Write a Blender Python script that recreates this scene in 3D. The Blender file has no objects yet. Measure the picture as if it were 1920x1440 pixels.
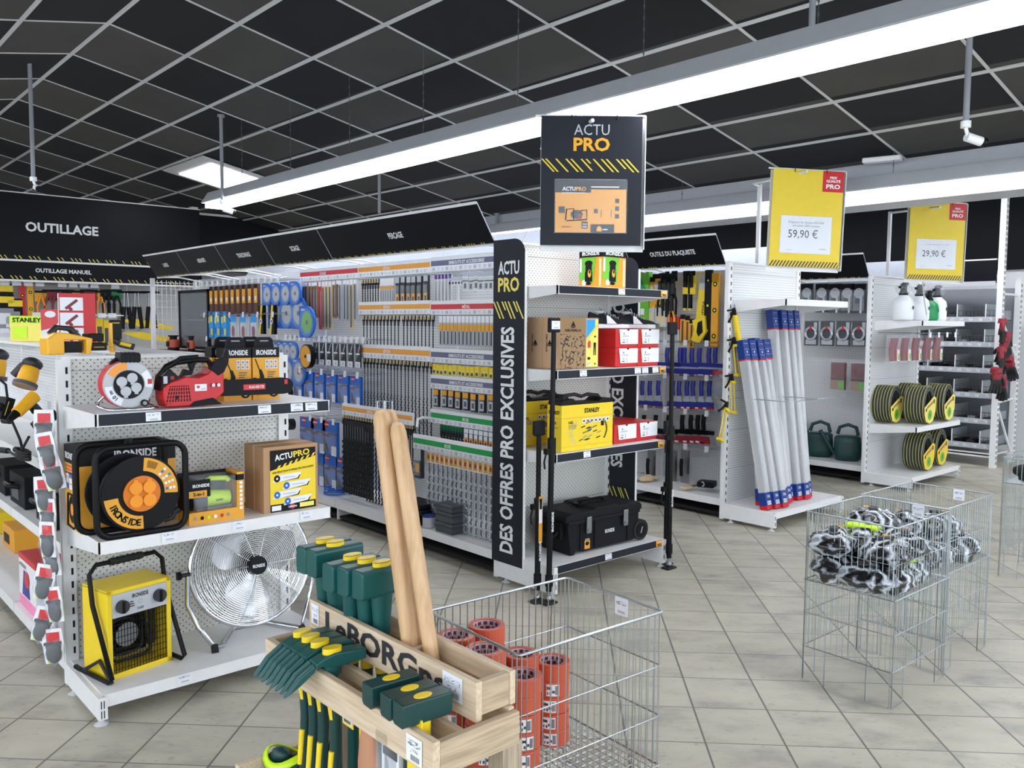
import bpy, math, random
from math import pi, sin, cos, radians as rad, hypot
from mathutils import Matrix, Vector
random.seed(7)
sc = bpy.context.scene
C = sc.collection

# ---------------------------------------------------------------- camera
FPX, PIT, ROL, YAW, EYE = 1588.65, 0.070842, 0.0076348, 0.84215, Vector((0, 0, 1.55))
FW = Vector((cos(YAW)*cos(PIT), sin(YAW)*cos(PIT), -sin(PIT)))
_rt = Vector((sin(YAW), -cos(YAW), 0)); _up = _rt.cross(FW)
RT = _rt*cos(ROL)+_up*sin(ROL); UP = -_rt*sin(ROL)+_up*cos(ROL)
cd = bpy.data.cameras.new('camera'); cam = bpy.data.objects.new('camera', cd); C.objects.link(cam)
cd.sensor_width = 36; cd.lens = 36*FPX/1920; cd.clip_start = .02; cd.clip_end = 100
cam.matrix_world = Matrix(((RT.x, UP.x, -FW.x, EYE.x), (RT.y, UP.y, -FW.y, EYE.y), (RT.z, UP.z, -FW.z, EYE.z), (0, 0, 0, 1)))
sc.camera = cam
# ---------------------------------------------------------------- world, exposure
w = bpy.data.worlds.new('daylight'); sc.world = w; w.use_nodes = True
w.node_tree.nodes['Background'].inputs[0].default_value = (.80, .90, 1, 1)
w.node_tree.nodes['Background'].inputs[1].default_value = 4.5
sc.view_settings.view_transform = 'Standard'; sc.view_settings.look = 'None'
sc.view_settings.gamma = 1; sc.view_settings.use_curve_mapping = False
sc.view_settings.exposure = 0.52
TUBE = 13.0     # strength of the fluorescent diffusers

def ray(px, py): return FW*FPX+RT*(px-960)-UP*(py-720)
def onx(px, py, x): r = ray(px, py); return EYE+r*((x-EYE.x)/r.x)     # point seen at a pixel, on a vertical plane x = const
def ony(px, py, y): r = ray(px, py); return EYE+r*((y-EYE.y)/r.y)
def onz(px, py, z): r = ray(px, py); return EYE+r*((z-EYE.z)/r.z)

# ---------------------------------------------------------------- materials
def lin(h):
    h = h.lstrip('#'); o = []
    for i in (0, 2, 4):
        c = int(h[i:i+2], 16)/255; o.append(c/12.92 if c <= .04045 else ((c+.055)/1.055)**2.4)
    return (*o, 1)
MT = {}
def mat(name, hx, rough=.5, metal=0, var=.06, scale=18, coat=0, bump=0, alpha=1, trans=0, emit=0):
    m = bpy.data.materials.new(name); m.use_nodes = True; nt = m.node_tree; b = nt.nodes['Principled BSDF']
    c = lin(hx); b.inputs['Roughness'].default_value = rough; b.inputs['Metallic'].default_value = metal
    b.inputs['Coat Weight'].default_value = coat; b.inputs['Coat Roughness'].default_value = .12
    b.inputs['Alpha'].default_value = alpha; b.inputs['Transmission Weight'].default_value = trans
    if emit:
        b.inputs['Emission Color'].default_value = c; b.inputs['Emission Strength'].default_value = emit
    tc = nt.nodes.new('ShaderNodeTexCoord'); nz = nt.nodes.new('ShaderNodeTexNoise'); nz.inputs['Scale'].default_value = scale
    nz.inputs['Detail'].default_value = 3
    mx = nt.nodes.new('ShaderNodeMix'); mx.data_type = 'RGBA'
    mx.inputs['A'].default_value = tuple(max(0, v*(1-var)) for v in c[:3])+(1,)
    mx.inputs['B'].default_value = tuple(min(1, v*(1+var)) for v in c[:3])+(1,)
    nt.links.new(tc.outputs['Object'], nz.inputs['Vector']); nt.links.new(nz.outputs['Fac'], mx.inputs['Factor'])
    nt.links.new(mx.outputs['Result'], b.inputs['Base Color'])
    if bump:
        bp = nt.nodes.new('ShaderNodeBump'); bp.inputs['Strength'].default_value = bump; bp.inputs['Distance'].default_value = .004
        nt.links.new(nz.outputs['Fac'], bp.inputs['Height']); nt.links.new(bp.outputs['Normal'], b.inputs['Normal'])
    MT[name] = m; return m
for a in (('white_metal', 'e6e6e6', .35), ('white_plastic', 'e9eaec', .4), ('paper', 'e8eaf0', .6), ('greypaper', 'b9bdc8', .6), ('black', '0d0e10', .45),
          ('blackmatt', '15171b', .6), ('rubber', '16171a', .7), ('charcoal', '2b2d31', .5), ('anth', '23262e', .5), ('sign', '080a10', .5), ('signgrey', '35373f', .55),
          ('yellow', 'efd026', .4), ('signyellow', 'e2c62e', .5), ('paleyellow', 'f0e069', .5), ('orange', 'f0951c', .4), ('dorange', 'e5a22c', .5),
          ('ambre', 'e6a41e', .5), ('tang', 'd9780c', .4), ('dwy', 'f2b31e', .4), ('red', 'c4161c', .4), ('shoered', 'c8201f', .5), ('dred', '8c1f2c', .5), ('rail_red', 'd23c41', .5), ('rail_orange', 'eba345', .5),
          ('rail_grey', '6a6c86', .5), ('rail_green', '0f9a4c', .5), ('blue', '1566c8', .35), ('lblue', '1f9be8', .4), ('dblue', '173a86', .4), ('sblue', '2a2f96', .4),
          ('green', '0b504e', .4), ('bgreen', '0c8a4a', .4), ('lgreen', '67b52e', .45), ('lime', 'c8ee12', .4), ('dgreen', '0a3a38', .42), ('mglass', '9aa2a4', .3),
          ('steel', '9b9da1', .3, 1), ('dsteel', '1e2023', .4, .2), ('chrome', 'd2d5da', .14, 1), ('wire', 'b4bcc0', .32, 1), ('alu', 'c4c6ca', .32, 1),
          ('brown', '5b3a33', .6), ('lbrown', '9a7a60', .6), ('beige', 'd6c49a', .6), ('grey', '8d9096', .5), ('lgrey', 'b8bbc0', .45), ('dgrey', '4a4d52', .5),
          ('pink', 'f08ab4', .5), ('skin', 'b98565', .7), ('navy', '10121d', .8), ('tape', 'c4553a', .32), ('core', 'b7a0ac', .7), ('corered', '6d2632', .7),
          ('ctile', '34342f', .9), ('cband', 'c4c5c6', .7), ('burgundy', '7a2c2c', .5), ('violet', '4c1f78', .5), ('hosegrey', '4b4e48', .55), ('hosey', 'c8c46a', .5)):
    mat(a[0], a[1], a[2], a[3] if len(a) > 3 else 0)
mat('bag', 'b4b8be', .2, var=.25, scale=30, coat=.6)
for k_ in ('sign', 'anth', 'blackmatt', 'black'): MT[k_].node_tree.nodes['Principled BSDF'].inputs['Specular IOR Level'].default_value = .2
mat('inner', 'aab0ba', .6)
mat('clear', 'dfe6ee', .12, coat=.5, alpha=.16)
mat('clearwhite', 'eef0f2', .3, coat=.3, alpha=.55)
mat('milky', 'e8ebee', .35, coat=.3, var=.03)
mat('void', '101010', .9)
mat('lamp', 'f4f7ff', .5, emit=TUBE, var=0)
mat('lamp_dim', 'f4f7ff', .5, emit=TUBE*.6, var=0)
mat('lamp_panel', 'f6f9ff', .5, emit=9, var=0)

def nodes(name, rough=.5):
    m = bpy.data.materials.new(name); m.use_nodes = True; MT[name] = m
    nt = m.node_tree; return m, nt, nt.nodes['Principled BSDF'], nt.nodes.new, nt.links.new
def math_(nt, op, a, b=None, c=None):
    n = nt.nodes.new('ShaderNodeMath'); n.operation = op
    for i, v in enumerate((a, b, c)):
        if v is None: continue
        if isinstance(v, (int, float)): n.inputs[i].default_value = v
        else: nt.links.new(v, n.inputs[i])
    return n.outputs[0]
def mixc(nt, f, a, b):
    n = nt.nodes.new('ShaderNodeMix'); n.data_type = 'RGBA'
    for k, v in (('Factor', f), ('A', a), ('B', b)):
        if isinstance(v, (int, float, tuple)): n.inputs[k].default_value = v
        else: nt.links.new(v, n.inputs[k])
    return n.outputs['Result']
def pegboard(name, hx, step=.025, r=.17, stag=False):
    m, nt, b, N, L = nodes(name); tc = N('ShaderNodeTexCoord'); sp = N('ShaderNodeSeparateXYZ'); L(tc.outputs['Object'], sp.inputs[0])
    u = math_(nt, 'ADD', sp.outputs[0], sp.outputs[1]); v = sp.outputs[2]
    def dots(ou, ov, s):
        fu = math_(nt, 'SUBTRACT', math_(nt, 'FRACT', math_(nt, 'ADD', math_(nt, 'DIVIDE', u, s), ou)), .5)
        fv = math_(nt, 'SUBTRACT', math_(nt, 'FRACT', math_(nt, 'ADD', math_(nt, 'DIVIDE', v, s), ov)), .5)
        d = math_(nt, 'SQRT', math_(nt, 'ADD', math_(nt, 'MULTIPLY', fu, fu), math_(nt, 'MULTIPLY', fv, fv)))
        return math_(nt, 'LESS_THAN', d, r)
    d = dots(0, 0, step)
    if stag: d = math_(nt, 'MAXIMUM', d, dots(.5, .5, step))
    L(mixc(nt, d, lin(hx), lin('66665f')), b.inputs['Base Color']); b.inputs['Roughness'].default_value = .45
pegboard('peg', 'd6d5cf', .028, .115, True)
pegboard('pegfine', 'd8d9da', .02, .16)

def wood(name, a, bb, axis=0, rough=.65, sc_=6):
    m, nt, b, N, L = nodes(name); tc = N('ShaderNodeTexCoord'); mp = N('ShaderNodeMapping')
    s = [sc_*6]*3; s[axis] = sc_*.35; mp.inputs['Scale'].default_value = s
    L(tc.outputs['Object'], mp.inputs[0]); nz = N('ShaderNodeTexNoise'); nz.inputs['Scale'].default_value = 3; nz.inputs['Detail'].default_value = 5
    L(mp.outputs[0], nz.inputs['Vector']); cr = N('ShaderNodeValToRGB'); cr.color_ramp.elements[0].position = .32; cr.color_ramp.elements[1].position = .62
    cr.color_ramp.elements[0].color = lin(a); cr.color_ramp.elements[1].color = lin(bb)
    L(nz.outputs['Fac'], cr.inputs[0]); L(cr.outputs[0], b.inputs['Base Color']); b.inputs['Roughness'].default_value = rough
wood('crate', 'c2aa8c', 'd8c5aa', 1); wood('cratex', '9f8b72', 'c2ad90', 0); wood('handle', 'b58f66', 'cda97f', 2, .4, 3); wood('post', '8f7f6c', 'b5a48d', 2)
mat('cardboard', 'b28c66', .75, var=.08, scale=9); mat('kraft', '9d7d58', .75, var=.08, scale=9); mat('lcard', 'cfa883', .75, var=.05)

# floor: 29 cm tiles laid at 45 degrees
m, nt, b, N, L = nodes('floor_tiles')
ge = N('ShaderNodeNewGeometry'); sp = N('ShaderNodeSeparateXYZ'); L(ge.outputs['Position'], sp.inputs[0])
k = math.sqrt(.5)
al = math_(nt, 'MULTIPLY', math_(nt, 'ADD', sp.outputs[0], sp.outputs[1]), k)
pe = math_(nt, 'MULTIPLY', math_(nt, 'SUBTRACT', sp.outputs[0], sp.outputs[1]), k)
ta = math_(nt, 'DIVIDE', math_(nt, 'SUBTRACT', al, 3.089), .2925); tp = math_(nt, 'DIVIDE', math_(nt, 'SUBTRACT', pe, .556), .2945)
def edge(t): return math_(nt, 'ABSOLUTE', math_(nt, 'SUBTRACT', math_(nt, 'FRACT', math_(nt, 'ADD', t, .5)), .5))
g = math_(nt, 'MAXIMUM', math_(nt, 'LESS_THAN', edge(tp), .013), math_(nt, 'MULTIPLY', math_(nt, 'LESS_THAN', edge(ta), .011), .85))
cb = N('ShaderNodeCombineXYZ'); L(math_(nt, 'FLOOR', ta), cb.inputs[0]); L(math_(nt, 'FLOOR', tp), cb.inputs[1])
wn = N('ShaderNodeTexWhiteNoise'); L(cb.outputs[0], wn.inputs['Vector'])
off = N('ShaderNodeVectorMath'); off.operation = 'MULTIPLY_ADD'; L(cb.outputs[0], off.inputs[0]); off.inputs[1].default_value = (7.3, 5.1, 3.7)
mp2 = N('ShaderNodeCombineXYZ'); L(math_(nt, 'MULTIPLY', pe, 2.6), mp2.inputs[0]); L(math_(nt, 'MULTIPLY', al, 5.0), mp2.inputs[1]); L(mp2.outputs[0], off.inputs[2])
n1 = N('ShaderNodeTexNoise'); n1.inputs['Scale'].default_value = 1.1; n1.inputs['Detail'].default_value = 6; n1.inputs['Roughness'].default_value = .62
L(off.outputs[0], n1.inputs['Vector'])
r1 = N('ShaderNodeValToRGB'); e = r1.color_ramp.elements; e[0].position = .30; e[0].color = lin('98948a'); e[1].position = .5; e[1].color = lin('bdb8a7')
e = r1.color_ramp.elements.new(.75); e.color = lin('cbc6b3'); L(n1.outputs['Fac'], r1.inputs[0])
c2 = mixc(nt, math_(nt, 'MULTIPLY', wn.outputs['Value'], .16), r1.outputs[0], lin('908d84'))
n2 = N('ShaderNodeTexNoise'); n2.inputs['Scale'].default_value = 55; n2.inputs['Detail'].default_value = 2; L(off.outputs[0], n2.inputs['Vector']); n2.inputs['Scale'].default_value = 9
spk = math_(nt, 'MULTIPLY', math_(nt, 'GREATER_THAN', n2.outputs['Fac'], .66), .3)
c3 = mixc(nt, spk, c2, lin('77736a'))
L(mixc(nt, g, c3, lin('6c6a63')), b.inputs['Base Color']); b.inputs['Roughness'].default_value = .38; b.inputs['Specular IOR Level'].default_value = .35

# ceiling tiles: two greys, chequered; object space y along the ridge, x down the slope
m, nt, b, N, L = nodes('ceiling_tiles'); tc = N('ShaderNodeTexCoord'); sp = N('ShaderNodeSeparateXYZ'); L(tc.outputs['Object'], sp.inputs[0])
i_ = math_(nt, 'FLOOR', math_(nt, 'DIVIDE', sp.outputs[0], .59)); j_ = math_(nt, 'FLOOR', sp.outputs[1])
par = math_(nt, 'FLOORED_MODULO', math_(nt, 'ADD', i_, j_), 2.0)
nz = N('ShaderNodeTexNoise'); nz.inputs['Scale'].default_value = 2.2; nz.inputs['Detail'].default_value = 4; L(tc.outputs['Object'], nz.inputs['Vector'])
L(mixc(nt, par, mixc(nt, nz.outputs['Fac'], lin('0c0d11'), lin('131419')), mixc(nt, nz.outputs['Fac'], lin('3a3936'), lin('494845'))), b.inputs['Base Color'])
b.inputs['Roughness'].default_value = .95
# bagged knee pads: black, grey and white folds under film
m, nt, b, N, L = nodes('bagged'); tc = N('ShaderNodeTexCoord'); nz = N('ShaderNodeTexWave'); nz.inputs['Scale'].default_value = 5.5; nz.inputs['Distortion'].default_value = 8
nz.inputs['Detail'].default_value = 3; nz.inputs['Detail Scale'].default_value = 1.6; L(tc.outputs['Object'], nz.inputs['Vector']); cr = N('ShaderNodeValToRGB')
cr.color_ramp.interpolation = 'CONSTANT'; e = cr.color_ramp.elements; e[0].color = lin('131417'); e[1].position = .34; e[1].color = lin('4c5157')
for p_, c_ in ((.5, '7d838b'), (.68, '9ba1a9'), (.86, 'cdd2da')): q_ = e.new(p_); q_.color = lin(c_)
L(nz.outputs['Fac'], cr.inputs[0]); L(cr.outputs[0], b.inputs['Base Color']); b.inputs['Roughness'].default_value = .25; b.inputs['Coat Weight'].default_value = .8
bp = N('ShaderNodeBump'); bp.inputs['Strength'].default_value = .6; bp.inputs['Distance'].default_value = .01; L(nz.outputs['Fac'], bp.inputs['Height']); L(bp.outputs['Normal'], b.inputs['Normal'])
# doodles printed on a carton, and small print
m, nt, b, N, L = nodes('doodles'); tc = N('ShaderNodeTexCoord'); vz = N('ShaderNodeTexVoronoi'); vz.feature = 'DISTANCE_TO_EDGE'; vz.inputs['Scale'].default_value = 32
nz = N('ShaderNodeTexNoise'); nz.inputs['Scale'].default_value = 40; L(tc.outputs['Object'], nz.inputs['Vector']); L(tc.outputs['Object'], vz.inputs['Vector'])
L(mixc(nt, math_(nt, 'MULTIPLY', math_(nt, 'LESS_THAN', vz.outputs['Distance'], .09), math_(nt, 'GREATER_THAN', nz.outputs['Fac'], .49)), lin('9d7d58'), lin('241a12')), b.inputs['Base Color'])
m, nt, b, N, L = nodes('print'); tc = N('ShaderNodeTexCoord'); mp = N('ShaderNodeMapping'); mp.inputs['Scale'].default_value = (90, 90, 330); L(tc.outputs['Object'], mp.inputs[0])
nz = N('ShaderNodeTexNoise'); nz.inputs['Scale'].default_value = 1.4; L(mp.outputs[0], nz.inputs['Vector'])
L(mixc(nt, math_(nt, 'GREATER_THAN', nz.outputs['Fac'], .56), lin('e8eaf0'), lin('6a6f80')), b.inputs['Base Color'])

# ---------------------------------------------------------------- mesh builder
def FR(o, u, v):
    u = Vector(u).normalized(); v = Vector(v).normalized(); n = u.cross(v)
    return Matrix(((u.x, v.x, n.x, o[0]), (u.y, v.y, n.y, o[1]), (u.z, v.z, n.z, o[2]), (0, 0, 0, 1)))
def FRONT(x, y, z): return FR((x, y, z), (1, 0, 0), (0, 0, 1))       # plane looking towards -y; local x right, y up
def LEFT(x, y, z): return FR((x, y, z), (0, -1, 0), (0, 0, 1))       # plane looking towards -x
def TOP(x, y, z): return FR((x, y, z), (1, 0, 0), (0, 1, 0))
def MV(x, y, z): return Matrix.Translation((x, y, z))
def RZ(a): return Matrix.Rotation(rad(a), 4, 'Z')
def RY(a): return Matrix.Rotation(rad(a), 4, 'Y')
def RX(a): return Matrix.Rotation(rad(a), 4, 'X')
_tx = {}
def textmesh(s, bold, sp=1.0):
    if (s, bold, sp) in _tx: return _tx[s, bold, sp]
    cu = bpy.data.curves.new('t', 'FONT'); cu.body = s; cu.size = 1; cu.align_x = 'CENTER'; cu.offset = .03 if bold else 0; cu.resolution_u = 2; cu.space_character = sp
    o = bpy.data.objects.new('t', cu); C.objects.link(o); bpy.context.view_layer.update()
    me = o.evaluated_get(bpy.context.evaluated_depsgraph_get()).to_mesh()
    v = [tuple(a.co) for a in me.vertices]; f = [tuple(p.vertices) for p in me.polygons]
    bpy.data.objects.remove(o); bpy.data.curves.remove(cu); _tx[s, bold, sp] = (v, f); return v, f
class M:
    def __init__(s): s.v = []; s.f = []; s.mi = []; s.sm = []; s.ms = []; s.T = Matrix(); s.ix = {}
    def add(s, vs, fs, mt, sm=False):
        n = len(s.v); s.v += [tuple(s.T @ Vector(p)) for p in vs]; s.f += [tuple(n+i for i in q) for q in fs]
        if mt not in s.ix: s.ix[mt] = len(s.ms); s.ms.append(mt)
        s.mi += [s.ix[mt]]*len(fs); s.sm += [sm]*len(fs); return s
    def box(s, x0, x1, y0, y1, z0, z1, mt):
        return s.add([(x, y, z) for x in (x0, x1) for y in (y0, y1) for z in (z0, z1)],
                     [(0, 1, 3, 2), (4, 6, 7, 5), (0, 4, 5, 1), (2, 3, 7, 6), (0, 2, 6, 4), (1, 5, 7, 3)], mt)
    def cyl(s, p, q, r, mt, n=12, r2=None, cap=True):
        p = Vector(p); q = Vector(q); d = (q-p).normalized(); a = d.orthogonal().normalized(); b = d.cross(a); r2 = r if r2 is None else r2
        vs = [p+(a*cos(t)+b*sin(t))*r for t in [2*pi*i/n for i in range(n)]]+[q+(a*cos(t)+b*sin(t))*r2 for t in [2*pi*i/n for i in range(n)]]
        s.add(vs, [(i, (i+1) % n, n+(i+1) % n, n+i) for i in range(n)], mt, n > 6)
        if cap: s.add(vs, [tuple(range(n-1, -1, -1)), tuple(range(n, 2*n))], mt)
        return s
    def tube(s, pts, r, mt, n=8, closed=False, sx=1):
        P = [Vector(p) for p in pts]; m_ = len(P); vs = []; a = None
        for i, p in enumerate(P):
            d = (P[(i+1) % m_]-P[i-1]) if closed else (P[min(i+1, m_-1)]-P[max(i-1, 0)])
            d.normalize()
            if a is None: a = d.orthogonal().normalized()
            else:
                a = a-d*a.dot(d); a = a.normalized() if a.length > 1e-5 else d.orthogonal().normalized()
            b = d.cross(a); vs += [p+a*(r*cos(2*pi*k/n))+b*(r*sx*sin(2*pi*k/n)) for k in range(n)]
        fs = [(i*n+k, i*n+(k+1) % n, (i+1) % m_*n+(k+1) % n, (i+1) % m_*n+k) for i in range(m_ if closed else m_-1) for k in range(n)]
        s.add(vs, fs, mt, n > 4)
        if not closed: s.add(vs, [tuple(range(n-1, -1, -1)), tuple(range((m_-1)*n, m_*n))], mt)
        return s
    def lathe(s, prof, mt, n=24, sm=True):
        vs = [(r*cos(2*pi*k/n), r*sin(2*pi*k/n), z) for r, z in prof for k in range(n)]
        return s.add(vs, [(i*n+k, i*n+(k+1) % n, (i+1)*n+(k+1) % n, (i+1)*n+k) for i in range(len(prof)-1) for k in range(n)], mt, sm)
    def prism(s, poly, d, mt, d0=0):
        n = len(poly); vs = [(x, y, d0) for x, y in poly]+[(x, y, d) for x, y in poly]
        return s.add(vs, [tuple(range(n-1, -1, -1)), tuple(range(n, 2*n))]+[(i, (i+1) % n, n+(i+1) % n, n+i) for i in range(n)], mt)
    def rect(s, x0, y0, x1, y1, mt, z=.0008): return s.add([(x0, y0, z), (x1, y0, z), (x1, y1, z), (x0, y1, z)], [(0, 1, 2, 3)], mt)
    def poly(s, pts, mt, z=.0008): return s.add([(x, y, z) for x, y in pts], [tuple(range(len(pts)))], mt)
    def ell(s, x, y, rx, ry, mt, z=.001, n=20, a0=0, a1=360):
        pts = [(x+rx*cos(rad(a0+(a1-a0)*i/n)), y+ry*sin(rad(a0+(a1-a0)*i/n))) for i in range(n+(a1-a0 < 360))]
        return s.poly(pts if a1-a0 >= 360 else [(x, y)]+pts, mt, z)
    def ring(s, x, y, r0, r1, a0, a1, mt, z=.001, n=24):
        vs = []
        for i in range(n+1):
            a = rad(a0+(a1-a0)*i/n); vs += [(x+r0*cos(a), y+r0*sin(a), z), (x+r1*cos(a), y+r1*sin(a), z)]
        return s.add(vs, [(2*i, 2*i+1, 2*i+3, 2*i+2) for i in range(n)], mt)
    def text(s, t, x, y, h, mt, w=None, bold=False, z=.0016, sp=1.0, th=0):
        v, f = textmesh(t, bold, sp); xs = [p[0] for p in v]; ys = [p[1] for p in v]
        cx = (min(xs)+max(xs))/2; kx = ky = h/.72
        if w: kx = w/(max(xs)-min(xs))
        s.add([(x+(p[0]-cx)*kx, y+p[1]*ky, z) for p in v], f, mt); return s
    def sph(s, c, r, mt, n=14, m_=8, fn=None):
        rx, ry, rz = r if isinstance(r, tuple) else (r, r, r); vs = []
        for j in range(m_+1):
            for i in range(n):
                a = 2*pi*i/n; b = pi*j/m_; p = Vector((cos(a)*sin(b), sin(a)*sin(b), cos(b)))
                if fn: p = fn(p)
                vs.append((c[0]+p.x*rx, c[1]+p.y*ry, c[2]+p.z*rz))
        return s.add(vs, [(j*n+i, (j+1)*n+i, (j+1)*n+(i+1) % n, j*n+(i+1) % n) for j in range(m_) for i in range(n)], mt, True)
    def build(s, name, parent=None, loc=None, rz=0, bev=0, **kw):
        me = bpy.data.meshes.new(name); me.from_pydata(s.v, [], s.f); me.update()
        for t in s.ms: me.materials.append(MT[t])
        me.polygons.foreach_set('material_index', s.mi); me.polygons.foreach_set('use_smooth', s.sm)
        o = bpy.data.objects.new(name, me); C.objects.link(o)
        if parent: o.parent = parent
        if loc is not None: o.location = loc
        o.rotation_euler.z = rad(rz)
        if bev:
            b = o.modifiers.new('b', 'BEVEL'); b.width = bev; b.segments = 2; b.limit_method = 'ANGLE'; b.angle_limit = rad(50)
        return tag(o, **kw)
def tag(o, label=None, cat=None, group=None, kind=None):
    if label: o['label'] = label
    if cat: o['category'] = cat
    if group: o['group'] = group
    if kind: o['kind'] = kind
    return o
def thing(name, loc, label, cat, group=None, rz=0):
    o = bpy.data.objects.new(name, None); C.objects.link(o); o.location = loc; o.rotation_euler.z = rad(rz); o.empty_display_size = .05
    return tag(o, label, cat, group)
def dup(root, loc, rz=None, label=None, group=None, scale=None, tilt=None):
    def cp(o, par):
        c = o.copy(); C.objects.link(c); c.parent = par
        for k in kids.get(o, []): cp(k, c)
        return c
    kids = {}
    def walk(o):
        kids[o] = list(o.children)
        for k in kids[o]: walk(k)
    walk(root); r = cp(root, None); r.location = loc
    if rz is not None: r.rotation_euler.z = rad(rz)
    if scale: r.scale = scale
    if tilt is not None: r.rotation_euler.y = rad(tilt)
    if label: r['label'] = label
    if group: r['group'] = group
    return r
ORD = 'leftmost,second,third,fourth,fifth,sixth,seventh,eighth,ninth,tenth,eleventh,twelfth,thirteenth,fourteenth,fifteenth,sixteenth,seventeenth,eighteenth,nineteenth,twentieth,twenty-first,twenty-second,twenty-third,twenty-fourth'.split(',')
def nth(i, n): return 'leftmost' if i == 0 else 'rightmost' if i == n-1 else ORD[i]+' from the left'
class Row:          # places copies of one prototype, each with its own place in the label
    def __init__(s, make, fmt, group): s.make = make; s.fmt = fmt; s.group = group
    def put(s, spots, rz=-90):
        n = len(spots); first = None
        for i, sp in enumerate(spots):
            loc = sp[:3]; scl = sp[3] if len(sp) > 3 else None
            lb = s.fmt % nth(i, n) if '%s' in s.fmt else s.fmt
            if first is None: first = s.make(); o = first; o.location = loc; o.rotation_euler.z = rad(rz); tag(o, lb, None, s.group if n > 1 else None)
            else: o = dup(first, loc, rz, lb, s.group)
            if scl: o.scale = scl if isinstance(scl, tuple) else (scl,)*3
def arc(cx, cy, r, a0, a1, n=8): return [(cx+r*cos(rad(a0+(a1-a0)*i/n)), cy+r*sin(rad(a0+(a1-a0)*i/n))) for i in range(n+1)]
def rrect(x0, y0, x1, y1, r, n=4):
    return arc(x1-r, y1-r, r, 0, 90, n)+arc(x0+r, y1-r, r, 90, 180, n)+arc(x0+r, y0+r, r, 180, 270, n)+arc(x1-r, y0+r, r, 270, 360, n)
def pricetag(m, x, y, w=.055, h=.032, z=.0012): m.rect(x, y, x+w, y+h, 'paper', z); m.rect(x+w*.1, y+h*.62, x+w*.85, y+h*.86, 'print', z+.0006); m.rect(x+w*.25, y+h*.1, x+w*.8, y+h*.28, 'greypaper', z+.0006)
# ================================================================ the setting
S = dict(kind='structure')
m = M(); m.box(-5, 11.4, -5, 17, -.05, 0, 'floor_tiles'); m.build('floor', **S)
m = M(); m.box(-5, 11.4, 17, 17.1, 0, 4, 'white_plastic'); m.build('wall_back', **S)
m = M(); m.box(11.4, 11.5, -5, 17, 0, 4, 'white_plastic'); m.build('wall_right', **S)
m = M(); m.box(11.34, 11.4, -5, 17, 2.25, 4, 'sign'); m.build('trim_1', **S)
m = M(); m.box(4.86, 11.4, 12.52, 12.6, 2.3, 3.12, 'sign'); m.box(-1, 11.4, 12.5, 12.6, 3.12, 3.15, 'white_metal'); m.build('trim_2', **S)
m = M(); m.box(4.76, 4.86, 12.3, 12.4, 0, 3.2, 'white_metal')
for k in range(14): m.box(4.79, 4.83, 12.29, 12.3, 1.9+k*.09, 1.94+k*.09, 'dgrey')
m.build('trim_3', **S)
# left and front walls behind the photographer, with shop windows
def windowed(name, a0, a1, wins, vertical):
    m = M(); xs = [a0]+[e for w_ in wins for e in w_]+[a1]
    def b(u0, u1, z0, z1):
        if vertical: m.box(-5.1, -5, u0, u1, z0, z1, 'white_plastic')
        else: m.box(u0, u1, -5.1, -5, z0, z1, 'white_plastic')
    b(a0, a1, 0, .7); b(a0, a1, 2.7, 4)
    for i in range(0, len(xs), 2): b(xs[i], xs[i+1], .7, 2.7)
    m.build(name, **S)
WL = [(-4, -1.2), (-.8, 2), (2.4, 5.2)]; WF = [(-4, -1), (-.5, 2.5), (3, 6), (6.5, 9.5)]
windowed('wall_left', -5, 17, WL, True); windowed('wall_front', -5, 11.4, WF, False)
for i, (a, b_) in enumerate(WL+WF):
    m = M(); v = i < len(WL)
    for u0, u1, z0, z1 in ((a, b_, .7, .76), (a, b_, 2.64, 2.7), (a, a+.06, .7, 2.7), (b_-.06, b_, .7, 2.7)):
        m.box(-5.08, -5.02, u0, u1, z0, z1, 'white_metal') if v else m.box(u0, u1, -5.08, -5.02, z0, z1, 'white_metal')
    m.build('window_%d' % (i+1), **S)
# two-pitched ceiling of lay-in tiles, ridge along y at x = 2.1
RX0, RZ0, SL = 2.1, 3.81, .2
a = math.atan(SL); ca = cos(a)
def slope(name, y0, y1, x0, sx, length, z0, zs, mtx='ceiling_tiles'):
    m = M(); L_ = length
    m.add([(0, y0, 0), (L_, y0, 0), (L_, y1, 0), (0, y1, 0), (0, y0, .04), (L_, y0, .04), (L_, y1, .04), (0, y1, .04)],
          [(0, 1, 2, 3), (4, 5, 6, 7), (0, 1, 5, 4), (2, 3, 7, 6), (0, 3, 7, 4), (1, 2, 6, 5)], mtx)
    o = m.build(name, **S); o.location = (x0, 0, z0); o.rotation_euler = (0, (a if zs < 0 else -a)*sx, 0 if sx > 0 else 0)
    if sx < 0: o.scale = (-1, 1, 1)
    g = M(); k = 0
    while k*.6016 < L_: g.box(k*.6016-.016, k*.6016+.016, y0, y1, -.008, .004, 'cband'); k += 1
    for y in range(int(y0), int(y1)+1): g.box(0, L_, y-.009, y+.009, -.006, .003, 'cband')
    o2 = g.build('trim_grid', **S); o2.location = o.location; o2.rotation_euler = o.rotation_euler; o2.scale = o.scale
    return o2
slope('ceiling', -5, 17, RX0, 1, 4.8/ca, RZ0, -1).name = 'trim_4'
slope('ceiling_left', -5, 17, RX0, -1, 7.1/ca, RZ0, -1).name = 'trim_5'
slope('ceiling_right', -5, 17, 7.2, 1, 4.3/ca, 2.85, 1).name = 'trim_6'
m = M(); m.box(6.8, 7.2, -5, 17, 2.54, 2.86, 'lgrey'); m.build('trim_7', **S)

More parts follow.
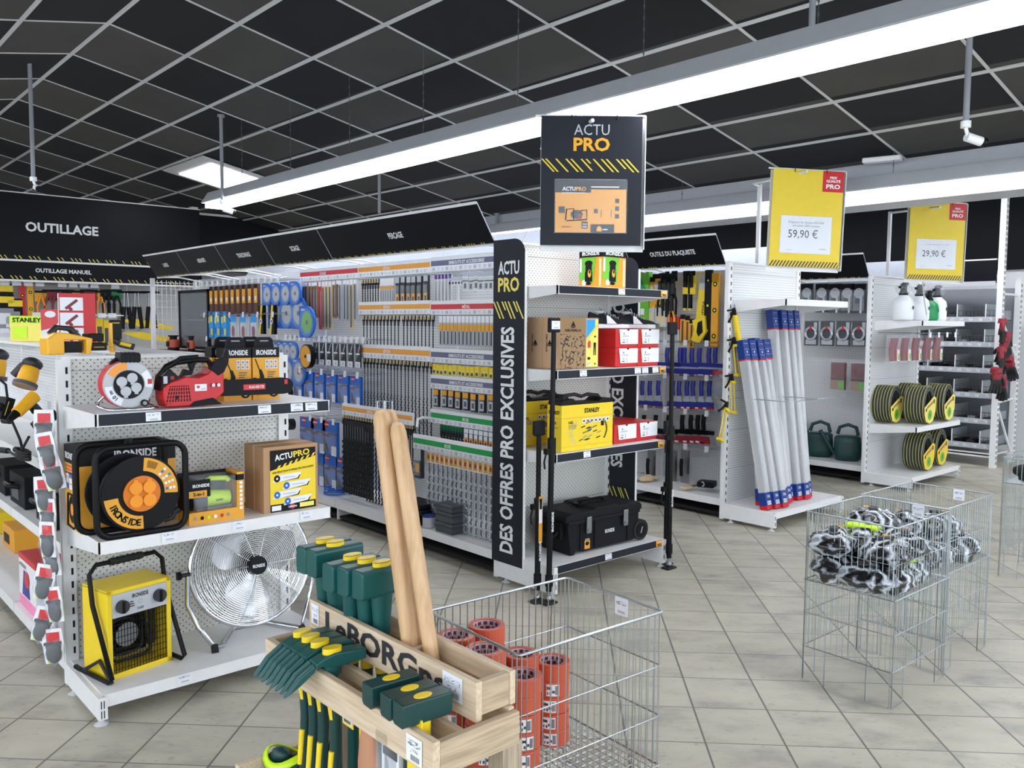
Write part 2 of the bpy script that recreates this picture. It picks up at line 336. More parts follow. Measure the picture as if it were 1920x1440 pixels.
# recessed square ceiling lamp
o = thing('ceiling_panel_lamp', (4.34, 10.3, 3.36), 'square white lit skylight panel set in the black tiled ceiling', 'ceiling lamp')
m = M(); m.T = RY(math.degrees(a)); m.box(-.46, .46, -.62, .62, -.03, -.012, 'cband'); m.build('frame', o)
m = M(); m.T = RY(math.degrees(a)); m.box(-.3, .3, -.5, .5, -.04, -.03, 'lamp_panel'); m.build('diffuser', o)

# rows of suspended fluorescent lamps
def lamp(x, y0, y1, zb, label, wd=.11, hh=.09, mt='lamp'):
    o = thing('fluorescent_lamp', (x, (y0+y1)/2, zb), label, 'ceiling lamp', 'suspended fluorescent lamp rows'); h = (y1-y0)/2
    m = M(); m.T = FR((0, -h, 0), (1, 0, 0), (0, 0, 1)); m.T = m.T @ Matrix.Scale(-1, 4, (0, 0, 1))
    m.prism([(-.06, .15), (.06, .15), (.07, .135), (wd+.03, .045), (wd+.03, .035), (wd, .035), (.05, .11), (-.05, .11), (-wd, .035), (-wd-.03, .035), (-wd-.03, .045), (-.07, .135)], 2*h, 'lgrey')
    m.build('housing', o)
    m = M(); m.box(-wd+.005, wd-.005, -h+.02, h-.02, -.01, hh, mt); m.build('diffuser', o)
    return o
o = lamp(3.6, -4.5, 8.7, 2.725, 'long bright white tube lamp crossing the ceiling above the central aisle', .1)
def chain(o, x, y, z0, z1):
    m = M(); n = int((z1-z0)/.03); m.cyl((0, 0, 0), (0, 0, z1-z0), .0022, 'dgrey', 5)
    for k in range(0, n, 2): m.box(-.004, .004, -.003, .003, k*.03, k*.03+.018, 'dgrey')
    m.build('chain', o, (x-o.location.x, y-o.location.y, z0-o.location.z))
for y in (2, 3, 4, 5, 6, 7, 8): chain(o, 3.6, y, 2.87, 3.5)
o = lamp(6.6, -4.5, 12, 2.575, 'long tube lamp beside the grey ceiling beam on the right', .08, .04, 'lamp_dim')
for y in (3, 4, 5, 6.5, 8): chain(o, 6.6, y, 2.72, 2.9)
lamp(.4, -4.5, -.8, 2.75, 'tube lamp over the floor near the shop front')
lamp(9.3, -4.5, 11, 3.02, 'added unseen tube lamp hidden beyond the ceiling beam at far right')  # added fill lamp, kept out of view above the beam, lights the right side
lamp(-2.2, -4.5, 11.5, 2.75, 'tube lamp over the aisle at far left')
lamp(.5, 6, 11.8, 2.95, 'tube lamp in front of the far tool wall')

lamp(1.6, 12.6, 16.5, 2.75, 'added unseen tube lamp lighting the ceiling beyond the tool wall')  # added lamp, hidden behind the sign bands, brightens the far ceiling
# cameras on ceiling poles
def cctv(px, py, top, label, head=1, yaw=35):
    T = top; P = ray(px, py); t = hypot(T[0], T[1])/hypot(P.x, P.y); zb = (EYE+P*t).z
    o = thing('security_camera' if head else 'ceiling_pole', (T[0], T[1], zb), label, 'security camera' if head else 'pole'); h = T[2]-zb
    m = M(); m.cyl((0, 0, .03), (0, 0, h), .017, 'grey', 12); m.cyl((0, 0, h-.02), (0, 0, h), .035, 'grey', 12); m.build('pole', o)
    if head:
        m = M(); m.cyl((0, 0, .0), (0, 0, .035), .028, 'white_plastic', 14); m.cyl((0, 0, .0), (.015, -.01, -.05), .011, 'white_plastic', 8); m.build('mount', o)
        m = M(); m.T = MV(.02, -.015, -.055) @ RZ(yaw) @ RY(15); m.cyl((-.02, 0, 0), (.075, 0, 0), .026, 'white_plastic', 16); m.cyl((.075, 0, 0), (.1, 0, 0), .027, 'black', 16); m.build('camera_head', o)
    return o
cctv(68, 340, (1.87, 8.4, 3.8), 'white security camera on a ceiling pole at far left over the tool wall', yaw=-90)
cctv(418, 382, (3.44, 8.1, 3.54), 'grey ceiling pole with camera at the far end of the long lamp', yaw=-20)
cctv(712, 405, (5.17, 8, 3.19), 'bare grey pole rising behind the long black sign canopy', 0)
cctv(932, 428, (6.74, 7.85, 2.88), 'short grey pole beyond the near end of the black sign canopy', 0)
cctv(1825, 238, (5.15, 1.94, 3.2), 'white security camera on a ceiling pole at upper right', yaw=-35)
cctv(1524, 84, (4.08, 2.3, 3.41), 'white security camera on a pole in front of the lit tube lamp', yaw=-35)
o = thing('emergency_light', (onz(1367, 155, 3.02)), 'small white emergency light under the ceiling just below the long lamp', 'emergency light')
m = M(); m.box(-.11, .11, -.05, .05, -.02, .02, 'white_plastic'); m.build('body', o, bev=.008); m = M(); m.sph((0, -.02, -.02), .012, 'lamp_panel'); m.build('indicator', o)
o = thing('ceiling_sensor', (6.62, 3.1, 2.86), 'white bracket light clipped under the ceiling above the right lamp', 'light')
m = M(); m.box(-.05, .05, -.14, .14, -.03, .01, 'white_plastic'); m.build('body', o, rz=15, bev=.01)

# ================================================================ gondola shelving
def slots(m, x, y, z0, z1, n, side=-1):
    for k in range(n): z = z0+(z1-z0)*k/(n-1); m.box(x-.004, x+.004, y-.0015, y+.0015, z, z+.028, 'void')
def shelf_part(o, x0, x1, yf, yb, z, strip=None, tags=(), name='shelf'):
    m = M(); m.box(x0+.004, x1-.004, yf+.002, yb, z-.008, z, 'white_metal'); m.box(x0, x1, yf, yf+.012, z-.048, z+.001, 'white_metal')
    for x in (x0, x1-.004): m.T = FR((x, 0, 0), (0, 1, 0), (0, 0, 1)); m.prism([(yf, z-.046), (yf, z), (yb, z), (yb, z-.1)], .004, 'white_metal'); m.T = Matrix()
    s = m.build(name, o)
    q = M(); q.T = FRONT(x0, yf-.001, z-.044); W = x1-x0
    if strip: q.T = q.T @ RX(-4); q.rect(.01, .0, W-.01, .044, 'anth', .002); q.rect(.005, -.002, W-.005, .046, 'clear', .001)
    for t in tags: pricetag(q, t, .006 if strip else .01, .058, .034, .004)
    if strip == 'actu': q.rect(W-.07, .004, W-.012, .042, 'ambre', .003); q.text('ACTU', W-.04, .024, .012, 'white_plastic', .04, True, .005); q.text('PRO', W-.04, .008, .013, 'black', .036, True, .005)
    if q.v: q.build('price_strip', s)
    return s
def endcap(name, loc, H, W, D, shelves, base, label, peg='peg', tilt_post=True, base_strip=None, base_tags=()):
    """free-standing end bay; origin at the front left foot, back panel at y = D"""
    o = thing(name, loc, label, 'shelving unit'); 
    m = M(); m.box(.02, W-.02, D-.01, D+.006, .1, H, peg); 
    k = .1
    while k < H-.3: k += .31; m.box(.02, W-.02, D-.0115, D-.0095, k, k+.003, 'grey')
    m.build('back_panel', o)
    m = M(); m.box(-.0, W, D-.02, D+.008, H, H+.012, 'white_metal'); m.build('top_cap', o)
    for x in (-.018, W-.03):
        m = M(); m.box(x, x+.05, D-.025, D+.008, .02, H, 'white_metal')
        for xx in (x+.034,): slots(m, xx, D-.026, .15, H-.06, int(H/.062))
        m.build('upright', o)
    shelf_part(o, 0, W, 0, D, base, base_strip, base_tags, 'base_shelf')
    for x in (-.02, W-.012):
        m = M(); m.box(x, x+.032, -.012, D, .03, base-.004, 'white_metal')
        for zz in (base*.3, base*.62): m.box(x+.008, x+.011, -.0135, -.011, zz, zz+.03, 'void'); m.box(x+.018, x+.021, -.0135, -.011, zz, zz+.03, 'void')
        m.build('base_leg', o)
        for yy in (.02, D-.09):
            m = M(); m.T = MV(x+.016, yy, 0); m.lathe([(.001, 0), (.026, 0), (.028, .006), (.012, .012), (.008, .035), (.001, .035)], 'clearwhite', 14); m.build('foot', o)
    for z, st, tg, x0 in shelves: shelf_part(o, x0, W, 0, D, z, st, tg)
    return o
E1 = endcap('shelving_endcap', (.935, 3.38, 0), 1.39, .985, .47, [(1.2, 'plain', (.18, .64, .79, .86), 0), (.714, None, (.23, .52, .83), 0)], .12, 'low white shelving end bay holding cable reels, chainsaw, heater and fan', base_tags=(.28,))
E2 = endcap('shelving_endcap', (3.31, 3.335, 0), 2.03, .97, .5, [(1.765, 'actu', (.5,), 0), (1.292, 'actu', (.18, .66, .73, .83), 0), (.822, 'actu', (.22,), 0)], .185, 'tall white shelving end bay holding shoe boxes, yellow tool sets and black chest', base_strip='actu', base_tags=(.42,))
E3 = endcap('shelving_endcap', (5.68, 3.38, 0), 2.04, 1.03, .47, [(1.752, None, (), .08)], .14, 'tall white end bay with blue and silver packs standing on its base', 'pegfine')
E4 = endcap('shelving_endcap', (8.08, 3.39, 0), 2.04, 1.12, .47, [(1.61, None, (), .12), (.6, None, (), .08)], .13, 'white end bay at the right with garden hoses and sprayers', 'pegfine')

def sidesign(name, label, parent_x, y0, y1, z0, z1, txt_side):
    o = thing(name, (parent_x, y0, z0), label, 'sign'); w_ = y1-y0; h = z1-z0
    m = M(); m.T = LEFT(0, w_, 0); m.prism([(0, 0), (w_, 0), (w_, h-.09)]+arc(w_-.09, h-.09, .09, 0, 90, 6)[1:]+[(0, h)], .004, 'anth')
    m.T = LEFT(-.0045, w_, 0)
    if txt_side == 'left':
        m.text('ACTU', w_/2, h-.20, .075, 'white_plastic', .185, True); m.text('PRO', w_/2, h-.30, .08, 'paleyellow', .185, True)
        for i, (a_, b_) in enumerate(((0, 1), (.03, 1), (.075, .5), (.1, 1), (.13, 1), (.175, .6), (.2, 1), (.225, .9))):
            x = a_; hh = .1*b_; y = h-.36; m.poly([(x, y), (x+.012, y), (x+.012+hh*.6, y-hh), (x+hh*.6, y-hh)], 'paleyellow', .001) if x+.012+hh*.6 < w_ else 0
        T0 = m.T; m.T = T0 @ MV(w_*.63, h*.385, 0) @ RZ(90); m.text('DES OFFRES PRO EXCLUSIVES', 0, -.012, .112, 'white_plastic', h*.70, True)
    else:
        T0 = m.T; m.T = T0 @ MV(w_*.27, h*.6, 0) @ RZ(-90); m.text('DES OFFRES PRO EXCLUSIVES', 0, -.04, .1, 'white_plastic', h*.70, True)
        m.T = T0
        for i, x in enumerate((0, .035, .08, .1, .14, .17, .2)):
            m.poly([(x, .33), (x+.01, .33), (x+.06, .24), (x+.05, .24)], 'paleyellow', .001) if x+.06 < w_ else 0
    m.build('panel', o)
    m = M(); m.box(-.004, .012, -.004, 0, 0, h-.08, 'white_metal'); m.build('edge_profile', o)
    return o
sidesign('side_sign', 'tall black and yellow side board lettered DES OFFRES PRO EXCLUSIVES, whole text readable', 3.286, 3.575, 3.85, .125, 2.04, 'left')
sidesign('side_sign', 'black side board seen behind the shelves, its lettering running downwards', 4.296, 3.585, 3.815, .13, 1.99, 'right')

def gondola_row(xc, y0, y1, H, label, bay, peg='pegfine', base=.17, half=.49, left=True):
    o = thing('shelving_row', (xc, y0, 0), label, 'shelving row'); L_ = y1-y0; n = round(L_/bay)
    for k in range(n):
        m = M(); m.box(-.03, .03, k*bay+.01, (k+1)*bay-.01, .1, H, peg); m.build('back_panel', o)
        m = M(); m.box(-half, -.03, k*bay+.004, (k+1)*bay-.004, base-.012, base, 'white_metal'); m.box(-half-.006, -half+.006, k*bay+.004, (k+1)*bay-.004, base-.055, base+.001, 'white_metal')
        m.box(.03, half, k*bay+.004, (k+1)*bay-.004, base-.012, base, 'white_metal'); m.box(-half+.03, half-.03, k*bay, (k+1)*bay, .03, .05, 'void'); m.build('base_shelf', o)
    for k in range(n+1):
        m = M(); m.box(-.035, .035, k*bay-.012, k*bay+.012, .02, H, 'white_metal'); m.build('upright', o)
        m = M(); m.box(-half+.02, half-.02, k*bay-.012, k*bay+.012, .02, base-.05, 'white_metal'); m.build('base_leg', o)
    return o
def canopy(o, bay_y, w_, txt, side=-1, half=.49, z=2.02, label=None, th=.055):
    m = M(); u = (0, -1, 0) if side < 0 else (0, 1, 0); x0 = side*half; yo = bay_y+w_ if side < 0 else bay_y
    v = (side*.15, 0, .235); m.T = FR((x0, yo, z), u, v); h = .28
    m.prism([(0.002, 0), (w_-.002, 0), (w_-.002, h), (0.002, h)], -.006, 'inner'); m.rect(.004, .012, w_-.004, h-.012, 'sign', .001); m.rect(0, h-.012, w_, h+.006, 'white_plastic', .003)
    if txt: m.text(txt, w_/2, .12, .042, 'white_plastic', len(txt)*.024, True, .003)
    rr = random.Random(bay_y); x = .02
    while x < w_-.04:
        for _ in range(rr.choice((1, 2, 4))):
            if x < w_-.04: m.poly([(x+.012, .006), (x+.018, .006), (x+.006, .024), (x, .024)], 'paleyellow', .003); x += .024
        x += rr.choice((.03, .045))
    m.rect(0, -.004, w_, .006, 'white_plastic', .003)
    s = m.build('sign_canopy', o)
    m = M(); 
    for yy in (bay_y+.1, bay_y+w_-.1):
        m.tube([(side*.03, yy, 1.99), (side*half*.6, yy, 2.03), (x0, yy, z+.005)], .007, 'white_metal', 6)
    m.build('canopy_bracket', s)
R1 = gondola_row(3.8, 3.862, 9.55, 2.02, 'long central shelving row of drilling and cutting supplies under black canopies', .948)
for k, t in enumerate(('', 'PERÇAGE', 'SCIAGE', 'TRONÇONNAGE', 'ABRASIFS', 'LASERS')):
    if k == 0: continue
    y = .948*(k if k > 1 else 0); canopy(R1, y, .948 if k > 1 else 1.896, t)
for k in range(6): canopy(R1, .948*k, .948, '', 1)
R2 = gondola_row(6.19, 3.875, 9.56, 2.02, 'second tall shelving row, plastering tools hanging on its left side', .948, 'pegfine')
for k in range(6): canopy(R2, .948*k, .948, 'OUTILS DU PLAQUISTE' if k == 0 else '')
for k in range(6): canopy(R2, .948*k, .948, '', 1)
R3 = gondola_row(8.62, 3.885, 9.57, 2.02, 'third tall shelving row, shower fittings hanging on its left side', .948, 'pegfine')
for k in range(6): canopy(R3, .948*k, .948, '')
for k in range(6): canopy(R3, .948*k, .948, '', 1)
R0 = gondola_row(1.42, 3.88, 9.56, 1.39, 'low white shelving row of power tools behind the left end bay', .947, 'pegfine', .12)
for k in range(6):
    for z in (.61, .93):
        m = M(); m.box(-.49, -.03, .947*k+.005, .947*(k+1)-.005, z-.01, z, 'white_metal'); m.box(-.495, -.485, .947*k+.003, .947*(k+1)-.003, z-.045, z+.001, 'white_metal'); m.build('shelf', R0)
    m = M(); m.box(-.13, .13, .947*k, .947*(k+1)-.002, 1.39, 1.405, 'white_metal'); m.build('top_board', R0)

# far tool wall: pegboard, two sign bands
o = gondola_row(0, 0, 5.6, 2.05, 'tool wall at the back with hand tools on a grey pegboard', .8, 'pegfine'); o.location = (4.7, 12.5, 0); o.rotation_euler.z = rad(90)
W0 = o
for z0, z1, t, x0, x1, tx, hh in ((2.05, 2.285, 'OUTILLAGE MANUEL', .8, 4.78, 2.99, .05), (2.3, 3.12, 'OUTILLAGE', .8, 4.76, 2.99, .115)):
    s = thing('sign_band', ((x0+x1)/2, 12.0, z0), 'black sign band over the tool wall reading '+t, 'sign')
    m = M(); w_ = x1-x0; m.box(-w_/2, w_/2, 0, .03, 0, z1-z0, 'sign'); m.build('panel', s)
    m = M(); m.T = FRONT(0, -.001, 0); m.text(t, tx-(x0+x1)/2, (z1-z0)*.44, hh, 'white_plastic', len(t)*hh*.82, True); 
    rr = random.Random(len(t)); x = -w_/2+.03
    while x < w_/2-.06:
        for _ in range(rr.choice((1, 2, 3))): m.poly([(x+.03, .01), (x+.04, .01), (x+.012, .05), (x, .05)], 'paleyellow', .002); x += .05
        x += .06
    m.build('lettering', s)
    m = M(); m.box(-w_/2, w_/2, -.012, 0, -.02, 0.004, 'white_metal'); m.box(-w_/2, w_/2, -.01, .03, z1-z0, z1-z0+.012, 'white_metal'); m.build('edge_rail', s)
# ================================================================ left end bay: what stands on it
def arctext(m, s, r, a0, a1, h, mt, flip=False, z=.0016):
    n = len(s); T = m.T
    for i, ch in enumerate(s):
        if ch == ' ': continue
        a_ = a0+(a1-a0)*(i+.5)/n
        m.T = T @ MV(r*cos(rad(a_)), r*sin(rad(a_)), 0) @ RZ(a_+90 if flip else a_-90); m.text(ch, 0, -h/2, h, mt, None, True, z)
    m.T = T
def sockets(m, n, r, rs, mt, z0):
    for k in range(4):
        a_ = rad(45+90*k+20); x, y = r*cos(a_), r*sin(a_); m.cyl((x, y, z0), (x, y, z0+.008), rs, mt, 16); m.box(x-rs*.35, x+rs*.35, y+rs*.75, y+rs*1.15, z0, z0+.008, mt)
# small grey-faced reel with red cable
o = thing('cable_reel', (1.095, 3.53, 1.2), 'small extension cable reel, grey face and red cable, on the top shelf', 'cable reel', rz=-6)
F0 = FRONT(0, -.035, .1)
m = M(); m.T = F0; m.cyl((0, 0, -.012), (0, 0, .004), .092, 'lgrey', 32); m.ring(0, 0, .046, .058, 0, 360, 'grey', .005)
m.ring(0, 0, .06, .088, 95, 150, 'orange', .0055, 12); m.ring(0, 0, .06, .088, 185, 250, 'paper', .0055, 12); m.ring(0, 0, .06, .088, -10, 40, 'paper', .0055, 12)
m.T = F0; arctext(m, '10 m', .073, 235, 200, .015, 'black', False, .0065); m.box(.07, .086, .0, .02, .005, .007, 'red'); m.build('drum_face', o)
m = M(); m.T = F0; m.cyl((0, 0, .004), (0, 0, .007), .056, 'black', 28); m.build('socket_plate', o)
for k in range(4):
    a_ = rad(65+90*k); m = M(); m.T = F0 @ MV(.029*cos(a_), .029*sin(a_), .006); m.cyl((0, 0, 0), (0, 0, .007), .0195, 'lgrey', 18); m.box(-.007, .007, -.026, -.018, 0, .007, 'lgrey'); m.build('socket_cap', o)
m = M()
for k in range(5):
    y = -.012+.018*k; m.tube([(.085*cos(t), y, .1+.085*sin(t)) for t in [2*pi*i/28 for i in range(28)]], .0105, 'red' if k % 2 else 'rail_red', 8, True)
m.build('cable', o)
m = M(); m.T = FRONT(0, .075, .1); m.cyl((0, 0, -.01), (0, 0, 0), .092, 'lgrey', 32); m.build('drum_back', o)
m = M(); m.tube([(-.095, .05, .03), (-.1, .06, .008), (-.085, -.07, .006), (-.06, -.09, .006), (.07, -.09, .006), (.095, -.07, .006), (.095, .05, .008), (.09, .055, .03)], .0065, 'chrome', 10)
m.tube([(-.095, .05, .03), (-.03, .03, .1)], .006, 'chrome', 8); m.build('stand', o)
m = M(); m.box(-.03, .045, -.05, .06, .188, .222, 'black')
for k in range(5): m.box(-.028+.015*k, -.02+.015*k, -.052, .062, .186, .226, 'blackmatt')
m.tube([(-.03, .02, .2), (-.05, .02, .185), (-.055, .02, .15)], .008, 'black', 8); m.build('carry_handle', o, bev=.004)
m = M(); m.T = F0; m.cyl((.055, -.075, 0), (.055, -.075, .018), .014, 'black', 18); m.cyl((.055, -.075, .018), (.055, -.075, .02), .008, 'grey', 14); m.build('crank_knob', o)

# chainsaw
o = thing('chainsaw', (1.21, 3.5, 1.2), 'red and black chainsaw with its bar in a black scabbard on the top shelf', 'chainsaw')
m = M(); m.T = FRONT(0, .05, .005); P = [(0, .03), (.012, .0), (.14, .0), (.19, .0), (.235, .035), (.25, .05), (.25, .145), (.21, .155), (.18, .128), (.14, .115), (.09, .12), (.03, .1), (0, .08)]
m.prism(P, .1, 'red'); 
for k in range(9): m.poly([(.008+k*.012, .012+k*.001), (.013+k*.012, .012+k*.001), (.03+k*.009, .085), (.025+k*.009, .085)], 'void', .1012)
for k in range(5): m.poly([(.005, .016+k*.015), (.105, .016+k*.015), (.105, .02+k*.015), (.005, .02+k*.015)], 'red', .1016)
m.rect(.045, .03, .058, .045, 'black', .1025); m.T = FRONT(0, -.052, .005); m.rect(.125, .06, .175, .088, 'paper', .001); m.rect(.133, .072, .145, .082, 'red', .002); m.rect(.15, .066, .17, .07, 'greypaper', .002)
m.poly([(.1, .0), (.24, .0), (.2, .03), (.12, .018)], 'blackmatt', .001); m.build('engine_housing', o, bev=.005)
m = M(); 
for x in (.2, .222): m.T = FRONT(0, -.05, .005); m.cyl((x, .082, 0), (x, .082, .012), .008, 'steel', 6)
m.build('bar_nut', o)
m = M(); m.T = FRONT(.25, -.02, .07); m.prism([(-.01, -.032), (.27, -.036)]+arc(.285, 0, .034, -80, 80, 8)+[(.27, .036), (-.01, .034)], .026, 'blackmatt'); m.rect(.02, -.022, .26, -.018, 'black', .027); m.rect(.02, .018, .26, .022, 'black', .027)
for x in (.03, .05, .22, .24): m.rect(x, -.014, x+.01, .014, 'black', .027)
m.build('bar_scabbard', o, bev=.002)
m = M(); m.T = FRONT(.25, -.02, .07); m.rect(.085, -.011, .185, .013, 'red', .0275); m.text('ELAG-025-T25', .145, -.004, .011, 'white_plastic', .068, True, .0285); m.rect(.09, -.007, .107, .009, 'rail_red', .0285)
m.rect(.275, .008, .29, .028, 'red', .0275); m.build('model_label', o)
m = M(); m.tube([(.02, 0, .1), (.005, 0, .13), (.03, 0, .165), (.07, 0, .183), (.14, 0, .192), (.2, 0, .19), (.215, 0, .17), (.22, 0, .14)], .013, 'black', 10); m.tube([(.06, -.01, .18), (.08, -.02, .2), (.15, -.03, .205)], .009, 'blackmatt', 8)
m.build('top_handle', o)
m = M(); m.T = FRONT(0, .012, .005); m.prism([(.085, .12), (.1, .15), (.13, .14), (.12, .17), (.15, .18), (.13, .125)], .025, 'blackmatt'); m.build('trigger', o)
m = M(); m.T = FRONT(0, .045, .0); m.prism([(-.008, .07), (.0, .13), (.03, .16), (.06, .13), (.07, .105), (.02, .1)], .09, 'black'); m.rect(.002, .1, .018, .13, 'greypaper', .0915); m.rect(.03, .115, .045, .13, 'dred', .0915); m.build('starter_cover', o, bev=.004)
m = M(); m.T = FRONT(0, -.03, .0); m.prism([(.19, .155), (.215, .19), (.245, .2), (.262, .24), (.272, .225), (.27, .18), (.25, .14), (.225, .125)], .025, 'blackmatt'); m.build('hand_guard', o, bev=.003)

# drill boxes behind the saw
def drillbox():
    o = thing('drill_box', (0, 0, 0), '', 'tool box', rz=0)
    m = M(); m.box(-.064, .064, 0, .075, 0, .235, 'ambre'); m.box(-.0645, .0645, -.0005, .0755, .19, .2355, 'black'); m.T = FRONT(0, -.001, 0)
    m.text('IRONSIDE', 0, .203, .022, 'white_plastic', .096, True)
    m.poly([(-.055, .185), (-.05, .185), (-.03, .135), (-.034, .133)], 'black'); m.poly([(-.036, .14), (-.022, .135), (-.01, .105), (-.008, .05), (-.045, .05), (-.03, .105)], 'black'); m.poly([(-.045, .05), (-.008, .05), (.0, .0), (-.04, .0)], 'dorange', .001)
    for i in range(3):
        for j in range(2): m.rect(-.005+i*.021, .14+j*.022, .012+i*.021, .158+j*.022, 'paper'); m.ell(.0035+i*.021, .149+j*.022, .006, .006, 'grey', .0014, 10)
    for i in range(3): m.rect(.005, .122-i*.01, .045-i*.006, .126-i*.01, 'dgrey')
    m.ell(.035, .03, .022, .02, 'black'); m.ell(.035, .03, .012, .011, 'lgrey', .0014); m.rect(-.062, .03, -.048, .1, 'black'); m.build('carton', o)
    m = M(); m.T = FRONT(0, .03, 0); m.prism([(-.045, .235), (-.038, .27), (-.025, .282), (.03, .282), (.042, .27), (.047, .235)], .012, 'blackmatt'); m.rect(-.02, .262, .02, .268, 'grey', .013); m.build('carry_handle', o)
    return o
b0 = drillbox()
for i, (x, y, w_) in enumerate(((1.585, 3.6, 'front left one'), (1.72, 3.6, 'front right one'), (1.575, 3.7, 'back left one'), (1.7, 3.7, 'back right one'))):
    lb = 'black and orange drill box standing behind the chainsaw, '+w_
    if i == 0: b0.location = (x, y, 1.2); tag(b0, lb, None, 'drill boxes behind the chainsaw')
    else: dup(b0, (x, y, 1.2), 0, lb, 'drill boxes behind the chainsaw')

# reel carton
o = thing('reel_carton', (.92, 3.57, .714), 'orange and black carton lettered IRONSIDE behind the big cable reel', 'box')
m = M(); m.box(0, .375, 0, .2, 0, .335, 'dorange'); m.box(-.0006, .3756, -.0006, .2006, .265, .3356, 'black'); m.T = FRONT(0, -.0008, 0)
m.text('IRONSIDE', .215, .283, .034, 'white_plastic', .165, True); 
for k in range(2): m.rect(.06, .245-k*.012, .3, .25-k*.012, 'brown')
m.T = LEFT(-.0008, .2, 0); m.text('IRONSIDE', .1, .283, .026, 'white_plastic', .16, True); 
for k in range(3): m.rect(.02, .25-k*.014, .13, .255-k*.014, 'rail_red')
for i in range(3):
    for j in range(3): m.rect(.02+i*.05, .16+j*.024, .06+i*.05, .18+j*.024, 'paper' if (i+j) % 3 else 'blue')
m.T = m.T @ MV(.1, .08, 0); m.ell(0, 0, .045, .055, 'black'); m.ell(0, 0, .02, .025, 'orange', .0014)
T = m.T; m.T = T @ MV(0, 0, .001); m.tube([(-.06, -.07, 0), (-.05, .06, 0), (.05, .06, 0), (.07, -.05, 0), (.02, -.075, 0), (-.06, -.07, 0)], .005, 'blackmatt', 5); m.build('carton', o)
# big reel
o = thing('cable_reel', (1.1, 3.45, .714), 'large black cable reel with orange sockets in a tubular frame, on the middle shelf', 'cable reel')
def loop(x0, x1, z0, z1, r, y, n=5): return [(a_, y, b_) for a_, b_ in rrect(x0, z0, x1, z1, r, n)]
for y, dx in ((-.06, 0), (.07, -.035)):
    m = M(); m.tube(loop(-.168+dx, .168+dx, .012, .355, .05, y), .0125, 'black', 10, True); m.build('tube_frame', o)
m = M(); m.tube([(-.05, -.06, .355), (-.03, -.0, .36), (.0, .07, .355)], .016, 'black', 10); m.build('grip', o)
for y, r in ((-.045, .148), (.05, .148)):
    m = M(); m.T = FRONT(-.0, y, .165) if y < 0 else FRONT(-.03, y, .165); m.cyl((0, 0, -.005), (0, 0, .005), r, 'black', 40); m.ring(0, 0, r-.008, r, 0, 360, 'blackmatt', .0065, 36)
    if y < 0:
        m.ring(0, 0, .088, .142, -5, 85, 'dorange', .0065, 18); m.ring(0, 0, .088, .142, 185, 272, 'dorange', .0065, 18); arctext(m, 'IRONSIDE', .113, 196, 268, .026, 'black', True, .0075)
        for i in range(4):
            for j in range(3): 
                a_ = rad(5+i*13); q = .098+j*.014; m.rect(q*cos(a_)-.005, q*sin(a_)-.005, q*cos(a_)+.005, q*sin(a_)+.005, 'paper' if (i+j) % 4 else 'blue', .0075)
        for j in range(8): m.poly([(.102*cos(rad(60+j*2.4)), .102*sin(rad(60+j*2.4))), (.13*cos(rad(60+j*2.4)), .13*sin(rad(60+j*2.4))), (.13*cos(rad(61+j*2.4)), .13*sin(rad(61+j*2.4))), (.102*cos(rad(61+j*2.4)), .102*sin(rad(61+j*2.4)))], 'black', .0078)
    m.build('reel_disc', o)
m = M(); m.T = FRONT(-.012, .0, .165)
for k in range(6): m.tube([(.11*cos(t), .11*sin(t), -.04+k*.016) for t in [2*pi*i/26 for i in range(26)]], .009, 'rubber', 7, True)
m.build('cable', o)
m = M(); m.T = FRONT(0, -.052, .165); m.cyl((0, 0, 0), (0, 0, .007), .07, 'tang', 32); m.build('socket_plate', o)
for k in range(4):
    a_ = rad(45+90*k); m = M(); m.T = FRONT(.036*cos(a_)*1, -.06, .165+.036*sin(a_)); m.cyl((0, 0, 0), (0, 0, .01), .0245, 'orange', 20); m.box(-.008, .008, .022, .032, 0, .008, 'orange'); m.build('socket_cap', o)
m = M(); m.T = FRONT(0, -.03, 0); m.tube([(.09, .04, 0), (.12, .05, .01), (.13, .07, .01)], .01, 'rubber', 8); m.cyl((.12, .065, 0), (.15, .08, .005), .014, 'rubber', 8); m.build('plug', o)

# torch box
o = thing('torch_box', (1.295, 3.43, .714), 'orange display box with a lime and grey hand lamp, lettered 2-in-1', 'box')
m = M(); m.box(0, .235, 0, .125, 0, .05, 'dorange'); m.box(.205, .235, 0, .125, .05, .2, 'dorange'); m.box(0, .235, .115, .125, .05, .2, 'black'); m.box(0, .09, -.001, .003, .112, .185, 'black'); m.box(0, .075, -.0016, .002, .112, .14, 'dorange'); m.box(0, .002, 0, .12, .05, .185, 'black')
m.box(.205, .236, -.001, .12, .165, .19, 'black'); m.T = FRONT(0, -.0022, 0); m.text('IRONSIDE', .05, .155, .013, 'white_plastic', .07, True); m.text('2-in-1', .04, .12, .014, 'black', .045, True)
for i, c_ in enumerate(('grey', 'black', 'lime', 'paper', 'red', 'grey')): m.ell(.025+i*.028, .025, .007, .008, c_, .0012, 10)
for i in range(7): m.rect(.215, .04+i*.018, .228, .052+i*.018, 'paper')
m.build('carton', o)
m = M(); m.T = FRONT(0, .06, 0); m.box(.03, .205, .05, .19, -.05, .055, 'clear'); m.build('window', o, bev=.006)
m = M(); m.cyl((.025, .055, .09), (.085, .055, .095), .043, 'dgrey', 24, .04); m.build('lamp_head', o)
m = M(); m.cyl((.08, .055, .095), (.19, .055, .09), .036, 'lime', 20, .03); m.tube([(.085, .05, .12), (.09, .05, .165), (.11, .05, .178), (.18, .05, .172), (.19, .05, .16)], .011, 'lime', 8); m.box(.085, .19, .02, .08, .05, .062, 'dgrey')
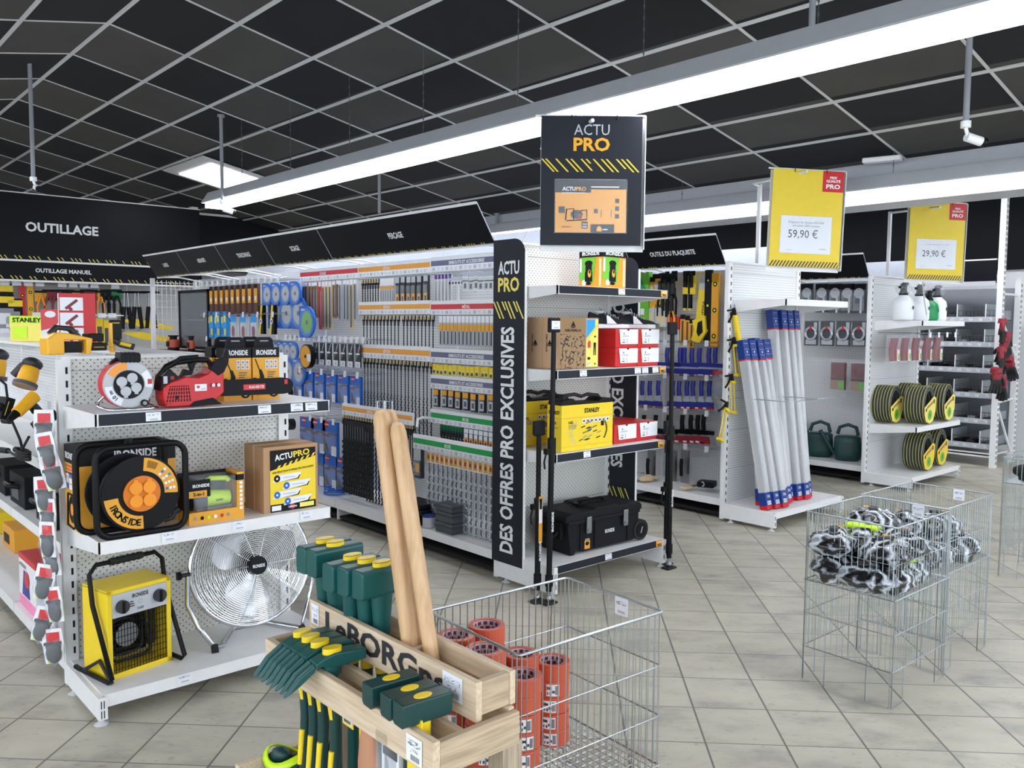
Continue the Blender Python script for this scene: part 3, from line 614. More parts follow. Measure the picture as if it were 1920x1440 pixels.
m.T = FRONT(0, .017, .09); m.text('IRONSIDE', .135, -.006, .009, 'black', .03, True); m.build('lamp_body', o)

# carton lettered ACTUPRO
o = thing('display_carton', (1.625, 3.44, .714), 'brown cardboard carton with a yellow printed front lettered ACTUPRO', 'box')
m = M(); m.box(0, .262, 0, .19, 0, .29, 'cardboard'); m.box(.0005, .2615, .088, .1, .2895, .2912, 'lcard'); m.box(-.0012, 0, .088, .1, 0, .29, 'lcard'); m.build('carton', o)
m = M(); m.T = FRONT(0, -.001, 0); m.rect(.03, .03, .25, .275, 'yellow'); m.rect(.03, .0, .25, .034, 'black', .0012); m.poly([(.03, .275), (.25, .275), (.25, .235), (.03, .185)], 'black', .0014)
T = m.T; m.T = T @ MV(.14, .237, 0) @ RZ(6); m.text('ACTU', -.045, 0, .026, 'white_plastic', .085, True, .002); m.text('PRO', .042, 0, .026, 'yellow', .08, True, .002); m.T = T
for k in range(7): m.poly([(.06+k*.028, .19+k*.007), (.072+k*.028, .193+k*.007), (.082+k*.028, .208+k*.007), (.07+k*.028, .205+k*.007)], 'yellow', .0018)
m.T = T @ MV(.14, .178, 0) @ RZ(4); m.text('UNE SÉLECTION D\'OFFRES PRO EXCLUSIVES', 0, 0, .008, 'black', .2, True); m.T = T
for k, (x, y) in enumerate(((.05, .148), (.095, .113), (.05, .075), (.1, .042))):
    m.poly([(x-.008, y-.016), (x+.115, y-.01), (x+.13, y+.02), (x+.004, y+.014)], 'paper', .0014); m.ell(x+.012, y, .015, .016, 'black' if k == 0 else 'blue', .0018, 16); m.ell(x+.012, y, .005, .005, 'paper', .002, 10); m.rect(x+.04, y+.0, x+.1, y+.004, 'greypaper', .002); m.poly([(x+.03, y-.014), (x+.115, y-.01), (x+.125, y+.008), (x+.12, y+.008), (x+.11, y-.006)], 'black', .0019)
m.rect(.036, .006, .08, .028, 'paper', .002); m.ell(.135, .017, .012, .012, 'red', .002, 12); m.text('LEMAN', .135, .013, .008, 'white_plastic', .04, True, .0026); m.rect(.17, .008, .24, .028, 'paleyellow', .002); m.build('printed_front', o)

# heater
o = thing('fan_heater', (1.12, 3.55, .12), 'yellow workshop fan heater with black grille and tubular handle, on the bottom shelf', 'heater', rz=12)
m = M(); w_ = .137
m.box(-w_, w_, -.02, .17, 0, .012, 'yellow'); m.box(-w_, w_, -.02, .17, .35, .362, 'yellow'); m.box(-w_, -w_+.008, -.02, .17, 0, .36, 'yellow'); m.box(w_-.008, w_, -.02, .17, 0, .36, 'yellow')
m.T = FRONT(0, -.02, 0)
for r in ((-w_, 0, -w_+.02, .362), (w_-.02, 0, w_, .362), (-w_, 0, w_, .022), (-w_, .345, w_, .362)): m.box(r[0], r[2], r[1], r[3], 0, .004, 'yellow')
m.build('housing', o, bev=.004)
m = M(); m.T = FRONT(0, -.021, 0); m.box(-w_+.02, w_-.02, .25, .345, 0, .006, 'lgrey'); m.text('IRONSIDE', 0, .315, .016, 'black', .07, True, .0066); m.text('3 kW', .0, .262, .01, 'black', .028, True, .0066); m.ring(0, .295, .007, .009, 0, 360, 'grey', .0066); m.rect(-.03, .278, .03, .282, 'greypaper', .0066)
for i in range(3): m.rect(-.045, .298-i*.009, -.03+i*.003, .302-i*.009, 'black', .0066)
m.build('control_panel', o)
for x, y in ((-.08, .292), (.08, .298)):
    m = M(); m.T = FRONT(x, -.028, y); m.cyl((0, 0, 0), (0, 0, .018), .026, 'charcoal', 24); m.box(-.004, .004, -.024, .024, .018, .024, 'black'); m.build('knob', o)
m = M(); m.T = FRONT(0, .05, 0)
for k in range(3): m.tube([(a_, b_, -.03*k) for a_, b_ in rrect(-.085+k*.015, .04+k*.015, .085-k*.02, .23-k*.02, .03, 4)], .006, 'dsteel', 7, True)
m.tube([(.06, .22, .0), (.07, .08, 0), (.085, .07, 0), (.1, .08, 0), (.1, .22, 0)], .006, 'dsteel', 7); m.cyl((0, .13, -.05), (0, .13, -.03), .05, 'steel', 20); m.build('heating_coil', o)
m = M(); m.box(-.125, .125, .155, .16, .02, .34, 'void'); m.build('rear_screen', o)
m = M(); m.T = FRONT(0, -.015, 0)
for i in range(19): x = -.114+i*.0127; m.cyl((x, .02, 0), (x, .25, 0), .0014, 'black', 5, cap=False)
for i in range(9): y = .035+i*.026; m.cyl((-.118, y, .002), (.118, y, .002), .0014, 'black', 5, cap=False)
m.build('grille', o)
m = M(); X = w_+.02
m.tube([(-X, .2, -.105+.12), (-X, .17, .012), (-X, -.06, .012), (-X, -.085, .03), (-X, .05, .3), (-X, .07, .42), (-X+.03, .075, .452), (X-.03, .075, .452), (X, .07, .42), (X, .05, .3), (X, -.085, .03), (X, -.06, .012), (X, .17, .012), (X, .2, .03)], .0095, 'black', 10); m.build('tube_frame', o)
m = M(); m.cyl((-.07, .075, .452), (.07, .075, .452), .0145, 'rubber', 12)
for k in range(6): m.cyl((-.06+k*.022, .075, .452), (-.052+k*.022, .075, .452), .0165, 'rubber', 12)
m.build('handle_grip', o)
m = M(); m.tube([(-.17, .1, .03), (-.15, .02, .08), (-.15, -.07, .01)], .008, 'dsteel', 8); m.build('kick_stand', o)

# floor fan
o = thing('floor_fan', (1.64, 3.6, .12), 'large chrome floor fan with round wire cage at the right of the bottom shelf', 'fan', rz=-4)
Tf = MV(0, 0, .335) @ RX(-8) ; R = .275
m = M(); m.T = Tf @ FRONT(0, 0, 0)
for k in range(27):
    r = .045+k*(R-.05)/26; z = .07*math.sqrt(max(0, 1-(r/R)**2.2)); m.tube([(r*cos(t), r*sin(t), z) for t in [2*pi*i/36 for i in range(36)]], .0011, 'chrome', 4, True)
for k in range(10):
    t = 2*pi*k/10; m.tube([(r*cos(t), r*sin(t), .07*math.sqrt(max(0, 1-(r/R)**2.2))) for r in [.04+j*(R-.04)/6 for j in range(7)]], .0016, 'chrome', 5)
m.build('front_cage', o)
m = M(); m.T = Tf @ FRONT(0, .0, 0)
for k in range(14):
    r = .05+k*(R-.05)/13; z = -.07*math.sqrt(max(0, 1-(r/R)**2.2)); m.tube([(r*cos(t), r*sin(t), z-.01) for t in [2*pi*i/30 for i in range(30)]], .001, 'chrome', 4, True)
for k in range(10): t = 2*pi*(k+.5)/10; m.tube([(r*cos(t), r*sin(t), -.01-.07*math.sqrt(max(0, 1-(r/R)**2.2))) for r in [.04+j*(R-.04)/6 for j in range(7)]], .0014, 'chrome', 5)
m.build('rear_cage', o)
m = M(); m.T = Tf @ FRONT(0, 0, 0); m.tube([(R*cos(t), R*sin(t), -.005) for t in [2*pi*i/48 for i in range(48)]], .006, 'chrome', 8, True, 1.6); m.build('cage_rim', o)
m = M(); m.T = Tf @ FRONT(0, 0, 0); m.cyl((0, 0, .06), (0, 0, .082), .04, 'black', 28); m.cyl((0, 0, .082), (0, 0, .0835), .036, 'blackmatt', 28); m.text('IRONSIDE', 0, -.008, .014, 'white_plastic', .055, True, .084); m.build('hub_badge', o)
for b_ in range(3):
    m = M(); m.T = Tf @ FRONT(0, 0, 0) @ RZ(-100+120*b_); vs = []; fs = []
    for i in range(9):
        r = .03+i*.2/8; hw = .035+.085*sin(pi*min(1, (i+1)/8.5))**.8
        for j in range(7): u = -1+j/3; vs.append((r*cos(u*hw/.16)-abs(u)*.0, r*sin(u*hw/.16), u*.028-.01))
    for i in range(8):
        for j in range(6): k = i*7+j; fs.append((k, k+1, k+8, k+7))
    m.add(vs, fs, 'alu', True); m.build('blade', o)
m = M(); m.T = Tf @ FRONT(0, 0, 0); m.cyl((0, 0, -.09), (0, 0, .03), .045, 'dsteel', 20); m.build('motor', o)
m = M(); m.tube([(-.285, 0, .33), (-.29, 0, .2), (-.25, -.02, .1), (-.2, -.08, .018), (-.16, -.06, .012), (-.05, .12, .012), (.1, .12, .012), (.2, -.08, .018), (.25, -.02, .1), (.29, 0, .2), (.285, 0, .33)], .0115, 'chrome', 10); m.build('stand', o)
for s_ in (-1, 1):
    m = M(); m.cyl((s_*.205, -.1, .0), (s_*.2, -.075, .025), .016, 'rubber', 8); m.build('rubber_foot', o)
    m = M(); m.cyl((s_*.275, 0, .335), (s_*.32, 0, .335), .009, 'dsteel', 8); m.cyl((s_*.315, 0, .335), (s_*.33, 0, .335), .02, 'black', 6); m.build('tilt_knob', o)

# glove packs on the clip strip hanging beside the upright
o = thing('clip_strip', (.885, 3.83, .2), 'metal clip strip of glove packs hung beside the left end bay upright', 'display strip')
m = M(); m.box(0, .004, -.01, .03, 0, 1.02, 'lgrey'); m.build('strip', o)
m = M()
for k in range(11): z = .06+k*.09; m.tube([(0, .01, z), (-.04, 0, z-.01), (-.05, -.01, z)], .002, 'wire', 5)
m.build('hook', o)
def glovepack():
    o = thing('glove_pack', (0, 0, 0), '', 'gloves')
    m = M(); m.T = FRONT(0, .0, 0); m.prism([(-.03, 0), (.03, 0), (.034, -.05), (.03, -.12), (-.028, -.12), (-.034, -.05)], .004, 'paper'); m.rect(-.02, -.05, .022, -.012, 'rail_red', .0045); m.poly([(-.028, -.045), (.028, -.045), (.02, -.1), (-.02, -.09)], 'charcoal', .0047); m.poly([(-.02, -.09), (.02, -.1), (.01, -.118), (-.022, -.118)], 'lime', .0049); m.rect(-.03, -.056, -.004, -.047, 'black', .0052); m.build('card', o)
    m = M(); m.sph((0, -.008, -.08), (.034, .016, .045), 'clear', 12, 6, lambda p: p*(1+.18*sin(7*p.x+5*p.z))); m.build('bag', o)
    m = M(); m.sph((0, -.006, -.085), (.026, .011, .036), 'charcoal', 10, 6); m.build('glove', o)
    return o
g0 = glovepack()
for i in range(11):
    lb = 'red and grey glove pack on the clip strip, '+('topmost' if i == 0 else 'lowest' if i == 10 else ORD[i]+' from the top'); loc = (.858-.01*(i % 2), 3.8-.02*(i % 3), 1.19-i*.09)
    if i == 0: g0.location = loc; g0.rotation_euler.z = rad(-35); tag(g0, lb, None, 'glove packs on the clip strip'); g0.scale = (1.2,)*3
    else: dup(g0, loc, -35+random.uniform(-25, 25), lb, 'glove packs on the clip strip', (1.2, 1.2, 1.2), random.uniform(-15, 15))
# ================================================================ tall end bay in the middle
o = thing('laser_level_box', (3.775, 3.43, 1.767), 'green and orange carton lettered IRONSIDE on the top shelf', 'box')
m = M(); W, Dp, H = .21, .19, .232
m.box(0, W, 0, Dp, 0, H, 'orange'); m.box(-.0006, W+.0006, -.0006, Dp+.0006, H-.045, H+.0006, 'black')
for T_, w_ in ((FRONT(0, -.0008, 0), W), (LEFT(-.0008, Dp, 0), Dp)):
    m.T = T_; m.text('IRONSIDE', w_*.5, H-.034, .022, 'white_plastic', w_*.74, True); m.poly([(.0, H-.046), (w_*.72, H-.046), (w_*.62, .035), (w_*.4, .02), (0, .06)], 'lgreen', .001)
    cx = w_*.42; m.box(cx-.03, cx+.03, .04, .1, .001, .002, 'black'); m.ell(cx, .15, .032, .018, 'black', .002); m.rect(cx-.026, .09, cx+.026, .15, 'blackmatt', .0021); m.ell(cx+.008, .09, .014, .024, 'dorange', .0025); m.ell(cx+.01, .1, .007, .012, 'black', .003); m.ell(cx, .03, .022, .01, 'black', .002)
    m.rect(w_*.86, .012, w_-.006, H-.055, 'beige', .001); m.rect(.006, .1, .022, H-.052, 'paper', .0015); m.ell(w_*.22, .035, .018, .018, 'paper', .0016)
m.build('carton', o)
# workwear carton
o = thing('workwear_carton', (3.395, 3.41, 1.294), 'kraft cardboard carton lettered DELTAPLUS with doodles and a yellow panel', 'box')
m = M(); W, Dp, H = .33, .26, .295
m.box(0, W, 0, Dp, 0, H, 'lcard'); m.T = FRONT(0, -.001, 0); m.rect(0, 0, W, H, 'kraft', 0); m.rect(.012, .0, .212, H*.68, 'doodles', .0008)
def delta(m, x, y, s): m.poly([(x-s, y-s*.75), (x, y-s*.3), (x, y+s), ], 'black', .0014); m.poly([(x+s, y-s*.75), (x+.0*s, y-s*.3), (x, y+s)], 'blackmatt', .0016); m.poly([(x-s*.8, y-s*.85), (x+s*.8, y-s*.85), (x, y-s*.45)], 'black', .0014)
delta(m, .115, H*.86, .022); m.text('DELTAPLUS', .115, H*.73, .013, 'black', .13, True)
m.T = LEFT(-.001, Dp, 0); T = m.T; 
for x in (.07, .19): 
    m.T = T @ MV(x, H*.5, 0); delta(m, 0, 0, .02); m.T = T @ MV(x-.03, H*.5, 0) @ RZ(-90); m.text('DELTAPLUS', 0, 0, .011, 'black', .1, True)
m.T = T; m.rect(.128, 0, .131, H, 'cardboard', .0005); m.build('carton', o)
m = M(); m.T = FRONT(0, -.0025, 0); m.rect(.222, .006, W-.004, H-.006, 'beige', 0); m.rect(.225, .01, W-.007, H-.01, 'paleyellow', .0006); m.poly([(.225, H-.01), (W-.03, H-.01), (W-.03, H-.055), (.225, H-.12)], 'lblue', .0012); m.poly([(.225, H-.125), (W-.007, H-.03), (W-.007, H-.05), (.225, H-.145)], 'yellow', .0014)
m.poly([(.235, .12), (.262, .12), (.262, .155), (.25, .165), (.235, .15)], 'rail_red', .0014); m.poly([(.285, .075), (.292, .075), (.296, .13), (.3, .075), (.307, .075), (.307, .15), (.286, .15)], 'navy', .0014); m.poly([(.235, .05), (.26, .05), (.26, .065), (.235, .065)], 'navy', .0014); m.ell(.298, .185, .008, .006, 'navy', .0014); m.rect(.235, .014, .262, .03, 'print', .0014); m.ell(.3, .025, .006, .006, 'black', .0014)
m.build('printed_panel', o)
# shoe boxes
def shoebox():
    o = thing('shoe_box', (0, 0, 0), '', 'shoe box')
    m = M(); m.box(0, .2, 0, .3, 0, .108, 'shoered'); m.build('base', o, bev=.002)
    m = M(); m.box(-.003, .203, -.003, .303, .088, .115, 'shoered'); m.build('lid', o, bev=.002)
    m = M(); m.T = FRONT(0, -.004, 0); m.poly([(.028, .112), (.203, .112), (.203, .022), (.04, .022)], 'paper', .001); m.ell(.11, .112, .011, .009, 'black', .0016, 12, 180, 360); m.ell(.07, .085, .004, .008, 'dgrey', .0018, 10); m.text('LEMAITRE', .085, .066, .009, 'dgrey', .06, False, .0018); m.rect(.055, .03, .08, .036, 'dgrey', .0018); m.rect(.06, .042, .078, .054, 'greypaper', .0018); m.rect(.098, .028, .101, .056, 'black', .0018); m.build('end_label', o)
    return o
sb = shoebox(); first = True
for x, z, t in ((3.88, 1.294, 'lower left of the four on the upper shelf'), (4.087, 1.294, 'lower right of the four on the upper shelf'), (3.88, 1.41, 'upper left of the four, under the shoes'), (4.087, 1.41, 'upper right of the four, under the shoe toes'), (3.88, .824, 'left one beside the yellow tool set'), (4.087, .824, 'right one at the end of the shelf below')):
    lb = 'red shoe box with white end label, '+t
    if first: sb.location = (x, 3.41, z); tag(sb, lb, None, 'red shoe boxes'); first = False
    else: dup(sb, (x, 3.41, z), 0, lb, 'red shoe boxes')
# sneakers
def shoe():
    o = thing('safety_sneaker', (0, 0, 0), '', 'shoe'); L_ = .29
    def outline(k): return [(x*L_, y*.05*k) for x, y in ((0, -.55), (.08, -.75), (.3, -.72), (.5, -.8), (.72, -1.05), (.88, -.9), (.98, -.45), (1, 0), (.98, .45), (.88, .8), (.72, .9), (.5, .62), (.3, .6), (.08, .7), (0, .5))]
    m = M(); m.prism(outline(1), .028, 'white_plastic'); m.build('sole', o, bev=.005)
    m = M(); prof = [(0, .1), (.06, .098), (.14, .088), (.22, .082), (.3, .096), (.38, .098), (.5, .085), (.6, .068), (.72, .058), (.86, .052), (.95, .044), (1, .03)]
    vs = []; fs = []; K = 9
    for x, h in prof:
        w_ = .05*(.55+.25*sin(min(1, x*1.4)*pi*.5)+(.18 if x > .5 else 0))*(1 if x < .9 else .75)*(1 if x > .05 else .8)
        for j in range(K): t = pi*j/(K-1); vs.append((x*L_*.985+.002, -cos(t)*w_*(1-.35*sin(t)**3 if x < .5 else 1), .026+(h-.026)*sin(t)**.65))
    for i in range(len(prof)-1):
        for j in range(K-1): a_ = i*K+j; fs.append((a_, a_+1, a_+K+1, a_+K))
    fs += [tuple(range(K)), tuple(range((len(prof)-1)*K+K-1, (len(prof)-1)*K-1, -1))]
    m.add(vs, fs, 'navy', True); m.build('upper', o)
    m = M(); m.T = FRONT(0, -.0515, 0); m.poly([(.1, .028), (.17, .028), (.115, .075), (.095, .08)], 'white_plastic', 0); m.build('side_stripe', o)
    m = M()
    for k in range(6): x = .11+k*.018; z = .104-k*.007; m.tube([(x-.01, -.028, z-.018), (x, -.012, z), (x+.008, .012, z), (x-.004, .028, z-.018)], .0032, 'lgrey', 5)
    m.tube([(.11, -.015, .1), (.09, -.03, .125), (.075, -.03, .115), (.1, -.01, .1), (.085, .02, .125), (.1, 0, .1)], .0028, 'lgrey', 5); m.build('laces', o)
    m = M(); m.sph((.075, 0, .1), (.04, .022, .012), 'lgrey', 12, 6); m.build('lining', o)
    return o
s1 = shoe(); s1.location = (3.80, 3.56, 1.527); s1.rotation_euler.z = rad(-18); tag(s1, 'navy and white work sneaker in front, heel over the kraft carton', None, 'pair of sneakers on the shoe boxes')
dup(s1, (4.12, 3.62, 1.527), -18, 'navy and white work sneaker farther right, toe over the right shoe boxes', 'pair of sneakers on the shoe boxes')
# yellow tool sets
def toolset():
    o = thing('tool_set_box', (0, 0, 0), '', 'tool box'); W, Dp, H = .435, .115, .265
    m = M(); m.box(0, W, 0, Dp, 0, H, 'yellow'); m.T = FRONT(0, -.001, 0)
    m.text('STANLEY', .25, H-.05, .026, 'black', .13, True)
    m.rect(0, H-.075, W, H-.072, 'dorange'); m.rect(0, .025, W, .027, 'dorange'); m.text('142', .075, H-.108, .016, 'black', .035, True)
    for k in range(3): m.rect(.055, H-.118-k*.009, .12, H-.115-k*.009, 'dgrey')
    for k in range(7): m.rect(.17+k*.034, H-.11, .197+k*.034, H-.085, 'paper'); m.ell(.183+k*.034, H-.098, .008, .007, 'charcoal', .0013, 8)
    for k in range(9): a_ = rad(100+k*17); m.poly([(.14+.05*cos(a_), .1+.05*sin(a_)), (.14+.075*cos(a_), .1+.075*sin(a_)), (.14+.075*cos(a_+.1), .1+.075*sin(a_+.1)), (.14+.05*cos(a_+.1), .1+.05*sin(a_+.1))], 'lgrey')
    for k in range(10): m.ell(.36+.02*sin(k*.33), .06+k*.0105, .008, .005, 'black', .001, 8)
    rr = random.Random(3)
    for k in range(16): x = rr.uniform(.13, .31); y = rr.uniform(.05, .13); m.poly([(x, y), (x+.035, y+.008), (x+.035, y+.014), (x, y+.006)], rr.choice(('black', 'dgrey', 'grey')), .001+k*.00005)
    m.poly([(.2, .15), (.25, .16), (.25, .165), (.2, .155)], 'black'); m.rect(.33, .13, .355, .16, 'black')
    m.T = LEFT(-.001, Dp, 0); m.text('STANLEY', Dp/2, H-.05, .02, 'black', .09, True); m.text('142', .06, H-.108, .014, 'black', .03, True); m.rect(.03, H-.13, .09, H-.127, 'dgrey'); m.rect(0, H-.075, Dp, H-.072, 'dorange'); m.build('carton', o, bev=.004)
    m = M(); m.T = FRONT(0, Dp, 0); m.prism([(0, H), (.01, H+.028), (.1, H+.035), (.13, H+.012), (.31, H+.012), (.34, H+.03), (W-.01, H+.025), (W, H)], Dp, 'black'); m.build('lid', o, bev=.005)
    m = M(); m.tube([(.06, Dp/2, H+.02), (.08, Dp/2, H+.05), (.16, Dp/2, H+.055), (.22, Dp/2, H+.04), (.27, Dp/2, H+.05), (.36, Dp/2, H+.04), (.38, Dp/2, H+.02)], .011, 'rubber', 8); m.build('carry_handle', o)
    return o
t1 = toolset(); t1.location = (3.385, 3.37, .824); tag(t1, 'yellow and black tool set lettered STANLEY in front on the middle shelf', None, 'yellow tool sets')
dup(t1, (3.325, 3.68, .824), 0, 'yellow tool set tucked behind the front one beside the black side board', 'yellow tool sets')
# rolling chest
o = thing('rolling_tool_chest', (3.82, 3.55, .187), 'large black wheeled tool chest lettered IRONSIDE on the base shelf', 'tool chest', rz=-2)
W, Dp = .31, .13
m = M(); m.T = FRONT(0, Dp, 0); m.prism([(-W+.03, .0), (-W+.06, .0), (-W+.08, .03), (-W+.13, .012), (W-.05, .012), (W-.0, .05), (W, .2), (-W, .2)], 2*Dp, 'blackmatt'); m.T = FRONT(0, -Dp-.001, 0)
for x in (-W+.1, -.09, .2): m.box(x, x+.008, .02, .19, 0, .008, 'blackmatt')
m.box(-W, W, .185, .205, 0, .012, 'blackmatt'); m.build('body', o, bev=.008)
m = M(); m.T = FRONT(0, Dp+.01, .2); m.prism([(-W-.02, 0), (-W-.02, .035), (-W+.03, .052), (-.1, .052), (-.08, .065), (.1, .065), (.12, .052), (W, .05), (W+.02, .03), (W+.02, 0)], 2*Dp+.02, 'blackmatt'); m.build('lid', o, bev=.008)
m = M(); m.T = TOP(0, 0, .262); m.box(-.12, .12, -.03, .03, 0, .008, 'black'); m.tube([(-.1, -.02, .01), (-.1, .0, .02), (.1, .0, .02), (.1, -.02, .01)], .009, 'black', 8); m.build('carry_handle', o)
for x in (-.15, .17):
    m = M(); m.T = FRONT(x, -Dp-.01, .12); m.prism([(-.018, 0), (.018, 0), (.02, .02), (.02, .1), (-.02, .1), (-.02, .02)], .014, 'steel'); m.box(-.014, .014, .015, .03, .014, .02, 'steel'); m.build('latch', o, bev=.003)
m = M(); m.T = FRONT(0, -Dp-.0025, 0); m.text('IRONSIDE', .045, .095, .022, 'white_plastic', .082, True, .001); m.build('logo', o)
m = M(); m.T = FRONT(0, -Dp-.0025, 0); m.rect(-.17, .022, -.125, .075, 'dorange', .001); m.ell(-.148, .055, .016, .012, 'black', .0016); m.rect(-.17, .078, -.125, .086, 'black', .001); m.text('IRONSIDE', -.148, .079, .006, 'white_plastic', .034, True, .0018); m.build('sticker', o)
for y in (-Dp-.0, Dp-.03):
    m = M(); m.T = FRONT(W+.02, y+.015, .067); m.cyl((0, 0, -.02), (0, 0, .02), .066, 'rubber', 32); m.cyl((0, 0, .02), (0, 0, .024), .045, 'black', 24); m.poly([(-.01, -.02), (-.002, -.02), (.012, .02), (.004, .02)], 'lgrey', .0252); m.build('wheel', o)
m = M(); m.box(-W-.03, -W+.0, -.1, .1, .1, .2, 'black'); m.tube([(-W-.03, -.08, .14), (-W-.05, -.08, .12), (-W-.05, .08, .12), (-W-.03, .08, .14)], .01, 'black', 8); m.build('side_handle', o)

# telescopic support poles leaning at both front corners
def prop(loc, zt, lean, label, tagged=False, low=False, name='support_pole'):
    o = thing(name, loc, label, 'support pole', 'black telescopic support poles'); 
    T = Vector(lean)
    def at(t): return (T.x*t, T.y*t, t)
    m = M(); m.box(-.045, .045, -.03, .03, 0, .012, 'rubber'); m.build('foot_pad', o, bev=.004)
    m = M(); m.cyl(at(.012), at(.08), .012, 'steel', 10); m.sph(at(.03), .02, 'steel', 10, 6); m.build('swivel_joint', o)
    m = M(); m.cyl(at(.07), at(zt*.55), .016, 'black', 16); m.cyl(at(.1), at(.16), .022, 'black', 12); m.build('outer_tube', o)
    m = M(); m.cyl(at(zt*.55), at(zt-.04), .014, 'black', 14); m.cyl(at(zt*.54), at(zt*.6), .024, 'black', 12); m.build('inner_tube', o)
    m = M(); m.T = MV(at(zt*.55)[0], at(zt*.55)[1], zt*.55); m.box(-.05, .0, -.012, .012, -.01, .02, 'black'); m.tube([(-.04, 0, 0), (-.055, 0, -.05), (-.05, 0, -.09)], .006, 'black', 6); m.build('pump_lever', o)
    m = M(); x, y, z = at(zt); m.box(x-.04, x+.04, y-.012, y+.012, z-.04, z+.04, 'blackmatt')
    m.build('top_pad', o, bev=.006)
    m = M(); x, y, z = at(zt*.3); m.T = FRONT(x, y-.02, z) @ RZ(90); m.text('IRONSIDE', 0, -.007, .016, 'white_plastic', .11, True, .001)
    if low: m.T = FRONT(x, y-.0205, zt*.48); m.rect(-.014, -.13, .014, .13, 'dorange', 0); m.rect(-.012, -.02, .012, .1, 'paper', .0008)
    m.build('sticker', o)
    if tagged: m = M(); m.T = FRONT(at(zt)[0], at(zt)[1]-.014, zt); pricetag(m, -.032, -.022, .064, .045); m.build('price_tag', o)
    return o
prop((3.23, 3.30, 0), 1.545, (.012, .0, 0), 'tall black support pole with price tag, left corner of middle end bay', True)
prop((3.2, 3.36, 0), .98, (.0, .0, 0), 'shorter black support pole with an orange sticker beside the tall one on the left', low=True)
prop((4.29, 3.29, 0), 1.53, (-.01, .0, 0), 'black support pole standing at the right front corner beside the shoe boxes')
prop((4.345, 3.36, 0.0), .9, (.0, .0, 0), 'shorter black support pole behind the right corner one')

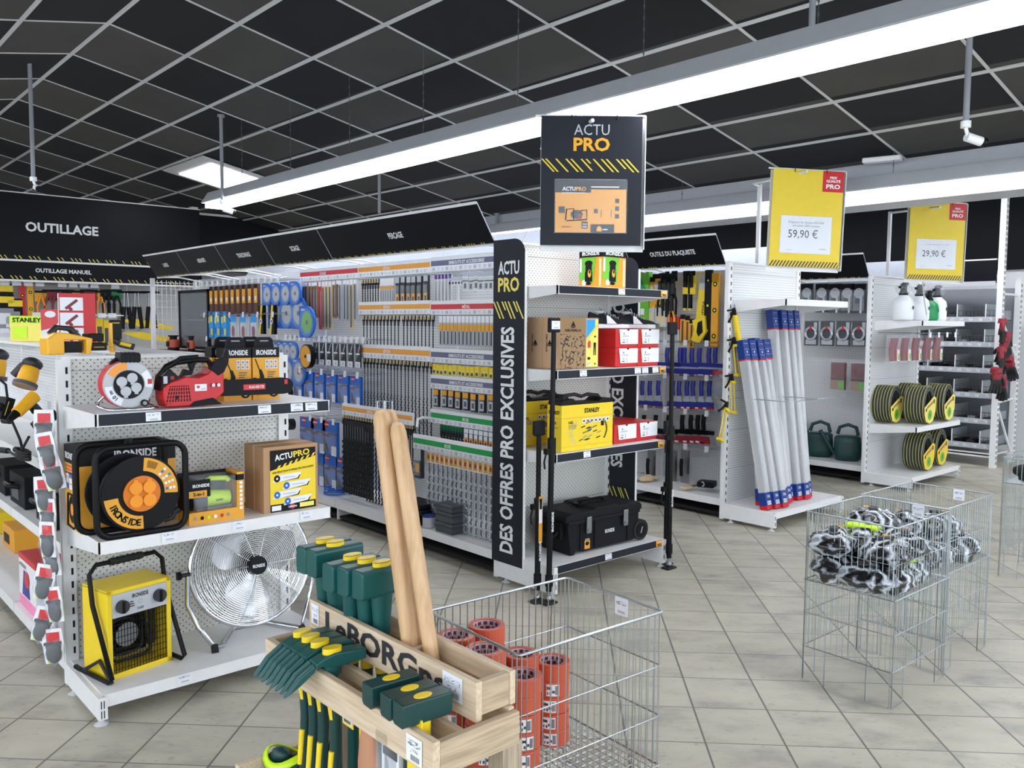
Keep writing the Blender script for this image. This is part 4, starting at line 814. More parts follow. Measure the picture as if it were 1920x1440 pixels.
# hanging boards
def board(px0, py0, px1, py1, dist, label, kind, yaw=0, roll=0, price=None, sub=''):
    c = EYE+ray((px0+px1)/2, (py0+py1)/2)*(dist/FPX); s_ = dist/FPX; w_ = (px1-px0)*s_; h = (py1-py0)*s_
    ang = math.degrees(YAW)-90+yaw
    o = thing('hanging_sign', c, label, 'sign', rz=ang); B = FRONT(0, 0, -h/2) @ RZ(roll)
    m = M(); m.T = B; m.box(-w_/2, w_/2, 0, h, -.004, 0, 'anth' if kind == 'actu' else 'signyellow')
    if kind == 'actu':
        m.text('ACTU', 0, h*.855, h*.085, 'greypaper', w_*.35, False, .001); m.text('PRO', 0, h*.735, h*.10, 'ambre', w_*.36, True, .001)
        for i, (x, a_, b_) in enumerate(((-.5, 0, 1), (-.46, 0, 1), (-.36, 0, 1), (-.26, 0, 1), (-.21, 0, 1), (-.11, 0, .9), (-.06, 0, .35), (.01, 0, 1), (.09, 0, 1), (.14, 0, 1), (.24, .0, .75), (.29, 0, 1), (.34, 0, 1))):
            x0 = x*w_; t = .018*w_; sl = .12*w_; y1 = h*.67; y0 = h*.57; dy = (y1-y0)*b_; dx = sl*b_; m.poly([(x0, y1), (x0+t, y1), (x0+t+dx, y1-dy), (x0+dx, y1-dy)], 'signyellow', .001)
    else:
        m.rect(w_*.5-w_*.3, h*.785, w_*.5, h, 'red', .001); 
        for t, y, q in (('PRIX', .92, .025), ('QUALITÉ', .885, .025), ('PRO', .82, .045)): m.text(t, w_*.5-w_*.15, h*y, h*q, 'white_plastic', w_*{'PRIX': .1, 'QUALITÉ': .2, 'PRO': .2}[t], True, .002)
        n = 22
        for i in range(n): x0 = -w_/2+i*w_/n; m.poly([(x0, 0), (x0+w_/n*.45, 0), (min(w_/2, x0+w_/n*1.5), h*.06), (min(w_/2, x0+w_/n*1.05), h*.06)], 'charcoal', .001)
    m.build('front_face', o)
    m = M(); m.T = B @ MV(0, 0, -.05); m.box(-w_/2, w_/2+.02, -.03, h, -.004, 0, 'white_plastic'); m.T = B; m.box(w_/2+.016, w_/2+.02, -.02, h, -.05, 0, 'white_plastic'); m.build('rear_face', o)
    m = M(); m.T = B; m.cyl((-w_/2-.03, h+.004, -.02), (w_/2+.02, h+.004, -.02), .007, 'white_plastic', 8)
    for x in (-.2*w_, .25*w_): m.tube([(x, h-.02, .002), (x, h+.01, .006), (x, h+.02, -.02)], .0025, 'black', 5)
    m.build('hanging_rail', o)
    m = M(); m.T = B @ MV(0, 0, .002)
    if kind == 'actu':
        x0, x1, y0, y1 = -.355*w_, .35*w_, .1*h, .48*h; m.rect(x0, y0, x1, y1, 'dorange', 0); m.rect(x0, y0+.31*h, x1, y1, 'anth', .0006); m.text('ACTU', -.22*w_, .425*h, .03*h, 'white_plastic', .13*w_, True, .001); m.text('PRO', -.1*w_, .425*h, .03*h, 'ambre', .1*w_, True, .001)
        m.rect(.0, y1-.03*h, .28*w_, y1-.022*h, 'paper', .001); m.rect(-.29*w_, .405*h, -.06*w_, .41*h, 'paper', .001); m.rect(0, y0+.28*h, .35*w_, y0+.335*h, 'dorange', .001)
        cx, cy = -.14*w_, .24*h; m.tube([(cx-.11*w_, cy-.045*h, .002), (cx-.1*w_, cy+.04*h, .002), (cx-.03*w_, cy+.045*h, .002), (cx-.03*w_, cy-.04*h, .002)], .003, 'black', 5); m.tube([(cx+.04*w_, cy+.03*h, .002), (cx+.1*w_, cy+.035*h, .002), (cx+.1*w_, cy-.04*h, .002), (cx-.1*w_, cy-.05*h, .002)], .003, 'black', 5); m.ell(cx, cy, .06*w_, .035*h, 'charcoal', .002); m.ell(cx+.03*w_, cy-.015*h, .025*w_, .022*h, 'dred', .0024)
        for x, y, q in ((-.32, .25, .06), (.03, .25, .04), (.24, .21, .04), (.24, .27, .04), (.24, .33, .04)): m.rect(x*w_, y*h, (x+q)*w_, (y+q*.85)*h, 'charcoal', .0015)
        for x in (.1, .2): m.rect(x*w_, .22*h, (x+.006)*w_, .28*h, 'charcoal', .0015)
        m.rect(0, y0, .235*w_, y0+.065*h, 'anth', .0015); m.rect(-.09*w_, y0+.03*h, -.03*w_, y0+.085*h, 'charcoal', .0015); m.text('TOUT', -.06*w_, y0+.058*h, .012*h, 'white_plastic', .045*w_, True, .002); m.text('FAIRE', -.06*w_, y0+.038*h, .012*h, 'white_plastic', .045*w_, True, .002)
        m.poly([(.06*w_, y0+.01*h), (.11*w_, y0+.01*h), (.11*w_, y0+.035*h), (.085*w_, y0+.055*h), (.06*w_, y0+.035*h)], 'dorange', .002); m.rect(.12*w_, y0+.02*h, .17*w_, y0+.027*h, 'paper', .002); m.rect(-.29*w_, y0+.04*h, -.2*w_, y0+.046*h, 'brown', .0015)
        m.build('leaflet', o); m = M(); m.T = B @ MV(0, 0, .004); m.rect(x0-.005, y0-.005, x1+.005, y1+.02, 'clear', .002); m.rect(x0, y1+.018, x1, y1+.023, 'chrome', .003); m.build('plastic_sleeve', o)
    else:
        x0, x1, y0, y1 = -.36*w_, .36*w_, .14*h, .525*h; m.rect(x0, y0, x1, y1, 'paper', 0)
        m.text(price, -.0*w_-(.04*w_), y0+.16*h, .085*h, 'black', .42*w_, False, .001); (m.text(sub, 0, y1-.075*h, .022*h, 'dgrey', .5*w_, False, .001), m.text('sur pied 1700 Lumens', 0, y1-.11*h, .022*h, 'dgrey', .38*w_, False, .001)) if sub else m.rect(-.2*w_, y1-.075*h, .24*w_, y1-.06*h, 'print', .001); m.rect(.2*w_, y0+.045*h, .3*w_, y0+.055*h, 'greypaper', .001); m.rect(-.28*w_, y0+.03*h, -.18*w_, y0+.035*h, 'greypaper', .001)
        m.build('price_sheet', o); m = M(); m.T = B @ MV(0, 0, .004); m.rect(x0-.004, y0-.004, x1+.004, y1+.004, 'clear', .001); m.build('plastic_sleeve', o)
    return o
board(1014, 220, 1203, 459, 4.5, 'hanging dark grey board lettered ACTU PRO with an orange leaflet', 'actu')
board(1441, 320, 1579, 500, 6.3, 'nearer hanging yellow price board, reading 59,90 euros', 'y', 6, -1.5, '59,90 €', 'Projecteur de chantier LED 20W')
board(1700, 381, 1810, 524, 8.1, 'farther and smaller hanging yellow price board, reading 29,90 euros', 'y', 6, -1, '29,90 €', '')
for x, y, z0, tgt, wd in ((6.1, 3.85, 2.05, (5.8, 3.27, 2.66), 'nearer yellow'), (8.46, 3.86, 2.05, (8.4, 3.36, 2.66), 'farther yellow'), (3.86, 3.83, 2.04, (3.33, 3.11, 2.6), 'dark ACTU PRO')):
    o = thing('sign_post', (x, y, z0), 'white square post holding up the %s board' % wd, 'sign post'); t = Vector(tgt)-Vector((x, y, z0))
    m = M(); m.box(-.014, .014, -.014, .014, 0, t.z+.03, 'white_metal'); m.build('post', o)
    m = M(); m.tube([(0, 0, t.z+.015), (t.x*.45, -.03, t.z+.015), (t.x, t.y, t.z+.02)], .011, 'white_metal', 6); m.build('arm', o)
# ================================================================ wooden tool stand in the foreground
o = thing('wooden_tool_stand', (1.08, 1.66, 0), 'pale wooden two-tier crate stand stencilled LEBORGNE in the foreground', 'tool stand')
X = lambda v: v-1.08
Y_ = lambda v: v-1.66
def plank(name, x0, x1, y0, y1, z0, z1, mt='crate', par=None):
    m = M(); m.box(X(x0), X(x1), Y_(y0), Y_(y1), z0, z1, mt); return m.build(name, par or o, bev=.002)
plank('front_board', .96, .978, 1.30, 2.035, .655, .727)
plank('inner_board', 1.045, 1.06, 1.315, 2.02, .655, .715)
plank('end_board', .978, 1.19, 1.30, 1.318, .65, .722, 'cratex'); plank('end_board', .978, 1.19, 2.017, 2.035, .655, .727, 'cratex')
lb = plank('lettered_board', 1.09, 1.106, 1.325, 2.04, .716, .803)
m = M(); m.T = LEFT(X(1.0895), Y_(2.04), .716)
m.text('LeBORGne', .355, .022, .056, 'charcoal', .53, True, .001); m.build('stencil', lb)
plank('rear_board', 1.185, 1.2, 1.325, 2.04, .728, .802); plank('end_board', 1.106, 1.185, 1.328, 1.346, .728, .8, 'cratex'); plank('end_board', 1.106, 1.185, 2.02, 2.038, .728, .8, 'cratex'); plank('divider', 1.106, 1.185, 1.59, 1.605, .73, .79, 'cratex')
plank('rear_board', 1.175, 1.19, 1.318, 2.017, .655, .727)
for x, y in ((1.145, 1.302), (1.145, 1.975)): plank('leg', x, x+.055, y, y+.05, 0, .655, 'post')
for y in (1.985, 1.30): m = M(); m.add([(X(x), Y_(yy), z) for x, z in ((.93, .02), (.96, .02), (1.15, .5), (1.12, .5)) for yy in (y, y+.02)], [(0, 2, 4, 6), (1, 3, 5, 7), (0, 1, 3, 2), (2, 3, 5, 4), (4, 5, 7, 6), (6, 7, 1, 0)], 'post'); m.build('brace', o)
tr = plank('tray', .93, 1.2, 1.32, 2.12, .24, .255, 'cratex')
for a_ in ((.9, .918, 1.3, 2.14), (1.2, 1.218, 1.3, 2.14)): plank('tray_side', *a_, .25, .34)
for a_ in ((.918, 1.2, 1.3, 1.318), (.918, 1.2, 2.122, 2.14)): plank('tray_side', *a_, .25, .36)
m = M()
for ya, yb, x, z in ((1.985, 2.025, 1.0895, .77), (1.37, 1.44, 1.0895, .77), (1.335, 1.39, .9595, .69)):
    m.T = LEFT(X(x), Y_(yb), z-.028); w_ = yb-ya; m.rect(0, 0, w_, .055, 'paper', .0012); m.rect(w_*.1, .034, w_*.9, .046, 'print', .002); m.rect(w_*.25, .021, w_*.75, .028, 'print', .002)
    for k in range(8): m.rect(w_*.3+k*w_*.07, .004, w_*.33+k*w_*.07, .016, 'dgrey', .002)
    if ya != 1.335 or 1: m.build('price_label', o); m = M()

def sledge():
    o = thing('sledgehammer', (0, 0, 0), '', 'hammer')
    m = M(); m.T = FR((0, 0, 0), (0, -1, 0), (0, 0, 1)); m.prism(rrect(-.0245, .0, .0245, .072, .01, 3), .075, 'green', -.075); m.build('head', o, bev=.004)
    m = M(); m.T = TOP(0, 0, .072); m.ell(0, 0, .026, .0155, 'yellow', .012, 24); m.T = MV(0, 0, .07) @ Matrix.Diagonal((1, .6, 1, 1)); m.cyl((0, 0, 0), (0, 0, .012), .026, 'yellow', 28); m.build('cap', o)
    m = M(); m.T = Matrix.Diagonal((1, .8, 1, 1)); m.cyl((0, 0, -.115), (0, 0, .005), .02, 'green', 16, .03); m.build('sleeve', o)
    m = M(); m.T = Matrix.Diagonal((1, .8, 1, 1)); m.cyl((0, 0, -.2), (0, 0, -.11), .018, 'yellow', 14); m.cyl((0, 0, -.62), (0, 0, -.2), .016, 'green', 14); m.build('handle', o)
    return o
s0 = sledge()
for i, (x, y) in enumerate(((1.128, 2.02), (1.132, 1.972), (1.118, 1.862), (1.13, 1.813), (1.142, 1.762))):
    lb = 'green sledgehammer with yellow cap in the crate rear tier, '+nth(i, 5)+' of five'
    if i == 0: s0.location = (x, y, .885); tag(s0, lb, None, 'green sledgehammers'); s0.rotation_euler.z = rad(3)
    else: dup(s0, (x, y, .885-(.0 if i < 2 else .01)), 3, lb, 'green sledgehammers')
for i, (T_, B_, r) in enumerate(((onx(714, 768, 1.125), onx(768, 1205, 1.135), .0235), (onx(729, 768, 1.165), onx(786, 1200, 1.17), .021), (onx(744, 792, 1.145), onx(809, 1228, 1.15), .021))):
    T_ = Vector(T_); B_ = Vector(B_); d = (B_-T_); E_ = T_+d*1.6
    o = thing('bare_wooden_shaft', T_, 'bare wooden tool handle leaning in the crate, '+('nearest and palest, on the left' if i == 0 else 'second, close behind the first' if i == 1 else 'lowest one on the right'), 'tool handle', 'bare wooden tool handles')
    m = M(); P = [Vector((0, 0, 0))+d*1.6*t for t in (.0, .012, .03, .2, .5, .8, 1)]; rs = (.55, .85, 1, 1, .93, .85, .8); vs = []; n = 18; ax = d.normalized(); a_ = ax.cross(Vector((0, 0, 1))).normalized(); b_ = ax.cross(a_)
    for p, q in zip(P, rs): vs += [p+(a_*cos(2*pi*k/n)*r*q+b_*sin(2*pi*k/n)*r*q*.85) for k in range(n)]
    m.add(vs, [(j*n+k, j*n+(k+1) % n, (j+1)*n+(k+1) % n, (j+1)*n+k) for j in range(6) for k in range(n)]+[tuple(range(n))], 'handle', True); m.build('shaft', o)
    if i < 2: m = M(); m.tube([(-.01, 0, -.01), (-.01, .0, .02), (.01, .0, .022), (.01, 0, -.01)], .0012, 'wire', 4); m.build('wire_hook', o)
def clawpick():
    o = thing('claw_hammer', (0, 0, 0), '', 'hammer')
    m = M(); m.T = FR((0, -.021, 0), (1, 0, 0), (0, 0, 1)); up = [(.08, .0), (.0, .004), (-.05, -.012), (-.09, -.04), (-.115, -.068)]; lo = [(.08, -.024), (.0, -.022), (-.045, -.03), (-.085, -.052)]
    m.prism(up[:3]+lo[2::-1][:3], .0, 'green', -.028) if 0 else None
    T = m.T
    m.prism([(.08, -.026), (.08, 0), (.0, .004), (-.03, -.004), (-.05, -.012), (-.05, -.024), (-.03, -.022), (0, -.03)], 0, 'green', -.042)
    for d0, d1 in ((-.042, -.024), (-.018, 0)): m.prism([(-.05, -.03), (-.05, -.012), (-.09, -.036), (-.125, -.076), (-.088, -.056)], d1, 'green', d0)
    m.build('head', o, bev=.003)
    m = M(); m.T = Matrix.Diagonal((1, .62, 1, 1)); m.cyl((0, 0, .0), (0, 0, .014), .024, 'yellow', 26); m.build('cap', o)
    m = M(); m.T = Matrix.Diagonal((1, .8, 1, 1)); m.cyl((0, 0, -.05), (0, 0, -.0), .022, 'green', 14); m.build('sleeve', o)
    m = M(); m.tube([(0, 0, -.04), (.0, -.004, -.1), (.008, .0, -.2), (.004, .0, -.3), (0, 0, -.38)], .0135, 'dgreen', 12)
    m.build('handle', o); m = M(); m.tube([(-.012, .0, -.06), (-.010, -.004, -.1), (.0, -.004, -.16)], .009, 'yellow', 8); m.tube([(-.004, -.004, -.24), (-.009, -.0, -.33)], .008, 'yellow', 8); m.build('grip_inset', o)
    return o
c0 = clawpick()
for i, y in enumerate((1.9, 1.856, 1.81, 1.752)):
    lb = 'green forked hammer hooked over the crate front, '+nth(i, 4)+' of four'; loc = (.995, y, .765)
    if i == 0: c0.location = loc; tag(c0, lb, None, 'green forked hammers')
    else: dup(c0, loc, (-6 if i == 3 else 0), lb, 'green forked hammers')
def club():
    o = thing('club_hammer', (0, 0, 0), '', 'hammer')
    m = M(); m.T = FR((0, 0, 0), (0, -1, 0), (0, 0, 1)); m.prism([(-.022, .006), (-.016, 0), (.016, 0), (.022, .006), (.022, .05), (-.022, .05)], .06, 'dgreen', -.06); m.build('head', o, bev=.003)
    m = M(); m.T = MV(0, 0, .05); m.T = m.T @ Matrix.Diagonal((1, .6, 1, 1)); m.cyl((0, 0, 0), (0, 0, .0015), .021, 'yellow', 24); m.build('cap', o)
    m = M(); m.T = Matrix.Diagonal((1, .8, 1, 1)); m.cyl((0, 0, -.05), (0, 0, .0), .018, 'yellow', 12); m.cyl((0, 0, -.2), (0, 0, -.05), .015, 'dgreen', 12); m.build('handle', o)
    return o
k0 = club()
for i, y in enumerate((1.507, 1.437, 1.39)):
    lb = 'dark green club hammer lying across the crate, '+nth(i, 3)+' of three'; loc = (1.0, y, .732)
    if i == 0: k0.location = loc; k0.rotation_euler.z = rad(-4); tag(k0, lb, None, 'dark green club hammers')
    else: dup(k0, loc, -4, lb, 'dark green club hammers')
# tools and packs hanging inside the stand
def hang_tool(x, y, z0, z1, lb, c='dgreen'):
    o = thing('hanging_hammer_handle', (x, y, z1), lb, 'tool'); L_ = z1-z0
    m = M(); m.tube([(0, 0, 0), (.0, -.005, -L_*.5), (0, 0, -L_)], .014, c, 10); m.build('handle', o); m = M(); m.tube([(-.009, 0, -.02), (-.011, -.004, -.09), (-.004, 0, -.14)], .008, 'yellow', 8); m.build('grip_inset', o)
hang_tool(1.03, 1.66, .36, .65, 'dark green handle with yellow inset behind the forked hammers'); hang_tool(1.02, 1.46, .36, .67, 'dark green handle hanging below the club hammers')
o = thing('tool_tag_card', onx(652, 1362, 1.01), 'yellow hang card with bar code below the crate front board', 'card'); m = M(); m.T = LEFT(0, .025, 0); m.rect(0, 0, .05, .085, 'yellow', 0); m.rect(0, 0, .05, .0855, 'yellow', -.001); m.ell(.025, .07, .014, .007, 'bgreen', .001); m.rect(.006, .006, .045, .022, 'paper', .001)
for k in range(9): m.rect(.01+k*.0035, .008, .012+k*.0035, .02, 'black', .0015)
m.build('card', o)
o = thing('blister_pack', onx(735, 1420, .985), 'red and white blister pack hanging beside the tan leather pouch', 'pack'); m = M(); m.box(-.003, .003, -.03, .035, -.12, .1, 'paper'); m.T = LEFT(-.0035, .035, -.12); m.rect(.005, .12, .06, .215, 'charcoal'); m.ell(.03, .17, .02, .03, 'red', .0012); m.rect(.005, .0, .06, .08, 'rail_red'); m.ell(.04, .04, .015, .02, 'paper', .0014); m.build('card', o); m = M(); m.box(-.025, -.003, -.025, .03, -.11, .07, 'clear'); m.build('bubble', o, bev=.005)
o = thing('leather_pouch', onx(692, 1432, .99), 'tan leather tool pouch with orange tip hanging in the stand', 'pouch'); m = M(); m.sph((0, 0, 0), (.016, .04, .13), 'skin', 14, 8, lambda p: Vector((p.x, p.y*(1-.35*p.z), p.z))); m.build('pouch', o); m = M(); m.box(-.016, .016, -.02, .02, .1, .14, 'orange'); m.build('clip', o, bev=.004)
o = thing('hang_card', onx(778, 1432, .98), 'yellow and black hang card below the club hammers', 'card'); m = M(); m.box(-.002, .002, -.025, .025, -.1, .1, 'yellow'); m.T = LEFT(-.0025, .025, -.1); m.text('LEBORGNE', .025, .14, .009, 'white_plastic', .042, True); m.rect(0, 0, .05, .07, 'black'); m.ell(.025, .18, .012, .006, 'bgreen'); m.build('card', o)
def strap():
    o = thing('coiled_strap', (0, 0, 0), '', 'strap'); rr = random.Random(5)
    m = M()
    for k in range(3): r = .035+k*.012; m.tube([(r*cos(t), r*sin(t)*.8, .012*sin(t*2+k)+k*.012) for t in [2*pi*i/20 for i in range(20)]], .003, 'lime' if k != 1 else 'dgreen', 6, True, 4)
    m.build('webbing', o); m = M(); m.sph((.01, .01, .03), (.03, .022, .022), 'dgreen', 10, 6); m.build('buckle', o); return o
st = strap(); tag(st, 'coiled lime and green strap in the bottom tray, nearest the corner', None, 'coiled straps'); st.location = (.985, 2.04, .29)
dup(st, (1.06, 2.02, .3), 60, 'coiled lime and green strap in the bottom tray, under the forked hammers', 'coiled straps'); dup(st, (1.04, 2.085, .34), 120, 'coiled lime and green strap on top of the other two', 'coiled straps')

# ================================================================ folding wire baskets
def basket(loc, rz, label, zf, cards=((.05, 'r'),), wd=.515, dp=.395):
    o = thing('wire_basket', loc, label, 'wire basket', rz=rz); zt = .75
    w, d = wd/2, dp/2
    def side(name, P, Q):
        m = M(); P = Vector(P); Q = Vector(Q); L_ = (Q-P).length; n = round(L_/.026); u = (Q-P)/L_
        for k in range(1, n): p = P+(Q-P)*k/n; m.cyl((p.x, p.y, .155), (p.x, p.y, zt), 0.0017, 'wire', 5, cap=False)
        for z, r in ((.45, .002), (.595, .0018), (.305, .0018), (.155, .0024)): m.cyl((P.x, P.y, z), (Q.x, Q.y, z), r, 'wire', 6, cap=False)
        for e, s_ in ((P, u), (Q, -u)):
            a_ = e+s_*.008; b_ = e+s_*.105; m.tube([(a_.x, a_.y, zt), (a_.x, a_.y, .006), (b_.x, b_.y, .006), (b_.x, b_.y, .46)], .0022, 'wire', 6)
        return m.build(name, o)
    side('wire_side', (-w, d, 0), (-w, -d, 0)); side('wire_side', (w, -d, 0), (w, d, 0)); side('wire_side', (-w, -d, 0), (w, -d, 0)); side('wire_side', (w, d, 0), (-w, d, 0))
    m = M(); m.tube([(x, y, zt) for x, y in rrect(-w-.003, -d-.003, w+.003, d+.003, .012, 3)], .004, 'wire', 7, True); m.build('rim', o)
    m = M(); n = round(wd/.026)
    for k in range(n+1): x = -w+wd*k/n; m.cyl((x, -d, zf), (x, d, zf), .0013, 'wire', 5, cap=False)
    n = round(dp/.026)
    for k in range(n+1): y = -d+dp*k/n; m.cyl((-w, y, zf-.002), (w, y, zf-.002), .0013, 'wire', 5, cap=False)
    for x in (-w, w): m.cyl((x, -d, zf), (x, d, zf), .003, 'wire', 6)
    for y in (-d, d): m.cyl((-w, y, zf), (w, y, zf), .003, 'wire', 6)
    m.build('wire_floor', o)
    for t, sd in cards: m = M(); m.T = LEFT(w-.006, t, zt-.052); m.rect(0, 0, .052, .052, 'paper', .0); m.rect(0, 0, .052, .052, 'paper', -.002); m.rect(.006, .03, .046, .042, 'print', .001); m.rect(.012, .006, .042, .014, 'greypaper', .001); m.build('price_card', o)
    return o
basket((1.616, 1.66, 0), -3.2, 'wire basket holding orange tape rolls beside the wooden stand', .305, ((-.02, 'r'),))
basket((3.625, 1.65, 0), -1, 'wire basket of bagged knee pads, the nearer of the touching pair', .45, ((-.03, 'r'),))
basket((4.155, 1.665, 0), -1, 'wire basket of bagged knee pads, the farther of the touching pair', .45, ((-.02, 'r'),))
basket((5.985, 1.66, 0), 2, 'wire basket with a black bag, cut by the right edge of the photo', .595, ())
o = thing('black_bag', (5.86, 1.72, .61), 'black folded bag in the wire basket at the right edge', 'bag'); m = M(); m.sph((0, 0, .05), (.09, .12, .05), 'rubber', 14, 8); m.cyl((0, 0, 0), (0, 0, .05), .08, 'rubber', 16); m.build('body', o)

def roll():
    o = thing('tape_roll', (0, 0, 0), '', 'tape'); prof = [(.038, 0), (.051, 0), (.052, .002), (.052, .0465), (.051, .0485), (.038, .0485), (.038, 0)]
    m = M(); m.lathe(prof, 'tape', 32, False)
    m.ms  # one tape body
    m.build('tape', o)
    m = M(); m.lathe([(.0382, .047), (.0382, .001), (.035, .001), (.035, .047), (.0382, .047)], 'core', 28, True); m.build('cardboard_core', o)
    m = M()
    for j in range(3):
        for i in range(12):
            a0 = 2*pi*i/12+j*.2; z = .006+j*.014; vs = [(.0347*cos(a), .0347*sin(a), zz) for a in (a0, a0+.32) for zz in (z, z+.010)]; m.add(vs, [(0, 1, 3, 2)], 'corered')
    m.build('core_print', o)
    m = M(); vs = []; a0 = 3.45; n = 6; r = .0523
    for i in range(n+1): a = a0+.75*i/n; vs += [(r*cos(a), r*sin(a), .007), (r*cos(a), r*sin(a), .042)]
    m.add(vs, [(2*i, 2*i+2, 2*i+3, 2*i+1) for i in range(n)], 'paper')
    for i, (a, b_, c_) in enumerate(((.05, .3, .011), (.33, .5, .016))):
        vs = [((r+.0003)*cos(a0+t), (r+.0003)*sin(a0+t), z) for t in (a, b_) for z in (c_, c_+.008)]; m.add(vs, [(0, 2, 3, 1)], 'dgrey')
    for k in range(6): vs = [((r+.0003)*cos(a0+t), (r+.0003)*sin(a0+t), z) for t in (.52+k*.035, .54+k*.035) for z in (.011, .038)]; m.add(vs, [(0, 2, 3, 1)], 'black')
    a = a0+.16; m.T = FR(((r+.0006)*cos(a), (r+.0006)*sin(a), .0), (-sin(a), cos(a), 0), (0, 0, 1)); m.text('3M', 0, .027, .009, 'black', .015, True, .0004); m.T = Matrix()
    m.build('paper_label', o)
    return o
r0 = roll(); first = True
STK = (('at the right', 1.73, 1.75, 5), ('in front beside the crate', 1.514, 1.646, 6), ('behind the front one', 1.61, 1.755, 6), ('at the back left', 1.39, 1.655, 8), ('at the back, standing tallest', 1.507, 1.789, 8), ('at the far left corner', 1.395, 1.785, 8))
for nm, x, y, n in STK:
    for k in range(n):
        lb = 'orange tape roll in the stack '+nm+', '+('topmost' if k == n-1 else ORD[k] if 0 else ('bottom' if k == 0 else {n-2: 'second from the top', n-3: 'third from the top', n-4: 'fourth from the top'}.get(k, ('second' if k == 1 else 'third' if k == 2 else 'fourth')+' from the bottom')))
        loc = (x+random.uniform(-.0015, .0015), y+random.uniform(-.0015, .0015), .309+k*.0495); rz = random.uniform(-8, 40)
        if first: r0.location = loc; tag(r0, lb, None, 'orange tape rolls'); first = False
        else: dup(r0, loc, rz if k < 4 else rz+170, lb, 'orange tape rolls')

def bag(seed, lime=False):
    rr = random.Random(seed); ph = [rr.uniform(0, 6) for _ in range(6)]
    o = thing('bagged_knee_pads', (0, 0, 0), '', 'bag')
    m = M(); m.sph((0, 0, 0), (.125, .1, .06), 'bagged', 26, 14, lambda p: p*(1+.10*sin(4*p.x+ph[0])*sin(5*p.y+ph[1])+.06*sin(9*p.z+ph[2]+4*p.x)+.04*sin(13*p.y+ph[3]))); m.build('film_bag', o)
    m = M(); m.T = MV(0, 0, .05) @ RZ(rr.uniform(0, 90)); m.box(*((-.07, .07, -.035, .035) if lime else (-.035, .035, -.02, .02)), 0, .018, 'lime' if lime else 'charcoal'); m.build('strap', o, bev=.006)
    m = M(); m.T = MV(.02, -.02, .066) @ RZ(rr.uniform(0, 180)); m.ell(0, 0, .016, .013, 'ambre', .002); m.build('round_sticker', o)
    return o
protos = [bag(1), bag(5), bag(9, True)]; used = set()
SP = [(3.45, 1.75, .51, 0, 'lower front left'), (3.45, 1.62, .505, 1, 'lower front middle'), (3.46, 1.53, .51, 0, 'lower front right corner'), (3.62, 1.77, .51, 1, 'lower layer, left side'), (3.63, 1.55, .51, 2, 'lower layer, right side, lime edge'), (3.78, 1.6, .51, 0, 'lower layer, rear'),
      (3.46, 1.77, .615, 1, 'upper layer, far left'), (3.62, 1.72, .61, 2, 'upper layer, the lime one'), (3.48, 1.56, .61, 0, 'upper layer, near right'), (3.65, 1.56, .615, 1, 'upper layer, with round sticker'), (3.78, 1.75, .66, 0, 'heaped highest at the back')]
SP2 = [(3.99, 1.74, .51, 1, 'left front'), (4.0, 1.58, .51, 0, 'right front'), (4.0, 1.7, .62, 1, 'heaped on top at the front'), (4.15, 1.57, .51, 0, 'right middle'), (4.3, 1.57, .51, 1, 'right rear'), (4.17, 1.74, .51, 2, 'left middle'), (4.12, 1.6, .62, 0, 'on top near the right side')]
for sp, bn in ((SP, 'nearer'), (SP2, 'farther')):
    for x, y, z, k, nm in sp:
        lb = 'bagged grey knee pads in the '+bn+' paired basket, '+nm
        q = protos[k]
        if k not in used: used.add(k); q.location = (x, y, z); tag(q, lb, None, 'bagged knee pads')
        else: b_ = dup(q, (x, y, z), random.uniform(0, 180), lb, 'bagged knee pads')
# ================================================================ goods hanging on the central row (left side)
def child(m, name, par, loc=(0, 0, 0)): return m.build(name, par, (loc[0]-par.location.x, loc[1]-par.location.y, loc[2]))
def rail(x, y0, y1, zt, col, txt, h=.1):
    m = M(); w_ = y1-y0; m.T = LEFT(0, 0, 0); m.box(0, w_, -h, 0, -.012, 0, 'white_plastic'); m.rect(.004, -h*.62, w_-.004, -h*.26, col); 
    if txt: m.text(txt, w_*.42, -h*.56, h*.22, 'white_plastic', len(txt)*h*.17, True)
    for k in range(int(w_/.05)): m.rect(.02+k*.05, -h*.94, .052+k*.05, -h*.72, 'greypaper' if k % 3 == 0 else 'print', .001)
    m.T = Matrix()
    for k in range(int(w_/.045)): y = -.02-k*.045; m.cyl((.0, y, -h-.004), (.24, y, -h-.0), .0018, 'wire', 4, cap=False)
    return child(m, 'price_rail', R1, (x, y1, zt))
Y = [3.86, 4.805, 5.753, 6.70, 7.65]
for zt, h in ((2.0, .098), (1.71, .095), (1.385, .105)): rail(3.52, Y[1], Y[2]-.004, zt, 'rail_orange', 'BÉTON', h)
rail(3.37, Y[1], Y[2]-.004, .93, 'rail_orange', 'BÉTON', .088)
rail(3.52, Y[2], Y[3]-.004, 2.0, 'rail_red', 'SCIAGE')
for zt, c_, t, h in ((2.005, 'rail_grey', 'EMBOUTS ET ACCESSOIRES', .1), (1.705, 'rail_red', 'MÉTAL', .096), (1.378, 'rail_grey', 'EMBOUTS ET ACCESSOIRES', .1), (1.193, 'rail_grey', 'EMBOUTS ET ACCESSOIRES', .096), (.953, 'rail_green', 'BOIS', .098)): rail(3.52, Y[0], Y[1]-.004, zt, c_, t, h)
rail(3.37, Y[0], Y[1]-.004, .788, 'rail_green', 'BOIS', .1)

